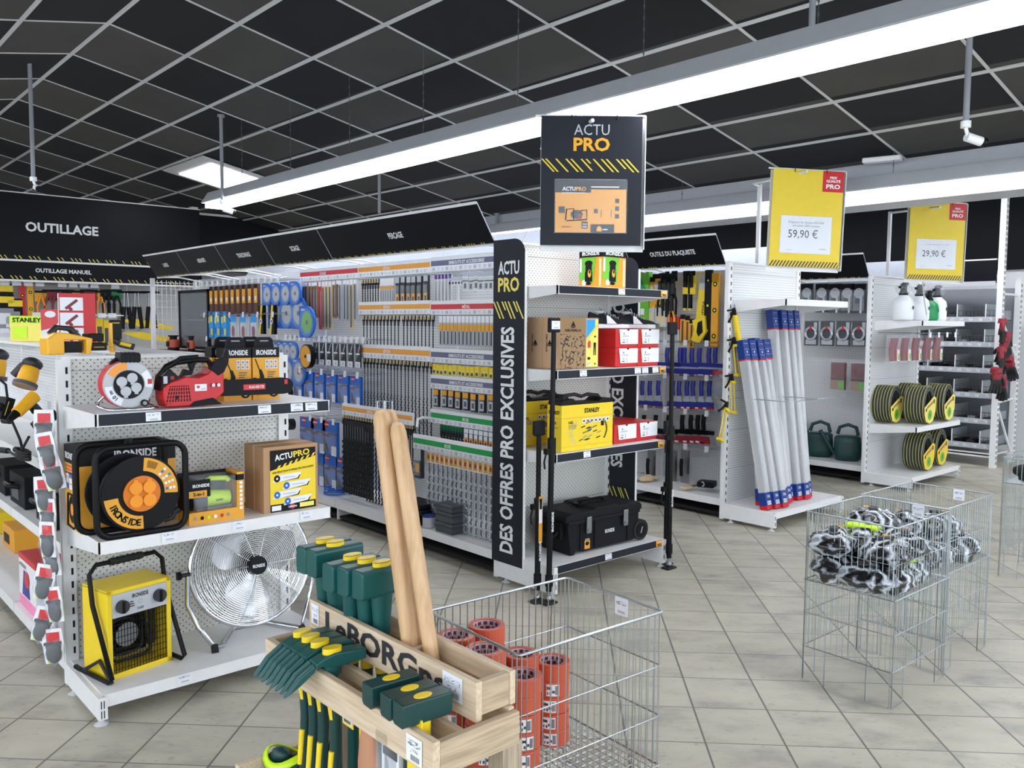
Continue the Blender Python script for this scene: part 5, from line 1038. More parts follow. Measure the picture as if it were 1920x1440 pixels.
def pack(name, cat, w_, h, d, base, deco=(), bubble=None, inner=None, tab=True):
    """flat retail pack hanging from its top edge, front towards local -y"""
    o = thing(name, (0, 0, 0), '', cat); m = M(); m.box(-w_/2, w_/2, -d/2, d/2, -h, 0, base); m.T = FRONT(-w_/2, -d/2-.0006, -h)
    for i, q in enumerate(deco):
        if q[0] == 'o': m.ell(q[1]*w_, q[2]*h, q[3]*w_, q[4]*w_, q[5], .001+i*.0003, 18)
        elif q[0] == 'p': m.poly([(a_*w_, b_*h) for a_, b_ in q[1]], q[2], .001+i*.0003)
        elif q[0] == 't': m.text(q[1], q[2]*w_, q[3]*h, q[4]*h, q[5], q[6]*w_, True, .001+i*.0003)
        else: m.rect(q[0]*w_, q[1]*h, q[2]*w_, q[3]*h, q[4], .001+i*.0003)
    if tab: m.T = Matrix(); m.cyl((0, -d*.5-.02, .004), (0, .16, .004), .0018, 'wire', 5)
    m.build('card', o)
    if bubble: m = M(); m.box(-w_*.42, w_*.42, -d/2-bubble, -d/2-.001, -h*.92, -h*.3, 'clear'); m.build('bubble', o, bev=.004)
    return o
def bit(L_, r=.0055, spiral=0, tagc='beige', head='black'):
    def f():
        o = thing('drill_bit', (0, 0, 0), '', 'drill bit'); m = M(); m.box(-.014, .014, -.004, .004, -.045, 0, head); m.T = FRONT(-.013, -.0046, -.045)
        m.rect(.001, .016, .025, .044, tagc); m.rect(.009, .02, .016, .034, 'black', .0012); m.T = Matrix(); m.cyl((0, -.02, .0), (0, .15, 0), .0016, 'wire', 4); m.build('header_tag', o)
        m = M(); m.cyl((0, 0, -.045), (0, 0, -.075), r*1.5, 'dsteel', 8); m.cyl((0, 0, -.07), (0, 0, -L_), r*.8, 'dsteel', 8)
        m.build('shank', o)
        if spiral:
            m = M(); z0 = -L_*spiral; n = int((L_+z0)/.006); pts = [(r*1.1*cos(t*.9), r*1.1*sin(t*.9), z0-(L_+z0)*t/n) for t in range(n+1)]; m.tube(pts, r*.55, 'dsteel', 5); m.build('spiral_flute', o)
        return o
    return f
def line(x, z, pxa, pxb, py, n, jit=0):
    ya, yb = onx(pxa, py, x).y, onx(pxb, py, x).y
    return [(x+random.uniform(-jit, jit)*2, ya+(yb-ya)*(i/(n-1) if n > 1 else 0), z+random.uniform(-jit, jit)) for i in range(n)]
def put(mk, fmt, grp, spots, rz=-90): Row(mk, fmt, grp).put(spots, rz)
ORNG = [(0, .62, 1, .9, 'white_plastic'), (.1, .6, .9, .86, 'ambre'), (.25, .66, .7, .8, 'brown')]
# bay with the orange rails
put(bit(.2), 'short drill bit with beige tag under the top orange rail, %s', 'short drill bits, top orange rail', line(3.56, 1.885, 680, 709, 530, 7))
put(lambda: pack('drill_pack', 'pack', .03, .2, .012, 'lgrey', [(0, .0, 1, .6, 'clearwhite'), (0, .72, 1, 1, 'paper'), (0, .6, 1, .7, 'ambre'), (.3, .05, .7, .55, 'steel')]), 'white narrow drill pack under the top orange rail, %s', 'white drill packs, top orange rail', line(3.56, 1.885, 716, 738, 530, 6))
put(lambda: pack('chisel_pack', 'pack', .05, .21, .02, 'charcoal', [(0, .8, 1, 1, 'lgrey'), (.1, .08, .9, .42, 'ambre'), (.3, .15, .65, .32, 'black')], .012), 'black and orange chisel pack under the top orange rail, %s', 'chisel packs, top orange rail', line(3.55, 1.885, 746, 800, 530, 6, .003))
put(bit(.3, .005), 'drill bit with beige tag under the second orange rail, %s', 'drill bits, second orange rail', line(3.56, 1.605, 682, 747, 600, 11)); put(bit(.31, .005), 'drill bit at the right end of second orange rail, %s', 'drill bits, right end of second orange rail', line(3.56, 1.605, 757, 812, 600, 9))
put(bit(.58, .0045, .45), 'long drill bit with beige tag under the third orange rail, %s', 'long drill bits, third orange rail', line(3.56, 1.275, 684, 808, 680, 20, .002))
put(bit(.62, .011, .3), 'thick spiral drill bit under the lowest orange rail, %s', 'thick spiral drill bits', line(3.42, .835, 645, 697, 800, 12)); put(bit(.68, .006, .25), 'thin spiral drill bit under the lowest orange rail, %s', 'thin spiral drill bits', line(3.5, .83, 688, 752, 800, 12)); put(bit(.62, .006, .4), 'drill bit at the right end of the lowest orange rail, %s', 'drill bits at the right end', line(3.43, .835, 755, 774, 810, 5))
# bay with grey, red and green rails
put(lambda: pack('bit_pack', 'pack', .03, .2, .012, 'clearwhite', [(0, .85, 1, 1, 'violet'), (.3, .05, .7, .8, 'steel')]), 'clear long bit pack under the top grey rail, %s', 'clear long bit packs', line(3.56, 1.885, 819, 845, 530, 5))
put(lambda: pack('bit_pack', 'pack', .035, .055, .012, 'paper', [(0, .5, 1, 1, 'greypaper'), (.2, .1, .8, .4, 'dgrey')]), 'tiny bit pack under the top grey rail, %s', 'tiny bit packs', line(3.56, 1.865, 845, 868, 520, 5))
put(lambda: pack('bit_pack', 'pack', .06, .13, .018, 'white_plastic', [(0, .75, 1, 1, 'greypaper'), (.0, .5, 1, .56, 'charcoal'), (.3, .15, .7, .4, 'dgrey')], .008), 'white accessory pack under the top grey rail, %s', 'white accessory packs, top grey rail', line(3.54, 1.89, 876, 924, 520, 6, .004))
put(lambda: pack('metal_drill_pack', 'pack', .035, .2, .014, 'lgrey', [(0, .78, 1, 1, 'paper'), (0, .5, 1, .72, 'ambre'), (.35, .04, .65, .48, 'dsteel')]), 'silver drill pack with orange band under the red METAL rail, %s', 'metal drill packs', line(3.55, 1.6, 828, 923, 600, 14))
put(lambda: pack('bit_box', 'pack', .038, .07, .014, 'paleyellow', [(.0, .55, 1, 1, 'yellow'), (.2, .1, .8, .4, 'dgrey')]), 'small yellow bit pack under the middle grey rail, %s', 'small yellow bit packs', line(3.55, 1.265, 815, 923, 690, 14, .004))
put(lambda: pack('accessory_pack', 'pack', .055, .12, .02, 'charcoal', [(0, .7, 1, 1, 'ambre'), (.1, .1, .9, .6, 'greypaper'), (.25, .2, .7, .5, 'black')], .01), 'black and orange accessory pack under the lower grey rail, %s', 'accessory packs, lower grey rail', line(3.55, 1.09, 822, 922, 740, 8, .006))
put(bit(.13, .008, .35, 'bgreen', 'dgreen'), 'short green wood drill bit under the upper green rail, %s', 'short green wood bits', line(3.56, .845, 828, 866, 800, 8))
put(lambda: pack('wood_bit_pack', 'pack', .045, .15, .016, 'charcoal', [(0, .8, 1, 1, 'paper'), (.08, .15, .92, .78, 'paper'), (.15, .2, .85, .6, 'ambre'), (.3, .3, .7, .5, 'dred')]), 'wood bit pack with amber label under the upper green rail, %s', 'wood bit packs, upper green rail', line(3.55, .845, 876, 922, 820, 6))
def auger(L_):
    def f():
        o = pack('auger_bit_pack', 'pack', .042, .085, .014, 'white_plastic', [(.08, .1, .92, .8, 'ambre'), (.3, .3, .7, .6, 'dred')]); m = M(); m.box(-.02, .02, -.012, .012, -L_, -.085, 'clear'); m.build('sleeve', o)
        m = M(); n = int((L_-.14)/.007); m.tube([(.0085*cos(t*.8), .0085*sin(t*.8), -.12-(L_-.14)*t/n) for t in range(n+1)], .0055, 'chrome', 5); m.cyl((0, 0, -.085), (0, 0, -L_+.01), .005, 'dsteel', 6); m.build('auger', o); return o
    return f
put(auger(.44), 'packed auger bit under the lower green rail, %s of the shorter ones', 'shorter packed auger bits', line(3.43, .68, 805, 848, 860, 6)); put(auger(.56), 'packed auger bit under the lower green rail, %s of the longer ones', 'longer packed auger bits', line(3.43, .68, 856, 922, 880, 8))
put(lambda: pack('case_pack', 'pack', .08, .21, .03, 'charcoal', [(.0, .6, 1, 1, 'lgrey'), (.2, .2, .8, .5, 'ambre')], .02), 'clear and black pack at the far end of the lower green rail', '', line(3.43, .68, 786, 786, 860, 1))
for i, (y, z, h) in enumerate(((4.4, .172, .07), (4.4, .243, .07), (4.4, .314, .05))):
    o = thing('grey_case', (3.4, y, z), 'dark grey plastic case on the base shelf, '+('lowest', 'middle', 'topmost')[i]+' of its stack', 'case', 'dark grey cases'); m = M(); m.box(-.07, .07, -.09, .09, 0, h-.002, 'dgrey'); m.build('body', o, bev=.006); m = M(); m.box(-.072, .072, -.092, .092, h*.6, h*.66, 'charcoal'); m.build('lid_seam', o)
for i in range(4):
    o = thing('flat_case', (3.42, 4.78+.02*(i % 2), .172+i*.035), 'flat black drill case on the base shelf, '+('lowest', 'second', 'third', 'topmost')[i]+' of its stack', 'case', 'flat black cases'); m = M(); m.box(-.09, .09, -.13, .13, 0, .031, 'blackmatt'); m.build('body', o, bev=.006); m = M(); m.box(-.092, -.088, -.04, .04, .008, .022, 'lgrey'); m.build('label_strip', o)
o = thing('white_tub', (3.36, 4.6, .172), 'small white and blue tub between the cases on the base shelf', 'tub'); m = M(); m.cyl((0, 0, 0), (0, 0, .07), .045, 'lgrey', 16); m.build('tub', o); m = M(); m.cyl((0, 0, .07), (0, 0, .08), .047, 'dblue', 16); m.build('lid', o)
o = thing('hook_bracket', onx(803, 790, 3.5), 'white metal hook bracket sticking out beside the green rail', 'bracket'); m = M(); m.tube([(.2, .0, 0), (-.05, 0, .03), (-.09, 0, .02), (-.11, -.02, -.03)], .01, 'white_metal', 8); m.build('arm', o)
# bay of saws
def sawsleeve(c1, c2, h):
    return lambda: pack('saw_blade_pack', 'pack', .045, h, .014, c1, [(.0, .9, 1, 1, 'paper'), (.25, .05, .6, .88, c2), (.7, .1, .9, .8, 'lgrey')])
sp = line(3.56, 1.89, 570, 668, 540, 16, .003)
put(sawsleeve('lbrown', 'brown', .3), 'brown saw blade sleeve under the red rail, %s of the brown ones', 'brown saw blade sleeves', sp[0:5]+sp[9:11]); put(sawsleeve('beige', 'charcoal', .4), 'pale long saw sleeve under red rail, %s of the pale', 'pale saw blade sleeves', sp[6:9]+sp[14:15]); put(sawsleeve('lgrey', 'dgrey', .33), 'grey saw blade sleeve under the red rail, %s of the grey ones', 'grey saw blade sleeves', sp[11:14]+sp[15:16]); put(sawsleeve('rail_red', 'red', .4), 'red saw blade sleeve under the red rail', '', sp[5:6])
put(lambda: pack('jigsaw_blade_pack', 'pack', .07, .18, .01, 'charcoal', [('p', [(0, .25), (.9, 1), (1, 1), (1, .9)], 'lgrey'), (0, .0, 1, .25, 'paper'), (.1, .55, .9, .62, 'paper'), (.3, .05, .7, .2, 'greypaper')]), 'black and white jigsaw blade pack hanging in the saw bay, %s', 'jigsaw blade packs', line(3.5, 1.38, 592, 672, 640, 7))
def wirerail(x, zt, pxa, pxb, py, n, par=None):
    a_, b_ = onx(pxa, py, x), onx(pxb, py, x); m = M(); w_ = a_.y-b_.y
    m.cyl((0, 0, 0), (0, -w_, 0), .003, 'wire', 6); m.cyl((.03, 0, .01), (.03, -w_, .01), .003, 'wire', 6)
    for k in range(n): y = -w_*(k+.5)/n; m.cyl((-.02, y, 0), (.26, y, 0), .0022, 'wire', 5); m.add([(-.022, y-.02, -.028), (-.022, y+.02, -.028), (-.018, y+.02, .022), (-.018, y-.02, .022)], [(0, 1, 2, 3)], 'paper')
    p = par or R1; return m.build('hook_rail', p, (x-p.location.x, a_.y-p.location.y, zt))
wirerail(3.46, 1.42, 535, 690, 632, 16); wirerail(3.46, 1.15, 556, 686, 695, 6); wirerail(3.42, 1.93, 377, 532, 520, 14); wirerail(3.42, 1.62, 375, 530, 575, 6); wirerail(3.42, 1.38, 380, 520, 622, 6); wirerail(3.44, .76, 575, 640, 775, 3)
def bluepack(name, w_, h, disc=True):
    d = [('t', 'LEMAN', .3, .88, .05, 'white_plastic', .3), (.0, .55, .45, .62, 'brown'), (.4, .62, 1, .68, 'brown'), (.35, .55, .5, .68, 'brown'), (.62, .02, .95, .3, 'paper')]
    d = [('o', .3, .9, .13, .13, 'red')]+d+([('p', [(.1, .1), (.5, .1), (.15, .48)], 'charcoal')])
    return lambda: pack(name, 'pack', w_, h, .02, 'blue', d, .008)
put(bluepack('sanding_pack', .16, .23), 'blue sanding sheet pack in the middle row of the saw bay, %s', 'blue sanding packs, middle row', line(3.5, 1.13, 560, 668, 705, 6))
put(bluepack('sanding_pack', .24, .28), 'large blue sanding pack in the lower row, %s', 'large blue sanding packs, lower row', line(3.45, .75, 577, 620, 780, 3)); put(bluepack('sanding_pack', .22, .28), 'large blue sanding pack near the base shelf, %s', 'large blue sanding packs near the base', line(3.5, .46, 598, 645, 845, 3))
def discpack(w_, dc='lgrey'):
    def f():
        o = thing('disc_pack', (0, 0, 0), '', 'pack'); m = M(); m.T = FRONT(0, 0, -w_); m.prism([(-w_/2, -w_*.1), (w_*.1, -w_*.1)]+arc(0, w_*.4, w_*.5, -60, 90, 8)+[(-w_/2, w_*.9)], .015, 'blue'); m.text('LEMAN', -w_*.25, w_*.75, w_*.07, 'white_plastic', w_*.25, True, .016); m.build('card', o)
        m = M(); m.T = FRONT(0, -.016, -w_*.62); m.ring(0, 0, w_*.08, w_*.33, 0, 360, dc, .0, 22); m.ell(0, 0, w_*.08, w_*.08, 'dgrey', .0, 12); m.ring(0, 0, w_*.34, w_*.37, 0, 360, 'lblue', .0, 22); m.build('disc', o)
        m = M(); m.T = FRONT(0, -.015, -w_*.62); m.ell(0, 0, w_*.45, w_*.45, 'clear', .006, 24); m.build('window', o)
        return o
    return f
put(discpack(.28), 'large blue saw disc pack left of the saw bay, %s', 'large blue saw disc packs', line(3.5, 1.8, 518, 562, 560, 3)); put(discpack(.26, 'lgreen'), 'blue saw disc pack with a green centre', '', line(3.4, 1.71, 578, 578, 575, 1))
put(discpack(.17), 'small blue disc pack below the large ones, %s', 'small blue disc packs', line(3.48, 1.4, 508, 552, 620, 5)); put(discpack(.2), 'small blue disc pack beside the yellow belts, %s', 'blue disc packs by the belts', line(3.48, 1.92, 503, 556, 530, 4)); put(discpack(.24), 'blue disc pack behind the chainsaw bar, %s', 'blue disc packs behind the saw', line(3.48, 1.27, 522, 562, 650, 3))
put(lambda: pack('sanding_belt', 'pack', .07, .3, .03, 'brown', [(.0, .42, 1, .86, 'ambre'), (.25, .5, .75, .62, 'paper'), (0, .86, 1, 1, 'black')]), 'yellow and brown sanding belt at the far row end, %s', 'sanding belts', line(3.46, 1.9, 398, 482, 540, 9))
put(lambda: pack('sanding_sheet_pack', 'pack', .13, .26, .03, 'lblue', [(.1, .55, .35, .8, 'paleyellow'), (.5, .6, .9, .85, 'paleyellow'), (.6, .1, .95, .35, 'yellow'), (.15, .15, .3, .4, 'dblue')]), 'bright blue sanding sheet pack below the belts, %s', 'bright blue sheet packs', line(3.46, 1.65, 397, 422, 590, 3))
put(lambda: pack('clear_pack', 'pack', .12, .25, .03, 'clearwhite', [(0, .7, 1, 1, 'lblue'), ('o', .5, .35, .3, .45, 'dred')], .015), 'clear pack with a dark red pad, %s', 'clear packs with red pads', line(3.46, 1.62, 440, 478, 600, 3)); put(lambda: pack('cutting_disc_pack', 'pack', .09, .26, .03, 'black', [('p', [(0, 0), (.4, 0), (.9, 1), (.5, 1)], 'yellow'), ('o', .5, .45, .3, .3, 'paper'), ('o', .5, .45, .12, .12, 'black')]), 'black and yellow disc pack, %s', 'black and yellow disc packs', line(3.46, 1.7, 492, 512, 590, 2))
o = thing('polishing_wheel', onx(583, 668, 3.46), 'olive and black polishing wheel hanging below the hook rail', 'polishing wheel'); m = M(); m.T = LEFT(-.01, 0, 0); m.cyl((0, 0, 0), (0, 0, .04), .1, 'black', 28); m.build('wheel', o); m = M(); m.T = LEFT(-.0515, 0, 0); m.ell(0, 0, .092, .092, 'dorange', .0, 24); m.ell(0, 0, .015, .015, 'black', .001, 12); m.rect(.03, -.04, .09, .02, 'paper', .001); m.build('label', o); o.location.z -= .0
for i in range(3):
    o = thing('blue_cable_ring', (3.42+.02*i, 5.98+.03*i, .178+i*.012), 'coiled blue wrapped ring lying on the base shelf, '+('lowest', 'middle', 'topmost')[i], 'ring', 'blue rings on the base shelf'); m = M(); m.tube([(.07*cos(t), .09*sin(t), .004) for t in [2*pi*k/22 for k in range(22)]], .006, 'blue', 6, True); m.build('ring', o)
for i, (px, py) in enumerate(((545, 735), (550, 795))):
    o = thing('grinding_head', onx(px, py, 3.5), 'dark rubber grinding head behind the end bay, '+('upper', 'lower')[i]+' one', 'tool', 'grinding heads'); m = M(); m.T = LEFT(0, 0, 0); m.cyl((0, 0, 0), (0, 0, .06), .05, 'rubber', 18); m.build('head', o); m = M(); m.T = LEFT(-.061, 0, 0); m.ring(0, 0, .015, .04, 0, 360, 'steel', 0); m.build('ring', o)

# white wire side panel, black cabinet, and laser level at the far end of the row
P0 = onx(285, 600, 3.28)
o = thing('wire_grid_panel', (3.28, 9.62, 0), 'white wire grid side panel closing the far end of the central row', 'panel')
m = M(); m.box(-.02, .02, -.02, .02, 0, 2.02, 'white_metal'); m.box(.46, .49, -.02, .02, 0, 2.02, 'white_metal'); m.build('frame', o)
m = M()
for k in range(9): m.cyl((.05+k*.05, 0, .8), (.05+k*.05, 0, 2.0), .003, 'white_metal', 5)
for k in range(18): m.cyl((.0, 0, .82+k*.068), (.48, 0, .82+k*.068), .003, 'white_metal', 5)
m.build('grid', o)
o = thing('black_display_cabinet', (3.72, 8.95, 1.26), 'black framed glass display cabinet at the far end of the row', 'cabinet')
m = M(); m.box(.1, .14, -.45, .35, 0, .62, 'black'); m.box(-.28, .14, .31, .35, 0, .62, 'black'); m.box(-.28, .14, -.45, .35, .59, .62, 'black'); m.box(-.28, .14, -.45, .35, 0, .03, 'black'); m.box(-.28, -.25, -.45, -.42, 0, .62, 'black'); m.box(-.28, -.25, .32, .35, 0, .62, 'black'); m.build('frame', o)
m = M(); m.box(-.275, -.27, -.42, .32, .03, .59, 'clear'); m.build('glass_door', o)
for z in (.3,): m = M(); m.box(-.26, .1, -.44, .33, z, z+.012, 'dgrey'); m.build('shelf', o)
o = thing('brown_display_shelf', (3.5, 9.1, 1.235), 'dark brown display shelf under the laser level', 'shelf'); m = M(); m.box(-.22, .14, -.7, .75, -.04, 0, 'brown'); m.build('board', o)
def laser(x, y, lb, s=1):
    o = thing('laser_level', (x, y, 1.235), lb, 'laser level'); m = M(); m.cyl((0, 0, .0), (0, 0, .035), .06*s, 'black', 16); m.cyl((0, 0, .035), (0, 0, .12), .065*s, 'tape', 16); m.build('body', o, bev=.004); m = M(); m.cyl((0, 0, .12), (0, 0, .15), .04*s, 'black', 14); m.cyl((0, 0, .15), (0, 0, .165), .055*s, 'black', 14); m.build('turret', o); m = M(); m.box(-.068*s, -.055*s, -.03, .03, .045, .1, 'black'); m.build('screen', o)
laser(3.36, 9.25, 'orange and black laser level on the brown shelf'); laser(3.36, 8.75, 'smaller orange laser level to the right on the brown shelf', .6)
o = thing('orange_case', (3.45, 8.7, 1.04), 'orange red case below the brown display shelf', 'case'); m = M(); m.box(-.1, .1, -.2, .2, 0, .12, 'tape'); m.build('case', o, bev=.01); m = M(); m.tube([(-.1, -.05, .1), (-.13, -.05, .1), (-.13, .05, .1), (-.1, .05, .1)], .008, 'black', 6); m.build('handle', o)
o = thing('black_shelf_bracket', (3.5, 8.95, .9), 'dark steel stand carrying the orange case and brown shelf', 'stand'); m = M(); m.box(-.12, .2, -.5, .6, .1, .135, 'black'); m.build('lower_shelf', o)
for y in (-.5, .58): m = M(); m.box(-.12, -.1, y, y+.02, .1, .3, 'black'); m.build('post', o)
# ================================================================ second row, left side: plasterer's tools
def level(c, h):
    def f():
        o = thing('spirit_level', (0, 0, 0), '', 'spirit level'); m = M(); m.box(-.035, .035, -.012, .012, -h, 0, c); m.build('bar', o, bev=.002)
        for z in (-.15*h, -.5*h, -.85*h): m = M(); m.T = FRONT(0, -.0126, z); m.ell(0, 0, .02, .02, 'black'); m.ell(0, 0, .01, .01, 'lime', .0014); m.build('vial', o)
        return o
    return f
def at6(px, py, x=6.02): return tuple(onx(px, py, x))
put(level('ambre', .62), 'amber spirit level hanging beside the end bay upright', '', [at6(1343, 512)]); put(level('blackmatt', .6), 'black spirit level hanging left of the amber one', '', [at6(1330, 506)])
def handsaw():
    o = thing('hand_saw', (0, 0, 0), '', 'saw'); m = M(); m.T = FRONT(0, -.002, 0); m.prism([(-.005, 0), (.06, 0), (.075, -.42), (-.045, -.42)], .004, 'yellow'); m.poly([(.0, -.01), (.05, -.01), (.056, -.14), (-.01, -.14)], 'lgrey', .005); T = m.T; m.T = T @ MV(.03, -.3, 0) @ RZ(-95); m.text('STANLEY', 0, -.01, .02, 'black', .12, True, .006); m.build('blade_sleeve', o)
    m = M(); m.T = FRONT(.0, -.012, 0); m.prism([(-.06, -.4), (.07, -.36), (.085, -.5), (.02, -.6), (-.07, -.57), (-.035, -.48)], .024, 'yellow'); m.poly([(.0, -.42), (.045, -.4), (.055, -.5), (.01, -.54), (-.01, -.5)], 'black', .0245); m.build('handle', o, bev=.004); return o
put(handsaw, 'yellow hand saw lettered STANLEY with black inset in its handle', '', [at6(1315, 512)])
def cutter():
    o = pack('cutter_card', 'knife', .075, .2, .006, 'yellow', [(0, .8, 1, 1, 'black')]); m = M(); m.box(-.015, .015, -.03, -.005, -.14, -.02, 'blackmatt'); m.box(-.014, .014, -.03, -.005, -.32, -.2, 'blackmatt'); m.cyl((0, -.017, -.32), (0, -.017, -.34), .014, 'yellow', 10); m.build('tool', o); return o
put(cutter, 'black drywall knife on a yellow card, %s', 'drywall knives on yellow cards', [at6(1288, 508), at6(1298, 508)])
put(lambda: pack('tool_card', 'card', .09, .27, .01, 'ambre', [(0, .85, 1, 1, 'black'), (.3, .2, .75, .7, 'lgrey')]), 'orange tool card beside the green bags, %s', 'orange tool cards', [at6(1222, 520), at6(1232, 514)])
def snips(hc):
    def f():
        o = thing('snips', (0, 0, 0), '', 'pliers'); m = M(); m.box(-.03, .03, -.004, .004, -.09, 0, 'black'); m.rect if 0 else None; m.build('header_card', o)
        m = M(); m.T = FRONT(0, -.01, 0); m.prism([(-.015, -.07), (.015, -.07), (.022, -.2), (-.022, -.2)], .018, 'dsteel'); m.build('jaws', o)
        for s_ in (-1, 1): m = M(); m.tube([(s_*.008, -.01, -.19), (s_*.03, -.01, -.26), (s_*.028, -.01, -.38)], .011, hc, 8); m.build('grip', o)
        return o
    return f
put(snips('blackmatt'), 'black gripped pliers hanging under the sign, %s', 'black pliers', [at6(1241, 512), at6(1250, 509), at6(1257, 513), at6(1265, 508)]); put(snips('ambre'), 'black snips with amber handles', '', [at6(1262, 540)])
put(lambda: pack('green_bag', 'bag', .11, .55, .05, 'lgreen', [('p', [(.2, .9), (.8, .7), (.2, .6)], 'bgreen'), (.2, .3, .6, .4, 'paper')]), 'green plaster bag hanging at the far end, %s', 'green bags', [at6(1203, 512), at6(1211, 510)])
put(lambda: pack('clear_brush_pack', 'pack', .08, .14, .03, 'clearwhite', [(.2, .1, .8, .7, 'beige')]), 'clear pack with pale roller above the shoe boxes, %s', 'clear roller packs', [at6(1212, 575), at6(1222, 577), at6(1237, 577), at6(1245, 583)])
def screwdriver(): 
    o = thing('screwdriver', (0, 0, 0), '', 'screwdriver'); m = M(); m.cyl((0, 0, -.01), (0, 0, -.12), .017, 'red', 10, .014); m.build('handle', o); m = M(); m.cyl((0, 0, -.12), (0, 0, -.22), .004, 'steel', 6); m.build('blade', o); return o
put(screwdriver, 'red handled screwdriver behind the shoe boxes, %s', 'red screwdrivers', [at6(1259, 588), at6(1265, 588), at6(1272, 592)])
put(lambda: pack('jab_saw_card', 'card', .05, .26, .01, 'ambre', [(0, .85, 1, 1, 'black'), (.3, .1, .7, .8, 'brown')]), 'orange jab saw card beside the red screwdrivers, %s', 'jab saw cards', [at6(1281, 590), at6(1290, 592), at6(1298, 598)])
def knife(w_, hc='sblue', bc='greypaper', lab=True):
    def f():
        o = thing('filling_knife', (0, 0, 0), '', 'scraper'); m = M(); m.tube([(0, 0, 0), (0, -.006, -.05), (0, 0, -.1)], .015, hc, 8); m.build('handle', o)
        m = M(); m.T = FRONT(0, -.004, 0); 
        if w_ > .16: m.box(-w_/2, w_/2, -.125, -.1, -.004, .01, hc); m.prism([(-w_/2, -.125), (w_/2, -.125), (w_/2+.02, -.19), (-w_/2-.02, -.19)], .002, bc)
        else: m.prism([(-.012, -.09), (.012, -.09), (.02, -.12), (w_/2, -.19), (-w_/2, -.19), (-.02, -.12)], .002, bc)
        m.build('blade', o)
        if lab: m = M(); m.T = FRONT(0, -.0068, 0); m.poly([(-w_*.35, -.18), (w_*.35, -.18), (w_*.3, -.14), (-w_*.3, -.14)], 'sblue' if hc == 'sblue' else 'dred', 0); m.rect(-w_*.35, -.188, w_*.35, -.176, 'red', .001); m.rect(-w_*.33, -.188, -w_*.15, -.176, 'paper', .0016); m.build('label', o)
        return o
    return f
put(knife(.24), 'wide blue filling knife in the top scraper row, %s', 'wide filling knives', [at6(x_, 652)+(1.3,) for x_ in (1252, 1284, 1330)]); put(knife(.1), 'narrow blue filling knife in the top scraper row, %s', 'narrow filling knives', [at6(x_, 652)+(1.3,) for x_ in (1276, 1298, 1312, 1342)])
put(knife(.13), 'blue scraper in the second row, %s', 'blue scrapers, second row', [at6(x_, 714)+(1.3,) for x_ in (1205, 1219, 1235, 1262, 1274, 1289, 1300, 1316, 1331)])
put(knife(.17, 'black', 'grey'), 'black scraper in the third row, %s', 'black scrapers, third row', [at6(x_, 778)+(1.3,) for x_ in (1208, 1230, 1254, 1280, 1296, 1309, 1320)])
def trowel():
    o = thing('plastering_trowel', (0, 0, 0), '', 'trowel'); m = M(); m.box(-.045, .045, 0, .003, -.3, -.01, 'steel'); m.build('blade', o); m = M(); m.tube([(0, -.05, -.08), (0, -.055, -.15), (0, -.05, -.23)], .015, 'black', 8); m.build('grip', o); m = M(); m.tube([(0, 0, -.12), (0, -.045, -.09)], .006, 'steel', 6); m.build('stem', o); return o
put(trowel, 'steel plastering trowel with black grip in the lowest row, %s', 'plastering trowels', [at6(x_, 842) for x_ in (1222, 1262, 1285)])
for zt, py in ((1.33, 645), (1.13, 708), (.93, 773), (.70, 838)):
    wirerail(5.96, at6(1280, py-3, 5.96)[2], 1195, 1348, py-3, 4, R2)
o = thing('work_glove', (5.82, 4.72, .2), 'tan work glove on the lower shelf of the second row', 'gloves'); m = M(); m.sph((0, 0, 0), (.09, .05, .03), 'beige', 12, 8, lambda p: p*(1+.15*sin(6*p.x))); m.build('palm', o)
for k in range(4): m = M(); m.sph((.08, -.035+k*.022, .0), (.045, .012, .012), 'beige', 8, 6); m.build('finger', o)
o = thing('plastic_wrap_pile', (5.82, 4.85, .2), 'crumpled clear plastic wrap on the lower shelf of the second row', 'wrap', None); m = M(); m.sph((0, 0, 0), (.12, .12, .035), 'bag', 16, 10, lambda p: p*(1+.2*sin(9*p.x)*sin(8*p.y))); m.build('wrap', o)
o = thing('paint_brush', (5.8, 4.25, .19), 'pale bristle brush lying on the lower shelf near the end bay', 'brush'); m = M(); m.box(-.1, .0, -.03, .03, 0, .02, 'beige'); m.build('bristles', o, bev=.005); m = M(); m.box(0, .1, -.012, .012, 0, .018, 'lbrown'); m.build('handle', o, bev=.005)
o = thing('black_scale', (5.86, 4.12, .21), 'black round-dial tool lying on the lower shelf by the upright', 'tool'); m = M(); m.box(-.06, .06, -.07, .07, 0, .05, 'black'); m.build('body', o, bev=.01, rz=20); m = M(); m.T = LEFT(-.065, 0, .03); m.ring(0, 0, .012, .022, 0, 360, 'lgrey', 0); m.build('dial', o)
o = thing('lint_bag', at6(1350, 695, 5.9), 'clear bag of grey wool hanging over the scrapers', 'bag'); m = M(); m.sph((0, 0, -.12), (.05, .07, .13), 'clear', 12, 8); m.build('bag', o); m = M(); m.sph((0, 0, -.14), (.04, .055, .08), 'grey', 12, 8); m.build('wool', o); m = M(); m.box(-.004, .004, -.07, .07, -.03, .0, 'red'); m.build('header_card', o)

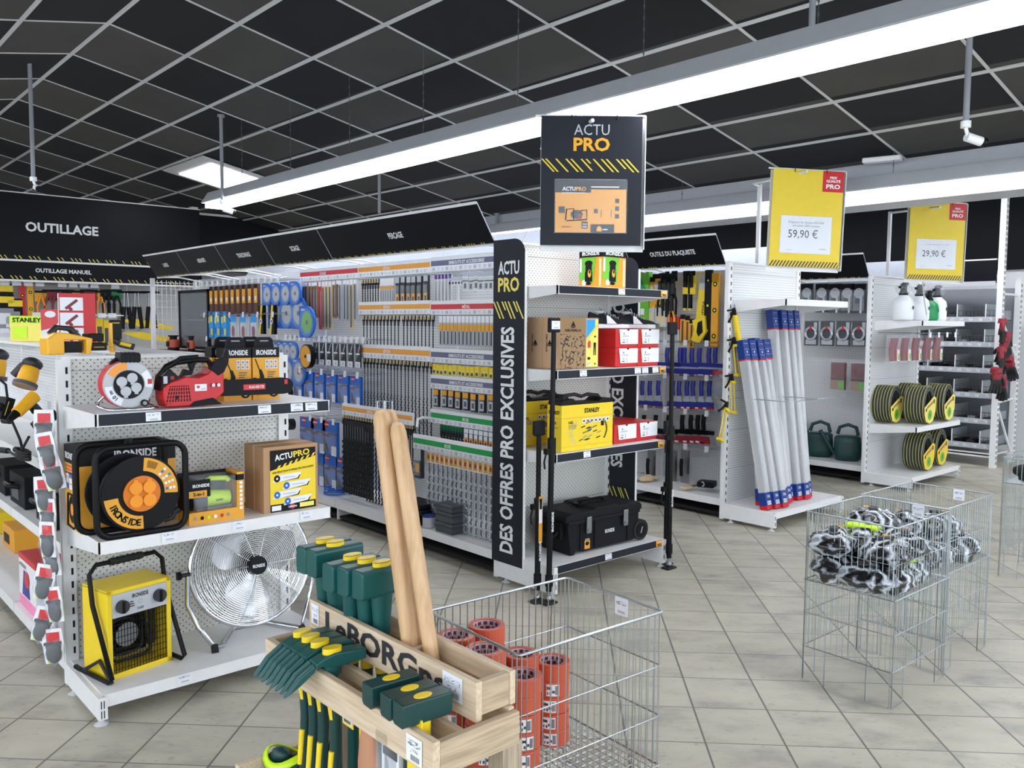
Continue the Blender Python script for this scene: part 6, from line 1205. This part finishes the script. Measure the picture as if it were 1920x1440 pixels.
# sealant guns hooked on the upright of the third end bay
def gun(full):
    def f():
        o = thing('sealant_gun', (0, 0, 0), '', 'sealant gun'); m = M()
        if full: m.tube([(0, 0, 0), (.03, 0, -.1), (.075, 0, -.26)], .024, 'yellow', 10); m.cyl((.075, 0, -.26), (.08, 0, -.27), .028, 'yellow', 10)
        else:
            for s_ in (-1, 1): m.tube([(s_*.022, 0, -.01), (s_*.024+.05, 0, -.24)], .005, 'yellow', 6)
            m.box(.022, .08, -.02, .02, -.255, -.235, 'yellow'); m.box(-.025, .025, -.02, .02, -.02, .0, 'yellow')
        m.build('cradle', o)
        m = M(); m.tube([(.0, 0, 0), (-.01, 0, .03), (-.02, 0, .05)], .014, 'black', 8); m.tube([(-.02, 0, .04), (-.06, 0, .035), (-.1, 0, .03)], .008, 'black', 6); m.tube([(-.02, 0, .04), (-.05, 0, -.02), (-.085, 0, -.06)], .009, 'black', 6); m.build('trigger_grip', o)
        m = M(); m.cyl((.0, 0, .0), (-.01, 0, .08), .004, 'steel', 6); m.build('push_rod', o); return o
    return f
put(gun(True), 'yellow barrelled sealant gun hooked highest on the white upright', '', [tuple(ony(1378, 590, 3.8))], 0)
put(gun(False), 'yellow framed sealant gun on the white upright, %s', 'yellow framed sealant guns', [], 0) if 0 else None
g_ = gun(False)(); 
for i, (px, py, t) in enumerate(((1378, 645, 2), (1373, 714, 6), (1362, 766, 28))):
    P = ony(px, py, 3.8); lb = 'yellow framed sealant gun on the white upright, '+('upper', 'middle', 'lowest')[i]+' of three'
    if i == 0: g_.location = P; tag(g_, lb, None, 'yellow framed sealant guns')
    else: dup(g_, P, 0, lb, 'yellow framed sealant guns', tilt=t)
# tall packs standing on the third end bay
def profile_pack(h):
    def f():
        o = thing('curtain_rail_pack', (0, 0, 0), '', 'pack'); m = M(); m.box(-.037, .037, -.028, .028, .1, h-.15, 'clearwhite'); m.box(-.037, -.01, -.0288, -.0285, .1, h-.15, 'alu'); m.build('sleeve', o); m = M(); m.box(-.026, .026, -.02, .02, .02, h-.02, 'alu'); m.build('metal_profile', o)
        m = M(); m.box(-.04, .04, -.031, .031, h-.16, h, 'dblue'); m.box(-.0405, .0405, -.0315, .0315, h-.16, h-.15, 'red'); m.T = FRONT(0, -.0318, h-.15)
        for k in range(3): m.rect(-.03, .03+k*.045, .03, .033+k*.045, 'lgrey')
        m.ell(0, .055, .008, .008, 'paper', .001, 10); m.build('top_cap', o)
        m = M(); m.box(-.041, .041, -.031, .031, 0, .13, 'dblue'); m.box(-.0415, .0415, -.0315, .0315, 0, .03, 'red'); m.T = FRONT(0, -.0318, 0); m.text('CVA', 0, .09, .02, 'white_plastic', .04, True); m.rect(-.025, .035, .025, .065, 'paper')
        for k in range(7): m.rect(-.02+k*.006, .04, -.018+k*.006, .06, 'black', .0014)
        m.build('bottom_cap', o); return o
    return f
def lean(mk, fmt, grp, spots):
    p = None; n = len(spots)
    for i, (x, y, tx, ty) in enumerate(spots):
        lb = fmt % nth(i, n)
        if p is None: p = mk(); q = p; q.location = (x, y, .142); tag(q, lb, None, grp)
        else: q = dup(p, (x, y, .142), 0, lb, grp)
        q.rotation_euler = (rad(-ty), rad(tx), 0)
lean(profile_pack(1.32), 'shorter blue-capped silver pack leaning on the third end bay, %s', 'shorter blue-capped packs', [(5.75, 3.49, 1, 12), (5.835, 3.47, 1, 12.5), (5.92, 3.455, 2, 13), (6.005, 3.5, 3, 11.5), (5.86, 3.6, 4, 7.5), (6.09, 3.52, 3, 11)])
lean(profile_pack(1.55), 'taller blue-capped silver pack leaning on the third end bay, %s', 'taller blue-capped packs', [(6.18, 3.56, 0, 7.5), (6.265, 3.53, 1, 8), (6.35, 3.51, 2, 9), (6.43, 3.54, 3, 8)])
m = M(); 
for x0, x1 in ((.1, .52), (.52, .98)): m.tube([(x0, .44, .98), (x0, .0, .98), (x0+.02, -.03, .98), (x1, -.03, .98), (x1, .0, .97)], .004, 'wire', 6)
m.build('wire_guard', E3)

# third row, left side: shower sets and irrigation
def at8(px, py, x=8.4): return tuple(onx(px, py, x))
put(lambda: pack('shower_head_pack', 'pack', .14, .3, .02, 'dgrey', [(0, .8, 1, 1, 'black'), ('o', .5, .68, .38, .38, 'lgrey'), ('o', .4, .42, .2, .2, 'charcoal'), (.6, .0, .75, .6, 'chrome')], .01), 'shower head pack hanging under the far sign, %s', 'shower head packs', [at8(x_, 532) for x_ in (1514, 1542, 1567, 1590, 1612)])
def hosepack():
    o = pack('shower_hose_pack', 'pack', .15, .26, .012, 'dgrey', [(.1, .05, .9, .25, 'lgrey'), (.7, .6, .95, .95, 'lgrey')]); m = M(); m.T = FRONT(0, -.016, -.13)
    for k in range(3): r = .05+k*.008; m.tube([(r*cos(t), r*sin(t)*1.1, .0) for t in [2*pi*i/22 for i in range(22)]], .0045, 'chrome', 6, True)
    m.build('chrome_hose', o); m = M(); m.box(-.012, .012, -.02, -.01, -.1, -.05, 'red'); m.build('clip', o); return o
put(hosepack, 'coiled chrome shower hose pack in the second row, %s', 'shower hose packs', [at8(x_, 602) for x_ in (1522, 1552, 1582, 1612)])
def redhose():
    o = pack('tubing_pack', 'pack', .15, .28, .04, 'burgundy', [(0, .0, 1, .35, 'lbrown'), (.55, .05, 1, .32, 'lgreen'), (0, .38, 1, .42, 'black')]); m = M(); m.T = FRONT(0, -.03, -.09)
    for k in range(3): m.tube([((.035+k*.011)*cos(t), (.03+k*.01)*sin(t), 0) for t in [2*pi*i/18 for i in range(18)]], .006, 'burgundy', 6, True)
    m.build('red_hose', o); m = M(); m.box(-.078, .078, -.04, .024, -.285, .02, 'clear'); m.build('film', o); return o
put(redhose, 'red hose kit hanging over the watering cans, %s', 'red hose kits', [at8(1573, 680), at8(1611, 682)])
def can():
    o = thing('watering_can', (0, 0, 0), '', 'watering can'); m = M(); m.sph((0, 0, .13), (.14, .1, .13), 'dgreen', 18, 10, lambda p: Vector((max(-.9, min(.9, p.x*1.3)), max(-.9, min(.9, p.y*1.3)), max(-1, min(.95, p.z*1.4))))); m.build('body', o)
    m = M(); m.tube([(.1, 0, .26), (.08, 0, .34), (0, 0, .37), (-.08, 0, .34), (-.1, 0, .27)], .018, 'dgreen', 10); m.build('handle', o); m = M(); m.tube([(-.12, 0, .06), (-.2, 0, .18), (-.27, 0, .3)], .02, 'dgreen', 10); m.build('spout', o); return o
wc = can(); 
for i, (px, py, x) in enumerate(((1590, 880, 8.4), (1556, 868, 8.4), (1530, 862, 8.5))):
    P = onx(px, py, x); lb = 'dark green watering can on the base shelf of the third row, '+('nearest', 'middle', 'farthest')[i]
    if i == 0: wc.location = (P.x-.03, P.y, .172); wc.rotation_euler.z = rad(-60); tag(wc, lb, None, 'dark green watering cans')
    else: dup(wc, (P.x, P.y+.12*i, .172), -60, lb, 'dark green watering cans')
o = thing('paper_label', (8.27, 4.05, .3), 'white sticker label on the nearest watering can', 'label') if 0 else None

# right end bay: sprayers, red packs, hoses
def sprayer(c, bag_=True, h=.32):
    def f():
        o = thing('pressure_sprayer', (0, 0, 0), '', 'sprayer'); m = M(); m.lathe([(.001, 0), (.085, 0), (.095, .02), (.095, h*.5), (.085, h*.62), (.045, h*.74), (.035, h*.78), (.001, h*.78)], c, 24); m.build('bottle', o)
        m = M(); m.lathe([(.04, h*.72), (.045, h*.8), (.03, h*.88), (.03, h*1.1), (.001, h*1.12)], 'black', 14); m.box(-.09, .03, -.012, .012, h*.95, h*1.02, 'black'); m.box(.0, .07, -.015, .015, h*1.05, h*1.13, 'black'); m.build('pump_head', o)
        m = M(); m.T = FRONT(0, -.096, 0); m.ell(0, h*.38, .018, .018, 'dgreen'); m.build('mark', o)
        if bag_: m = M(); m.sph((0, 0, h*.95), (.085, .07, h*.2), 'clear', 14, 8, lambda p: p*(1+.12*sin(8*p.x+6*p.z))); m.build('film', o)
        return o
    return f
spr = sprayer('milky')
put(spr, 'white pressure sprayer in film on the top shelf, %s', 'white pressure sprayers', [(8.24, 3.6, 1.612), (8.6, 3.6, 1.612), (9.02, 3.6, 1.612)], 0); put(sprayer('bgreen', False, .27), 'green pressure sprayer standing between the white ones', '', [(8.82, 3.6, 1.612)], 0)
o = thing('spray_lance', (8.42, 3.48, 1.62), 'grey spray lance leaning between the white sprayers', 'lance'); m = M(); m.tube([(-.05, 0, .36), (.0, .0, .2), (.08, 0, .03)], .006, 'lgrey', 6); m.build('tube', o); m = M(); m.cyl((.07, 0, .05), (.085, 0, .02), .009, 'white_plastic', 8); m.build('nozzle', o)
def redpack():
    o = thing('red_tubing_pack', (0, 0, 0), '', 'pack'); m = M(); m.box(-.09, .09, -.03, .03, -.27, 0, 'clear'); m.build('bag', o)
    m = M()
    for k in range(5): m.tube([(-.07+k*.03, -.01, -.25), (-.075+k*.03, 0, -.14), (-.06+k*.03, -.01, -.03)], .012, 'burgundy' if k % 2 else 'dred', 7)
    m.build('red_tubing', o); m = M(); m.T = FRONT(.02, -.031, -.25); m.rect(0, 0, .05, .11, 'paper'); m.rect(.02, .01, .045, .07, 'lgreen', .0012); m.rect(-.03, 0, -.005, .1, 'tape'); m.build('label', o); return o
put(redpack, 'clear pack of dark red tubing hanging below the sprayer shelf, %s', 'clear packs of red tubing', [(8.2, 3.66, 1.47), (8.4, 3.64, 1.47), (8.6, 3.62, 1.47), (8.82, 3.6, 1.47), (8.96, 3.56, 1.47)], 0)
m = M(); m.cyl((.1, .1, 1.49), (1.05, .1, 1.49), .005, 'wire', 6)
for x in (.2, .4, .6, .8): m.cyl((x, .02, 1.49), (x, .46, 1.49), .004, 'wire', 6); m.box(x+.12, x+.16, .015, .02, 1.45, 1.5, 'paper')
m.build('hook_rail', E4)
def hose(lc):
    def f():
        o = thing('garden_hose', (0, 0, 0), '', 'garden hose'); m = M(); y2 = M()
        for k in range(7):
            for j in range(2): m.tube([((.15-j*.025)*cos(t), -.09+k*.028, .19+(.17-j*.026)*sin(t)) for t in [2*pi*i/26 for i in range(26)]], .014, 'hosegrey', 7, True)
            y2.tube([((.164)*cos(t), -.096+k*.028, .19+(.184)*sin(t)) for t in [2*pi*i/26 for i in range(26)]], .0022, 'hosey', 5, True)
        m.build('coil', o); y2.build('yellow_stripe', o)
        m = M(); m.T = FRONT(0, -.112, 0); m.poly([(-.16, .17), (.1, .27), (.165, .25), (.16, .12), (.1, .03), (0, .005), (-.1, .03), (-.15, .1)], lc, 0); m.ell(.0, .09, .06, .05, 'lgreen', .001); m.rect(-.01, .07, .01, .11, 'dgreen', .0016); m.poly([(-.09, .15), (.07, .2), (.07, .225), (-.09, .175)], 'lbrown', .001); m.rect(.08, .2, .12, .24, 'brown', .0016); m.rect(-.12, .13, -.09, .16, 'black', .0016); m.build('label_card', o); return o
    return f
hp = hose('paleyellow')
put(hp, 'coiled grey garden hose with pale label on the middle shelf, %s', 'garden hoses on the middle shelf', [(8.34, 3.78, .602), (8.53, 3.54, .602), (8.86, 3.78, .602), (9.0, 3.54, .602)], 4); put(hose('yellow'), 'coiled grey garden hose with yellow label on the base shelf, %s', 'garden hoses on the base shelf', [(8.6, 3.56, .132), (9.03, 3.6, .132)], 4)

# wall rack with wire bins and hanging gloves at the far right
o = thing('storage_rack', (10.2, 3.4, 0), 'white perforated steel rack upright frame at the far right', 'rack')
for x, y in ((0, 0), (.56, 0)):
    m = M(); m.box(x-.035, x+.035, y-.03, y+.03, 0, 3.06 if x == 0 else 2.1, 'white_metal')
    for k in range(int((3.0 if x == 0 else 2.05)/.06)): m.box(x-.02, x-.01, y-.0315, y-.0295, .03+k*.06, .065+k*.06, 'void'); m.box(x+.01, x+.02, y-.0315, y-.0295, .03+k*.06, .065+k*.06, 'void')
    m.build('upright', o)
m = M()
for z0, z1, a_, b_ in ((1.72, 1.95, 0, 0), (1.92, 1.92, 0, .56), (.72, .74, 0, .56), (.74, .1, 0, .56), (.78, 1.2, 0, .56), (1.2, 1.7, .56, 0), (1.35, 1.35, .0, .56)): m.cyl((a_, 0, z0), (b_, 0, z1), .014, 'white_metal', 6) if a_ != b_ else 0
m.build('brace', o)
m = M(); m.box(.0, .04, .0, 2.2, 2.1, 2.13, 'white_metal'); m.box(0, .04, .0, 2.2, .1, .15, 'white_metal'); m.box(.0, .55, .03, 2.2, .12, .135, 'white_metal'); m.build('beam', o)
m = M(); m.box(.55, .56, .03, 2.2, .2, 2.0, 'grey'); m.build('rear_panel', o)
for i, z in enumerate((1.64, 1.36, 1.07, .79, .5, .22)):
    b = thing('wire_bin', (10.22, 3.45, z), 'wire bin with dividers on the far right rack, '+('topmost', 'second from the top', 'third from the top', 'third from the bottom', 'second from the bottom', 'lowest')[i], 'wire bin', 'wire bins of the far right rack')
    m = M(); m.box(0, .5, 0, 2.1, -.01, 0, 'dsteel'); m.box(-.01, .0, 0, 2.1, -.03, .03, 'lgrey')
    for k in range(20): m.box(-.0115, -.01, .03+k*.1, .07+k*.1, -.015, .015, 'print')
    m.build('tray', b)
    m = M()
    for k in range(52): m.cyl((0, .02+k*.04, .03), (0, .02+k*.04, .1), .0018, 'dsteel', 4, cap=False)
    m.cyl((0, 0, .1), (0, 2.1, .1), .003, 'dsteel', 5); m.box(.0, .48, -.0, .002, 0, .1, 'clear'); m.build('front_grid', b)
    m = M()
    for k in range(7): y = .1+k*.3; m.box(0, .45, y, y+.006, .0, .17, 'mglass'); m.cyl((-.005, y, .0), (-.005, y, .17), .006, 'white_plastic', 5)
    m.build('divider', b)
    m = M(); rr = random.Random(i)
    for k in range(16): y = .05+k*.13; m.box(.05, .3, y, y+.08, .0, .03+.03*rr.random(), rr.choice(('charcoal', 'black', 'dgrey', 'grey')))
    tag(m.build('packed_goods', b), kind='stuff')
def wglove():
    o = thing('work_glove', (0, 0, 0), '', 'gloves'); m = M(); m.sph((0, 0, -.07), (.046, .02, .055), 'dred', 12, 8); m.sph((0, 0, -.115), (.05, .022, .035), 'rubber', 12, 8); m.build('back', o)
    for k in range(4): m = M(); m.tube([(-.036+k*.024, 0, -.12), (-.046+k*.03, -.005, -.17), (-.05+k*.033, 0, -.215+.012*abs(k-1.5))], .012, 'rubber', 7); m.build('finger', o)
    m = M(); m.tube([(.04, 0, -.07), (.07, 0, -.1), (.08, 0, -.135)], .013, 'rubber', 7); m.build('thumb', o)
    m = M(); m.cyl((0, 0, -.04), (0, 0, .0), .036, 'dred', 12, .03); m.build('cuff', o); return o
gl = wglove()
for i, (px, py) in enumerate(((1880, 597), (1888, 622), (1878, 650), (1892, 668), (1884, 640), (1872, 690), (1880, 705), (1866, 690))):
    P = ony(px, py, 3.28-.02*(i % 3)); lb = 'black and red work glove in the hanging bundle, '+('topmost' if i == 0 else ORD[i]+' from the top')
    if i == 0: gl.location = P; gl.rotation_euler.z = rad(30); gl.scale = (1.3,)*3; tag(gl, lb, None, 'hanging work gloves')
    else: dup(gl, P, random.uniform(-30, 70), lb, 'hanging work gloves', (1.3, 1.3, 1.3), random.uniform(-18, 18))
o = thing('rack_sign', (10.18, 6.3, 2.04), 'black sign band over the wire bin rack with white lower rail', 'sign')
m = M(); m.box(0, .03, -2.85, 2.9, 0, .25, 'sign'); m.build('panel', o); m = M(); m.box(-.01, .0, -2.85, 2.9, -.03, .02, 'lgrey'); m.box(-.006, .03, -2.85, 2.9, .25, .265, 'white_metal'); m.build('edge_rail', o)
m = M(); m.T = LEFT(-.001, 0, 0); m.text('-40', 1.95, .1, .045, 'white_plastic', .11, True)
for k in range(60): m.poly([(-2.8+k*.09, .02), (-2.79+k*.09, .02), (-2.81+k*.09, .045), (-2.82+k*.09, .045)], 'paleyellow', .002)
m.build('lettering', o)

# ================================================================ far tool wall
def aty(px, py, y=12.2): return tuple(ony(px, py, y))
def plier_card(c1, c2):
    def f():
        o = pack('pliers_card', 'pliers', .14, .14, .01, c1, [(0, .8, 1, 1, 'black')]); m = M()
        for s_ in (-1, 1): m.tube([(s_*.01, -.02, -.08), (s_*.045, -.02, -.2), (s_*.04, -.02, -.32)], .014, c2, 6)
        m.build('handles', o); return o
    return f
put(plier_card('dred', 'burgundy'), 'red carded pliers in the top row of the tool wall, %s', 'red carded pliers', [aty(x_, 543) for x_ in (90, 104, 160, 172)], 0); put(plier_card('ambre', 'orange'), 'orange carded pliers in the top row of the tool wall, %s', 'orange carded pliers', [aty(x_, 545) for x_ in (76, 146, 187)], 0); put(plier_card('bgreen', 'black'), 'green carded long-nose pliers on the tool wall, %s', 'green carded pliers', [aty(x_, 543) for x_ in (207, 218)], 0); put(plier_card('navy', 'blackmatt'), 'dark carded pliers in the top row of the tool wall, %s', 'dark carded pliers', [aty(x_, 543) for x_ in (116, 128, 198)], 0)
def shears():
    o = thing('bolt_cutter', (0, 0, 0), '', 'bolt cutter'); m = M(); m.cyl((-.12, 0, 0), (.12, 0, 0), .015, 'black', 6); m.build('hanger', o)
    for s_ in (-1, 1): m = M(); m.cyl((s_*.02, 0, -.0), (s_*.03, 0, -.2), .012, 'steel', 6); m.build('lever', o); m = M(); m.cyl((s_*.03, 0, -.2), (s_*.06, 0, -.5), .03, 'black', 8); m.build('grip', o)
    return o
put(shears, 'black handled bolt cutter hanging right of the pliers, %s', 'bolt cutters', [aty(236, 548), aty(256, 548), aty(282, 548)], 0)
put(lambda: pack('file_set', 'card', .05, .3, .01, 'greypaper', [(.2, 0, .8, .45, 'tape')]), 'file with orange grip in the second row of the tool wall, %s', 'files with orange grips', [aty(x_, 596) for x_ in (154, 162, 170, 178)], 0)
put(lambda: pack('wrench_card', 'card', .1, .36, .015, 'yellow', [(.2, 0, .8, .7, 'dgrey')]), 'wrench on a yellow card right of the files, %s', 'wrenches on yellow cards', [aty(186, 597), aty(200, 600)], 0)
def ysaw():
    o = thing('hack_saw', (0, 0, 0), '', 'saw'); m = M(); m.T = FRONT(0, 0, 0); m.prism([(-.35, .06), (-.1, .07), (.38, -.02), (.38, -.08), (-.1, -.03)], .01, 'yellow'); m.build('sleeve', o); m = M(); m.tube([(-.35, 0, .06), (-.3, 0, .12), (-.1, 0, .1)], .012, 'steel', 6); m.build('frame', o); return o
put(ysaw, 'yellow saw lying level on the tool wall behind the reel, %s', 'yellow saws on the tool wall', [aty(272, 608), aty(278, 632)], 0)
put(level('red', .85), 'red spirit level at the far left of the tool wall, %s', 'red spirit levels', [aty(34, 585), aty(41, 535)], 0); put(level('ambre', .6), 'orange spirit level beside the red ones on the tool wall', '', [aty(56, 535)], 0)
put(lambda: pack('drill_accessory_card', 'card', .16, .2, .03, 'black', [(0, .5, 1, .9, 'yellow')]), 'black and yellow card at the far left of the tool wall, %s', 'black and yellow cards', [aty(10, 532), aty(12, 553), aty(28, 560)], 0)
def glv(): o = thing('cutter_glove_card', (0, 0, 0), '', 'gloves'); m = M(); m.box(-.1, .1, -.02, .02, -.35, 0, 'grey'); m.build('glove', o); m = M(); m.box(-.06, .06, -.025, -.02, -.2, -.06, 'paper'); m.build('card', o); return o
put(glv, 'grey gloves on the tool wall at the left edge, %s', 'grey gloves on the tool wall', [aty(8, 578), aty(20, 584), aty(8, 612), aty(24, 616)], 0)
for py, a_, b_ in ((530, 0, 230), (590, 60, 232), (620, 0, 30)):
    m = M(); P, Q = Vector(aty(a_, py, 12.12)), Vector(aty(b_, py, 12.12)); n = int((Q.x-P.x)/.13); q = W0.matrix_world if 0 else None
    o = thing('price_tag_rail', P, 'rail of white price tags on the tool wall, '+{530: 'top row', 590: 'second row', 620: 'at the left edge'}[py], 'price rail')
    m.cyl((0, 0, 0), (Q.x-P.x, 0, 0), .006, 'wire', 5); m.build('rail', o)
    m = M()
    for k in range(n):
        if k % 5 != 4: m.box(k*.13, k*.13+.1, -.012, -.008, -.03, .03, 'paper')
    m.build('tags', o)

# ================================================================ power tools on and in the low left row
def sander(lb, loc, rz, s=1.0, rx=0):
    o = thing('orbital_sander', loc, lb, 'power tool', rz=rz); o.scale = (s,)*3
    m = M(); m.sph((0, 0, .08), (.045, .05, .06), 'dwy', 16, 10); m.cyl((0, 0, .02), (0, 0, .07), .05, 'dwy', 18); m.build('motor_housing', o)
    m = M(); m.sph((.0, .0, .13), (.05, .055, .035), 'charcoal', 16, 10); m.tube([(.0, 0, .13), (.06, 0, .12), (.1, 0, .06)], .024, 'charcoal', 10); m.build('palm_grip', o)
    m = M(); m.cyl((0, 0, .0), (0, 0, .02), .062, 'dgrey', 22); m.cyl((0, 0, -.004), (0, 0, 0), .06, 'lbrown', 22); m.build('sanding_pad', o); o.rotation_euler.x = rad(rx); return o
def drill(lb, loc, rz, ry=0, s=1.0):
    o = thing('cordless_drill', loc, lb, 'power tool'); o.scale = (s,)*3; o.rotation_euler = (0, rad(ry), rad(rz))
    m = M(); m.cyl((-.08, 0, .17), (.06, 0, .17), .034, 'dwy', 16, .03); m.box(-.06, .02, -.03, .03, .15, .19, 'dwy'); m.build('motor_housing', o, bev=.006)
    m = M(); m.tube([(-.04, 0, .15), (-.05, 0, .09), (-.055, 0, .05)], .021, 'charcoal', 10); m.box(-.035, -.015, -.008, .008, .1, .135, 'black'); m.build('grip', o)
    m = M(); m.cyl((.06, 0, .17), (.12, 0, .17), .023, 'black', 14, .014); m.build('chuck', o); m = M(); m.box(-.11, .01, -.036, .036, 0, .05, 'black'); m.box(-.09, -.01, -.037, .037, .03, .035, 'yellow'); m.build('battery', o, bev=.006); return o
o = thing('nail_gun', (1.0, 4.02, 1.405), 'yellow power tool with open square base standing on the row behind the small reel', 'power tool', rz=10)
m = M(); m.T = FRONT(0, 0, 0); m.prism([(-.1, 0), (-.03, 0), (-.03, .09), (.06, .09), (.06, 0), (.08, 0), (.09, .1), (.0, .13), (-.06, .14), (-.1, .1)], .06, 'dwy', -.02); m.build('body', o, bev=.006); m = M(); m.box(-.02, .05, -.04, .0, .01, .08, 'black'); m.build('guide_plate', o); m = M(); m.tube([(-.06, 0, .13), (-.04, 0, .17), (.02, 0, .16), (.05, 0, .11)], .018, 'charcoal', 10); m.build('handle', o)
m = M(); m.box(.09, .16, -.04, .04, .02, .07, 'black'); m.box(.1, .15, -.041, .041, .04, .046, 'yellow'); m.build('battery', o, bev=.006); m = M(); m.box(.085, .15, -.035, .035, .08, .13, 'black'); m.build('spare_battery', o, bev=.005); o.scale = (1, 1, .68)
o = thing('impact_drill_display', (1.23, 4.1, 1.405), 'upright black and yellow battery tool behind the carry handle of the small reel', 'power tool', rz=-10)
m = M(); m.box(-.035, .03, -.03, .03, .1, .24, 'black'); m.box(-.037, -.02, -.032, .032, .04, .22, 'dwy'); m.box(-.02, .02, -.033, .033, .215, .222, 'yellow'); m.build('battery', o, bev=.006); m = M(); m.tube([(-.02, 0, .1), (.03, 0, .06), (.1, 0, .04)], .024, 'charcoal', 10); m.tube([(-.03, 0, .08), (-.02, 0, .0)], .016, 'dwy', 8); m.build('body', o); m = M(); m.cyl((.02, -.02, .07), (.08, -.02, .05), .014, 'yellow', 10); m.build('side_grip', o); o.scale = (.75, .75, .62)
sander('yellow and dark grey sander hung beside the left upright, upper one', (.86, 4.13, 1.265), 120, .8, 25)
sander('yellow and dark grey sander cut by the left edge of the photo', (.83, 4.6, 1.27), 100, .9, 10)
drill('yellow planer with black grip beside the left upright, lower one', (.9, 4.05, 1.08), 210, 35, .8); drill('yellow drill lying with its cable at the left edge', (.84, 4.42, 1.1), 200, 70, .85)
for i, (a_, b_, c_) in enumerate((((.83, 4.62, 1.3), (.86, 4.5, 1.25), (.87, 4.48, 1.08)), ((.85, 4.4, 1.12), (.86, 4.25, 1.02), (.9, 4.4, .95)), ((.86, 4.08, 1.05), (.84, 4.2, .95), (.86, 4.5, .94)))):
    o = thing('power_cable', a_, 'black power cable on the tool shelf at left, '+('hanging from the edge sander', 'looped under the drill', 'coiled below the planer')[i], 'cable'); m = M(); A = Vector(a_); m.tube([(0, 0, 0), Vector(b_)-A, Vector(c_)-A], .006, 'rubber', 6)
    if i == 2:
        for k in range(4): m.tube([(.0+.02*cos(t), .12+.1*sin(t), -.105+k*.01) for t in [2*pi*j/14 for j in range(14)]], .005, 'rubber', 5, True)
    m.build('cord', o); m = M(); m.cyl(Vector(c_)-A, Vector(c_)-A+Vector((-.02, .05, .0)), .014, 'rubber', 8); m.build('plug', o)
o = thing('clear_shelf_guard', (.925, 4.5, 1.09), 'clear plastic guard plates over the tool shelf at left', 'guard'); m = M(); m.box(0, .003, -.55, .7, .0, .2, 'clear'); m.build('plate', o); m = M(); m.box(-.004, 0, .1, .15, .14, .18, 'paper'); m.box(-.004, 0, .4, .45, .1, .14, 'paper'); m.build('price_card', o)
# boxes on top of the row
o = thing('red_display_box', (1.4, 5.36, 1.407), 'tall red and white display box with tool pictures on the low row', 'box', rz=-12)
m = M(); m.box(-.095, .095, 0, .17, 0, .3, 'white_plastic'); m.T = FRONT(0, -.001, 0); m.rect(-.095, 0, .095, .3, 'red', 0)
for k in range(3):
    m.rect(-.09, .025+k*.088, .03, .1+k*.088, 'paper', .0008); T = m.T; m.T = T @ MV(-.03, .06+k*.088, .0014) @ RZ(40); m.rect(-.04, -.008, .04, .008, 'burgundy', .0002); m.rect(-.03, -.028, -.012, .0, 'dred', .0004); m.T = T
m.build('carton', o)
o = thing('yellow_green_box', (1.36, 6.4, 1.407), 'yellow green box lettered STANLEY on the low row', 'box', rz=-45); m = M(); m.box(-.12, .12, 0, .14, 0, .17, 'paleyellow'); m.box(-.121, .121, -.001, .141, .12, .171, 'lime'); m.T = FRONT(0, -.002, 0); m.text('STANLEY', 0, .13, .03, 'black', .2, True); m.rect(-.1, .02, .0, .1, 'lime'); m.build('carton', o)
o = thing('white_red_box', (1.36, 5.72, 1.407), 'small white and red box standing left of the tall red one', 'box', rz=-45); m = M(); m.box(-.08, .08, 0, .1, 0, .21, 'paper'); m.T = FRONT(0, -.001, 0); m.poly([(-.08, .08), (.0, .1), (.08, .18), (.08, .21), (-.08, .21)], 'rail_red'); m.ell(-.02, .18, .035, .02, 'paper', .0014); m.build('carton', o)
# stock on the lower shelves of the low row
o = thing('pink_box', (.95, 4.64, .122), 'white and pink carton on the bottom shelf at left', 'box', rz=-90); m = M(); m.box(-.17, .17, 0, .16, 0, .26, 'white_plastic'); m.box(-.171, .171, -.001, .161, 0, .05, 'pink'); m.box(-.171, .171, -.001, .161, .235, .2605, 'rail_red'); m.T = FRONT(0, -.002, 0); m.poly([(-.1, .06), (.05, .06), (.02, .18), (-.06, .19)], 'sblue'); m.ell(.0, .15, .05, .04, 'rail_red', .0014); m.rect(-.15, .2, -.02, .215, 'grey'); m.build('carton', o)
for i, (x, y, z, c, t) in enumerate(((1.25, 6.0, .122, 'dorange', 'orange carton on the bottom shelf beyond the pink one'), (1.25, 6.6, .122, 'yellow', 'yellow carton on the bottom shelf at the left edge'), (1.08, 4.3, .612, 'blackmatt', 'black tool case on the middle shelf nearest the upright'), (1.08, 4.85, .612, 'blackmatt', 'black tool case on the middle shelf, second one'), (1.08, 5.3, .612, 'blackmatt', 'black tool case on the middle shelf at the left edge'))):
    o = thing('stock_box' if i < 2 else 'tool_case', (x, y, z), t, 'box' if i < 2 else 'case'); m = M(); m.box(-.12, .12, -.16, .16, 0, .14 if i < 2 else .16, c); m.build('carton' if i < 2 else 'case', o, bev=.004); m = M(); m.T = LEFT(-.121, .16, 0); m.rect(.05, .03, .2, .09, 'black' if i < 2 else 'dgrey'); m.build('print', o)
    if i > 1: m = M(); m.tube([(-.12, -.06, .1), (-.16, -.06, .11), (-.16, .06, .11), (-.12, .06, .1)], .012, 'black', 8); m.build('handle', o)
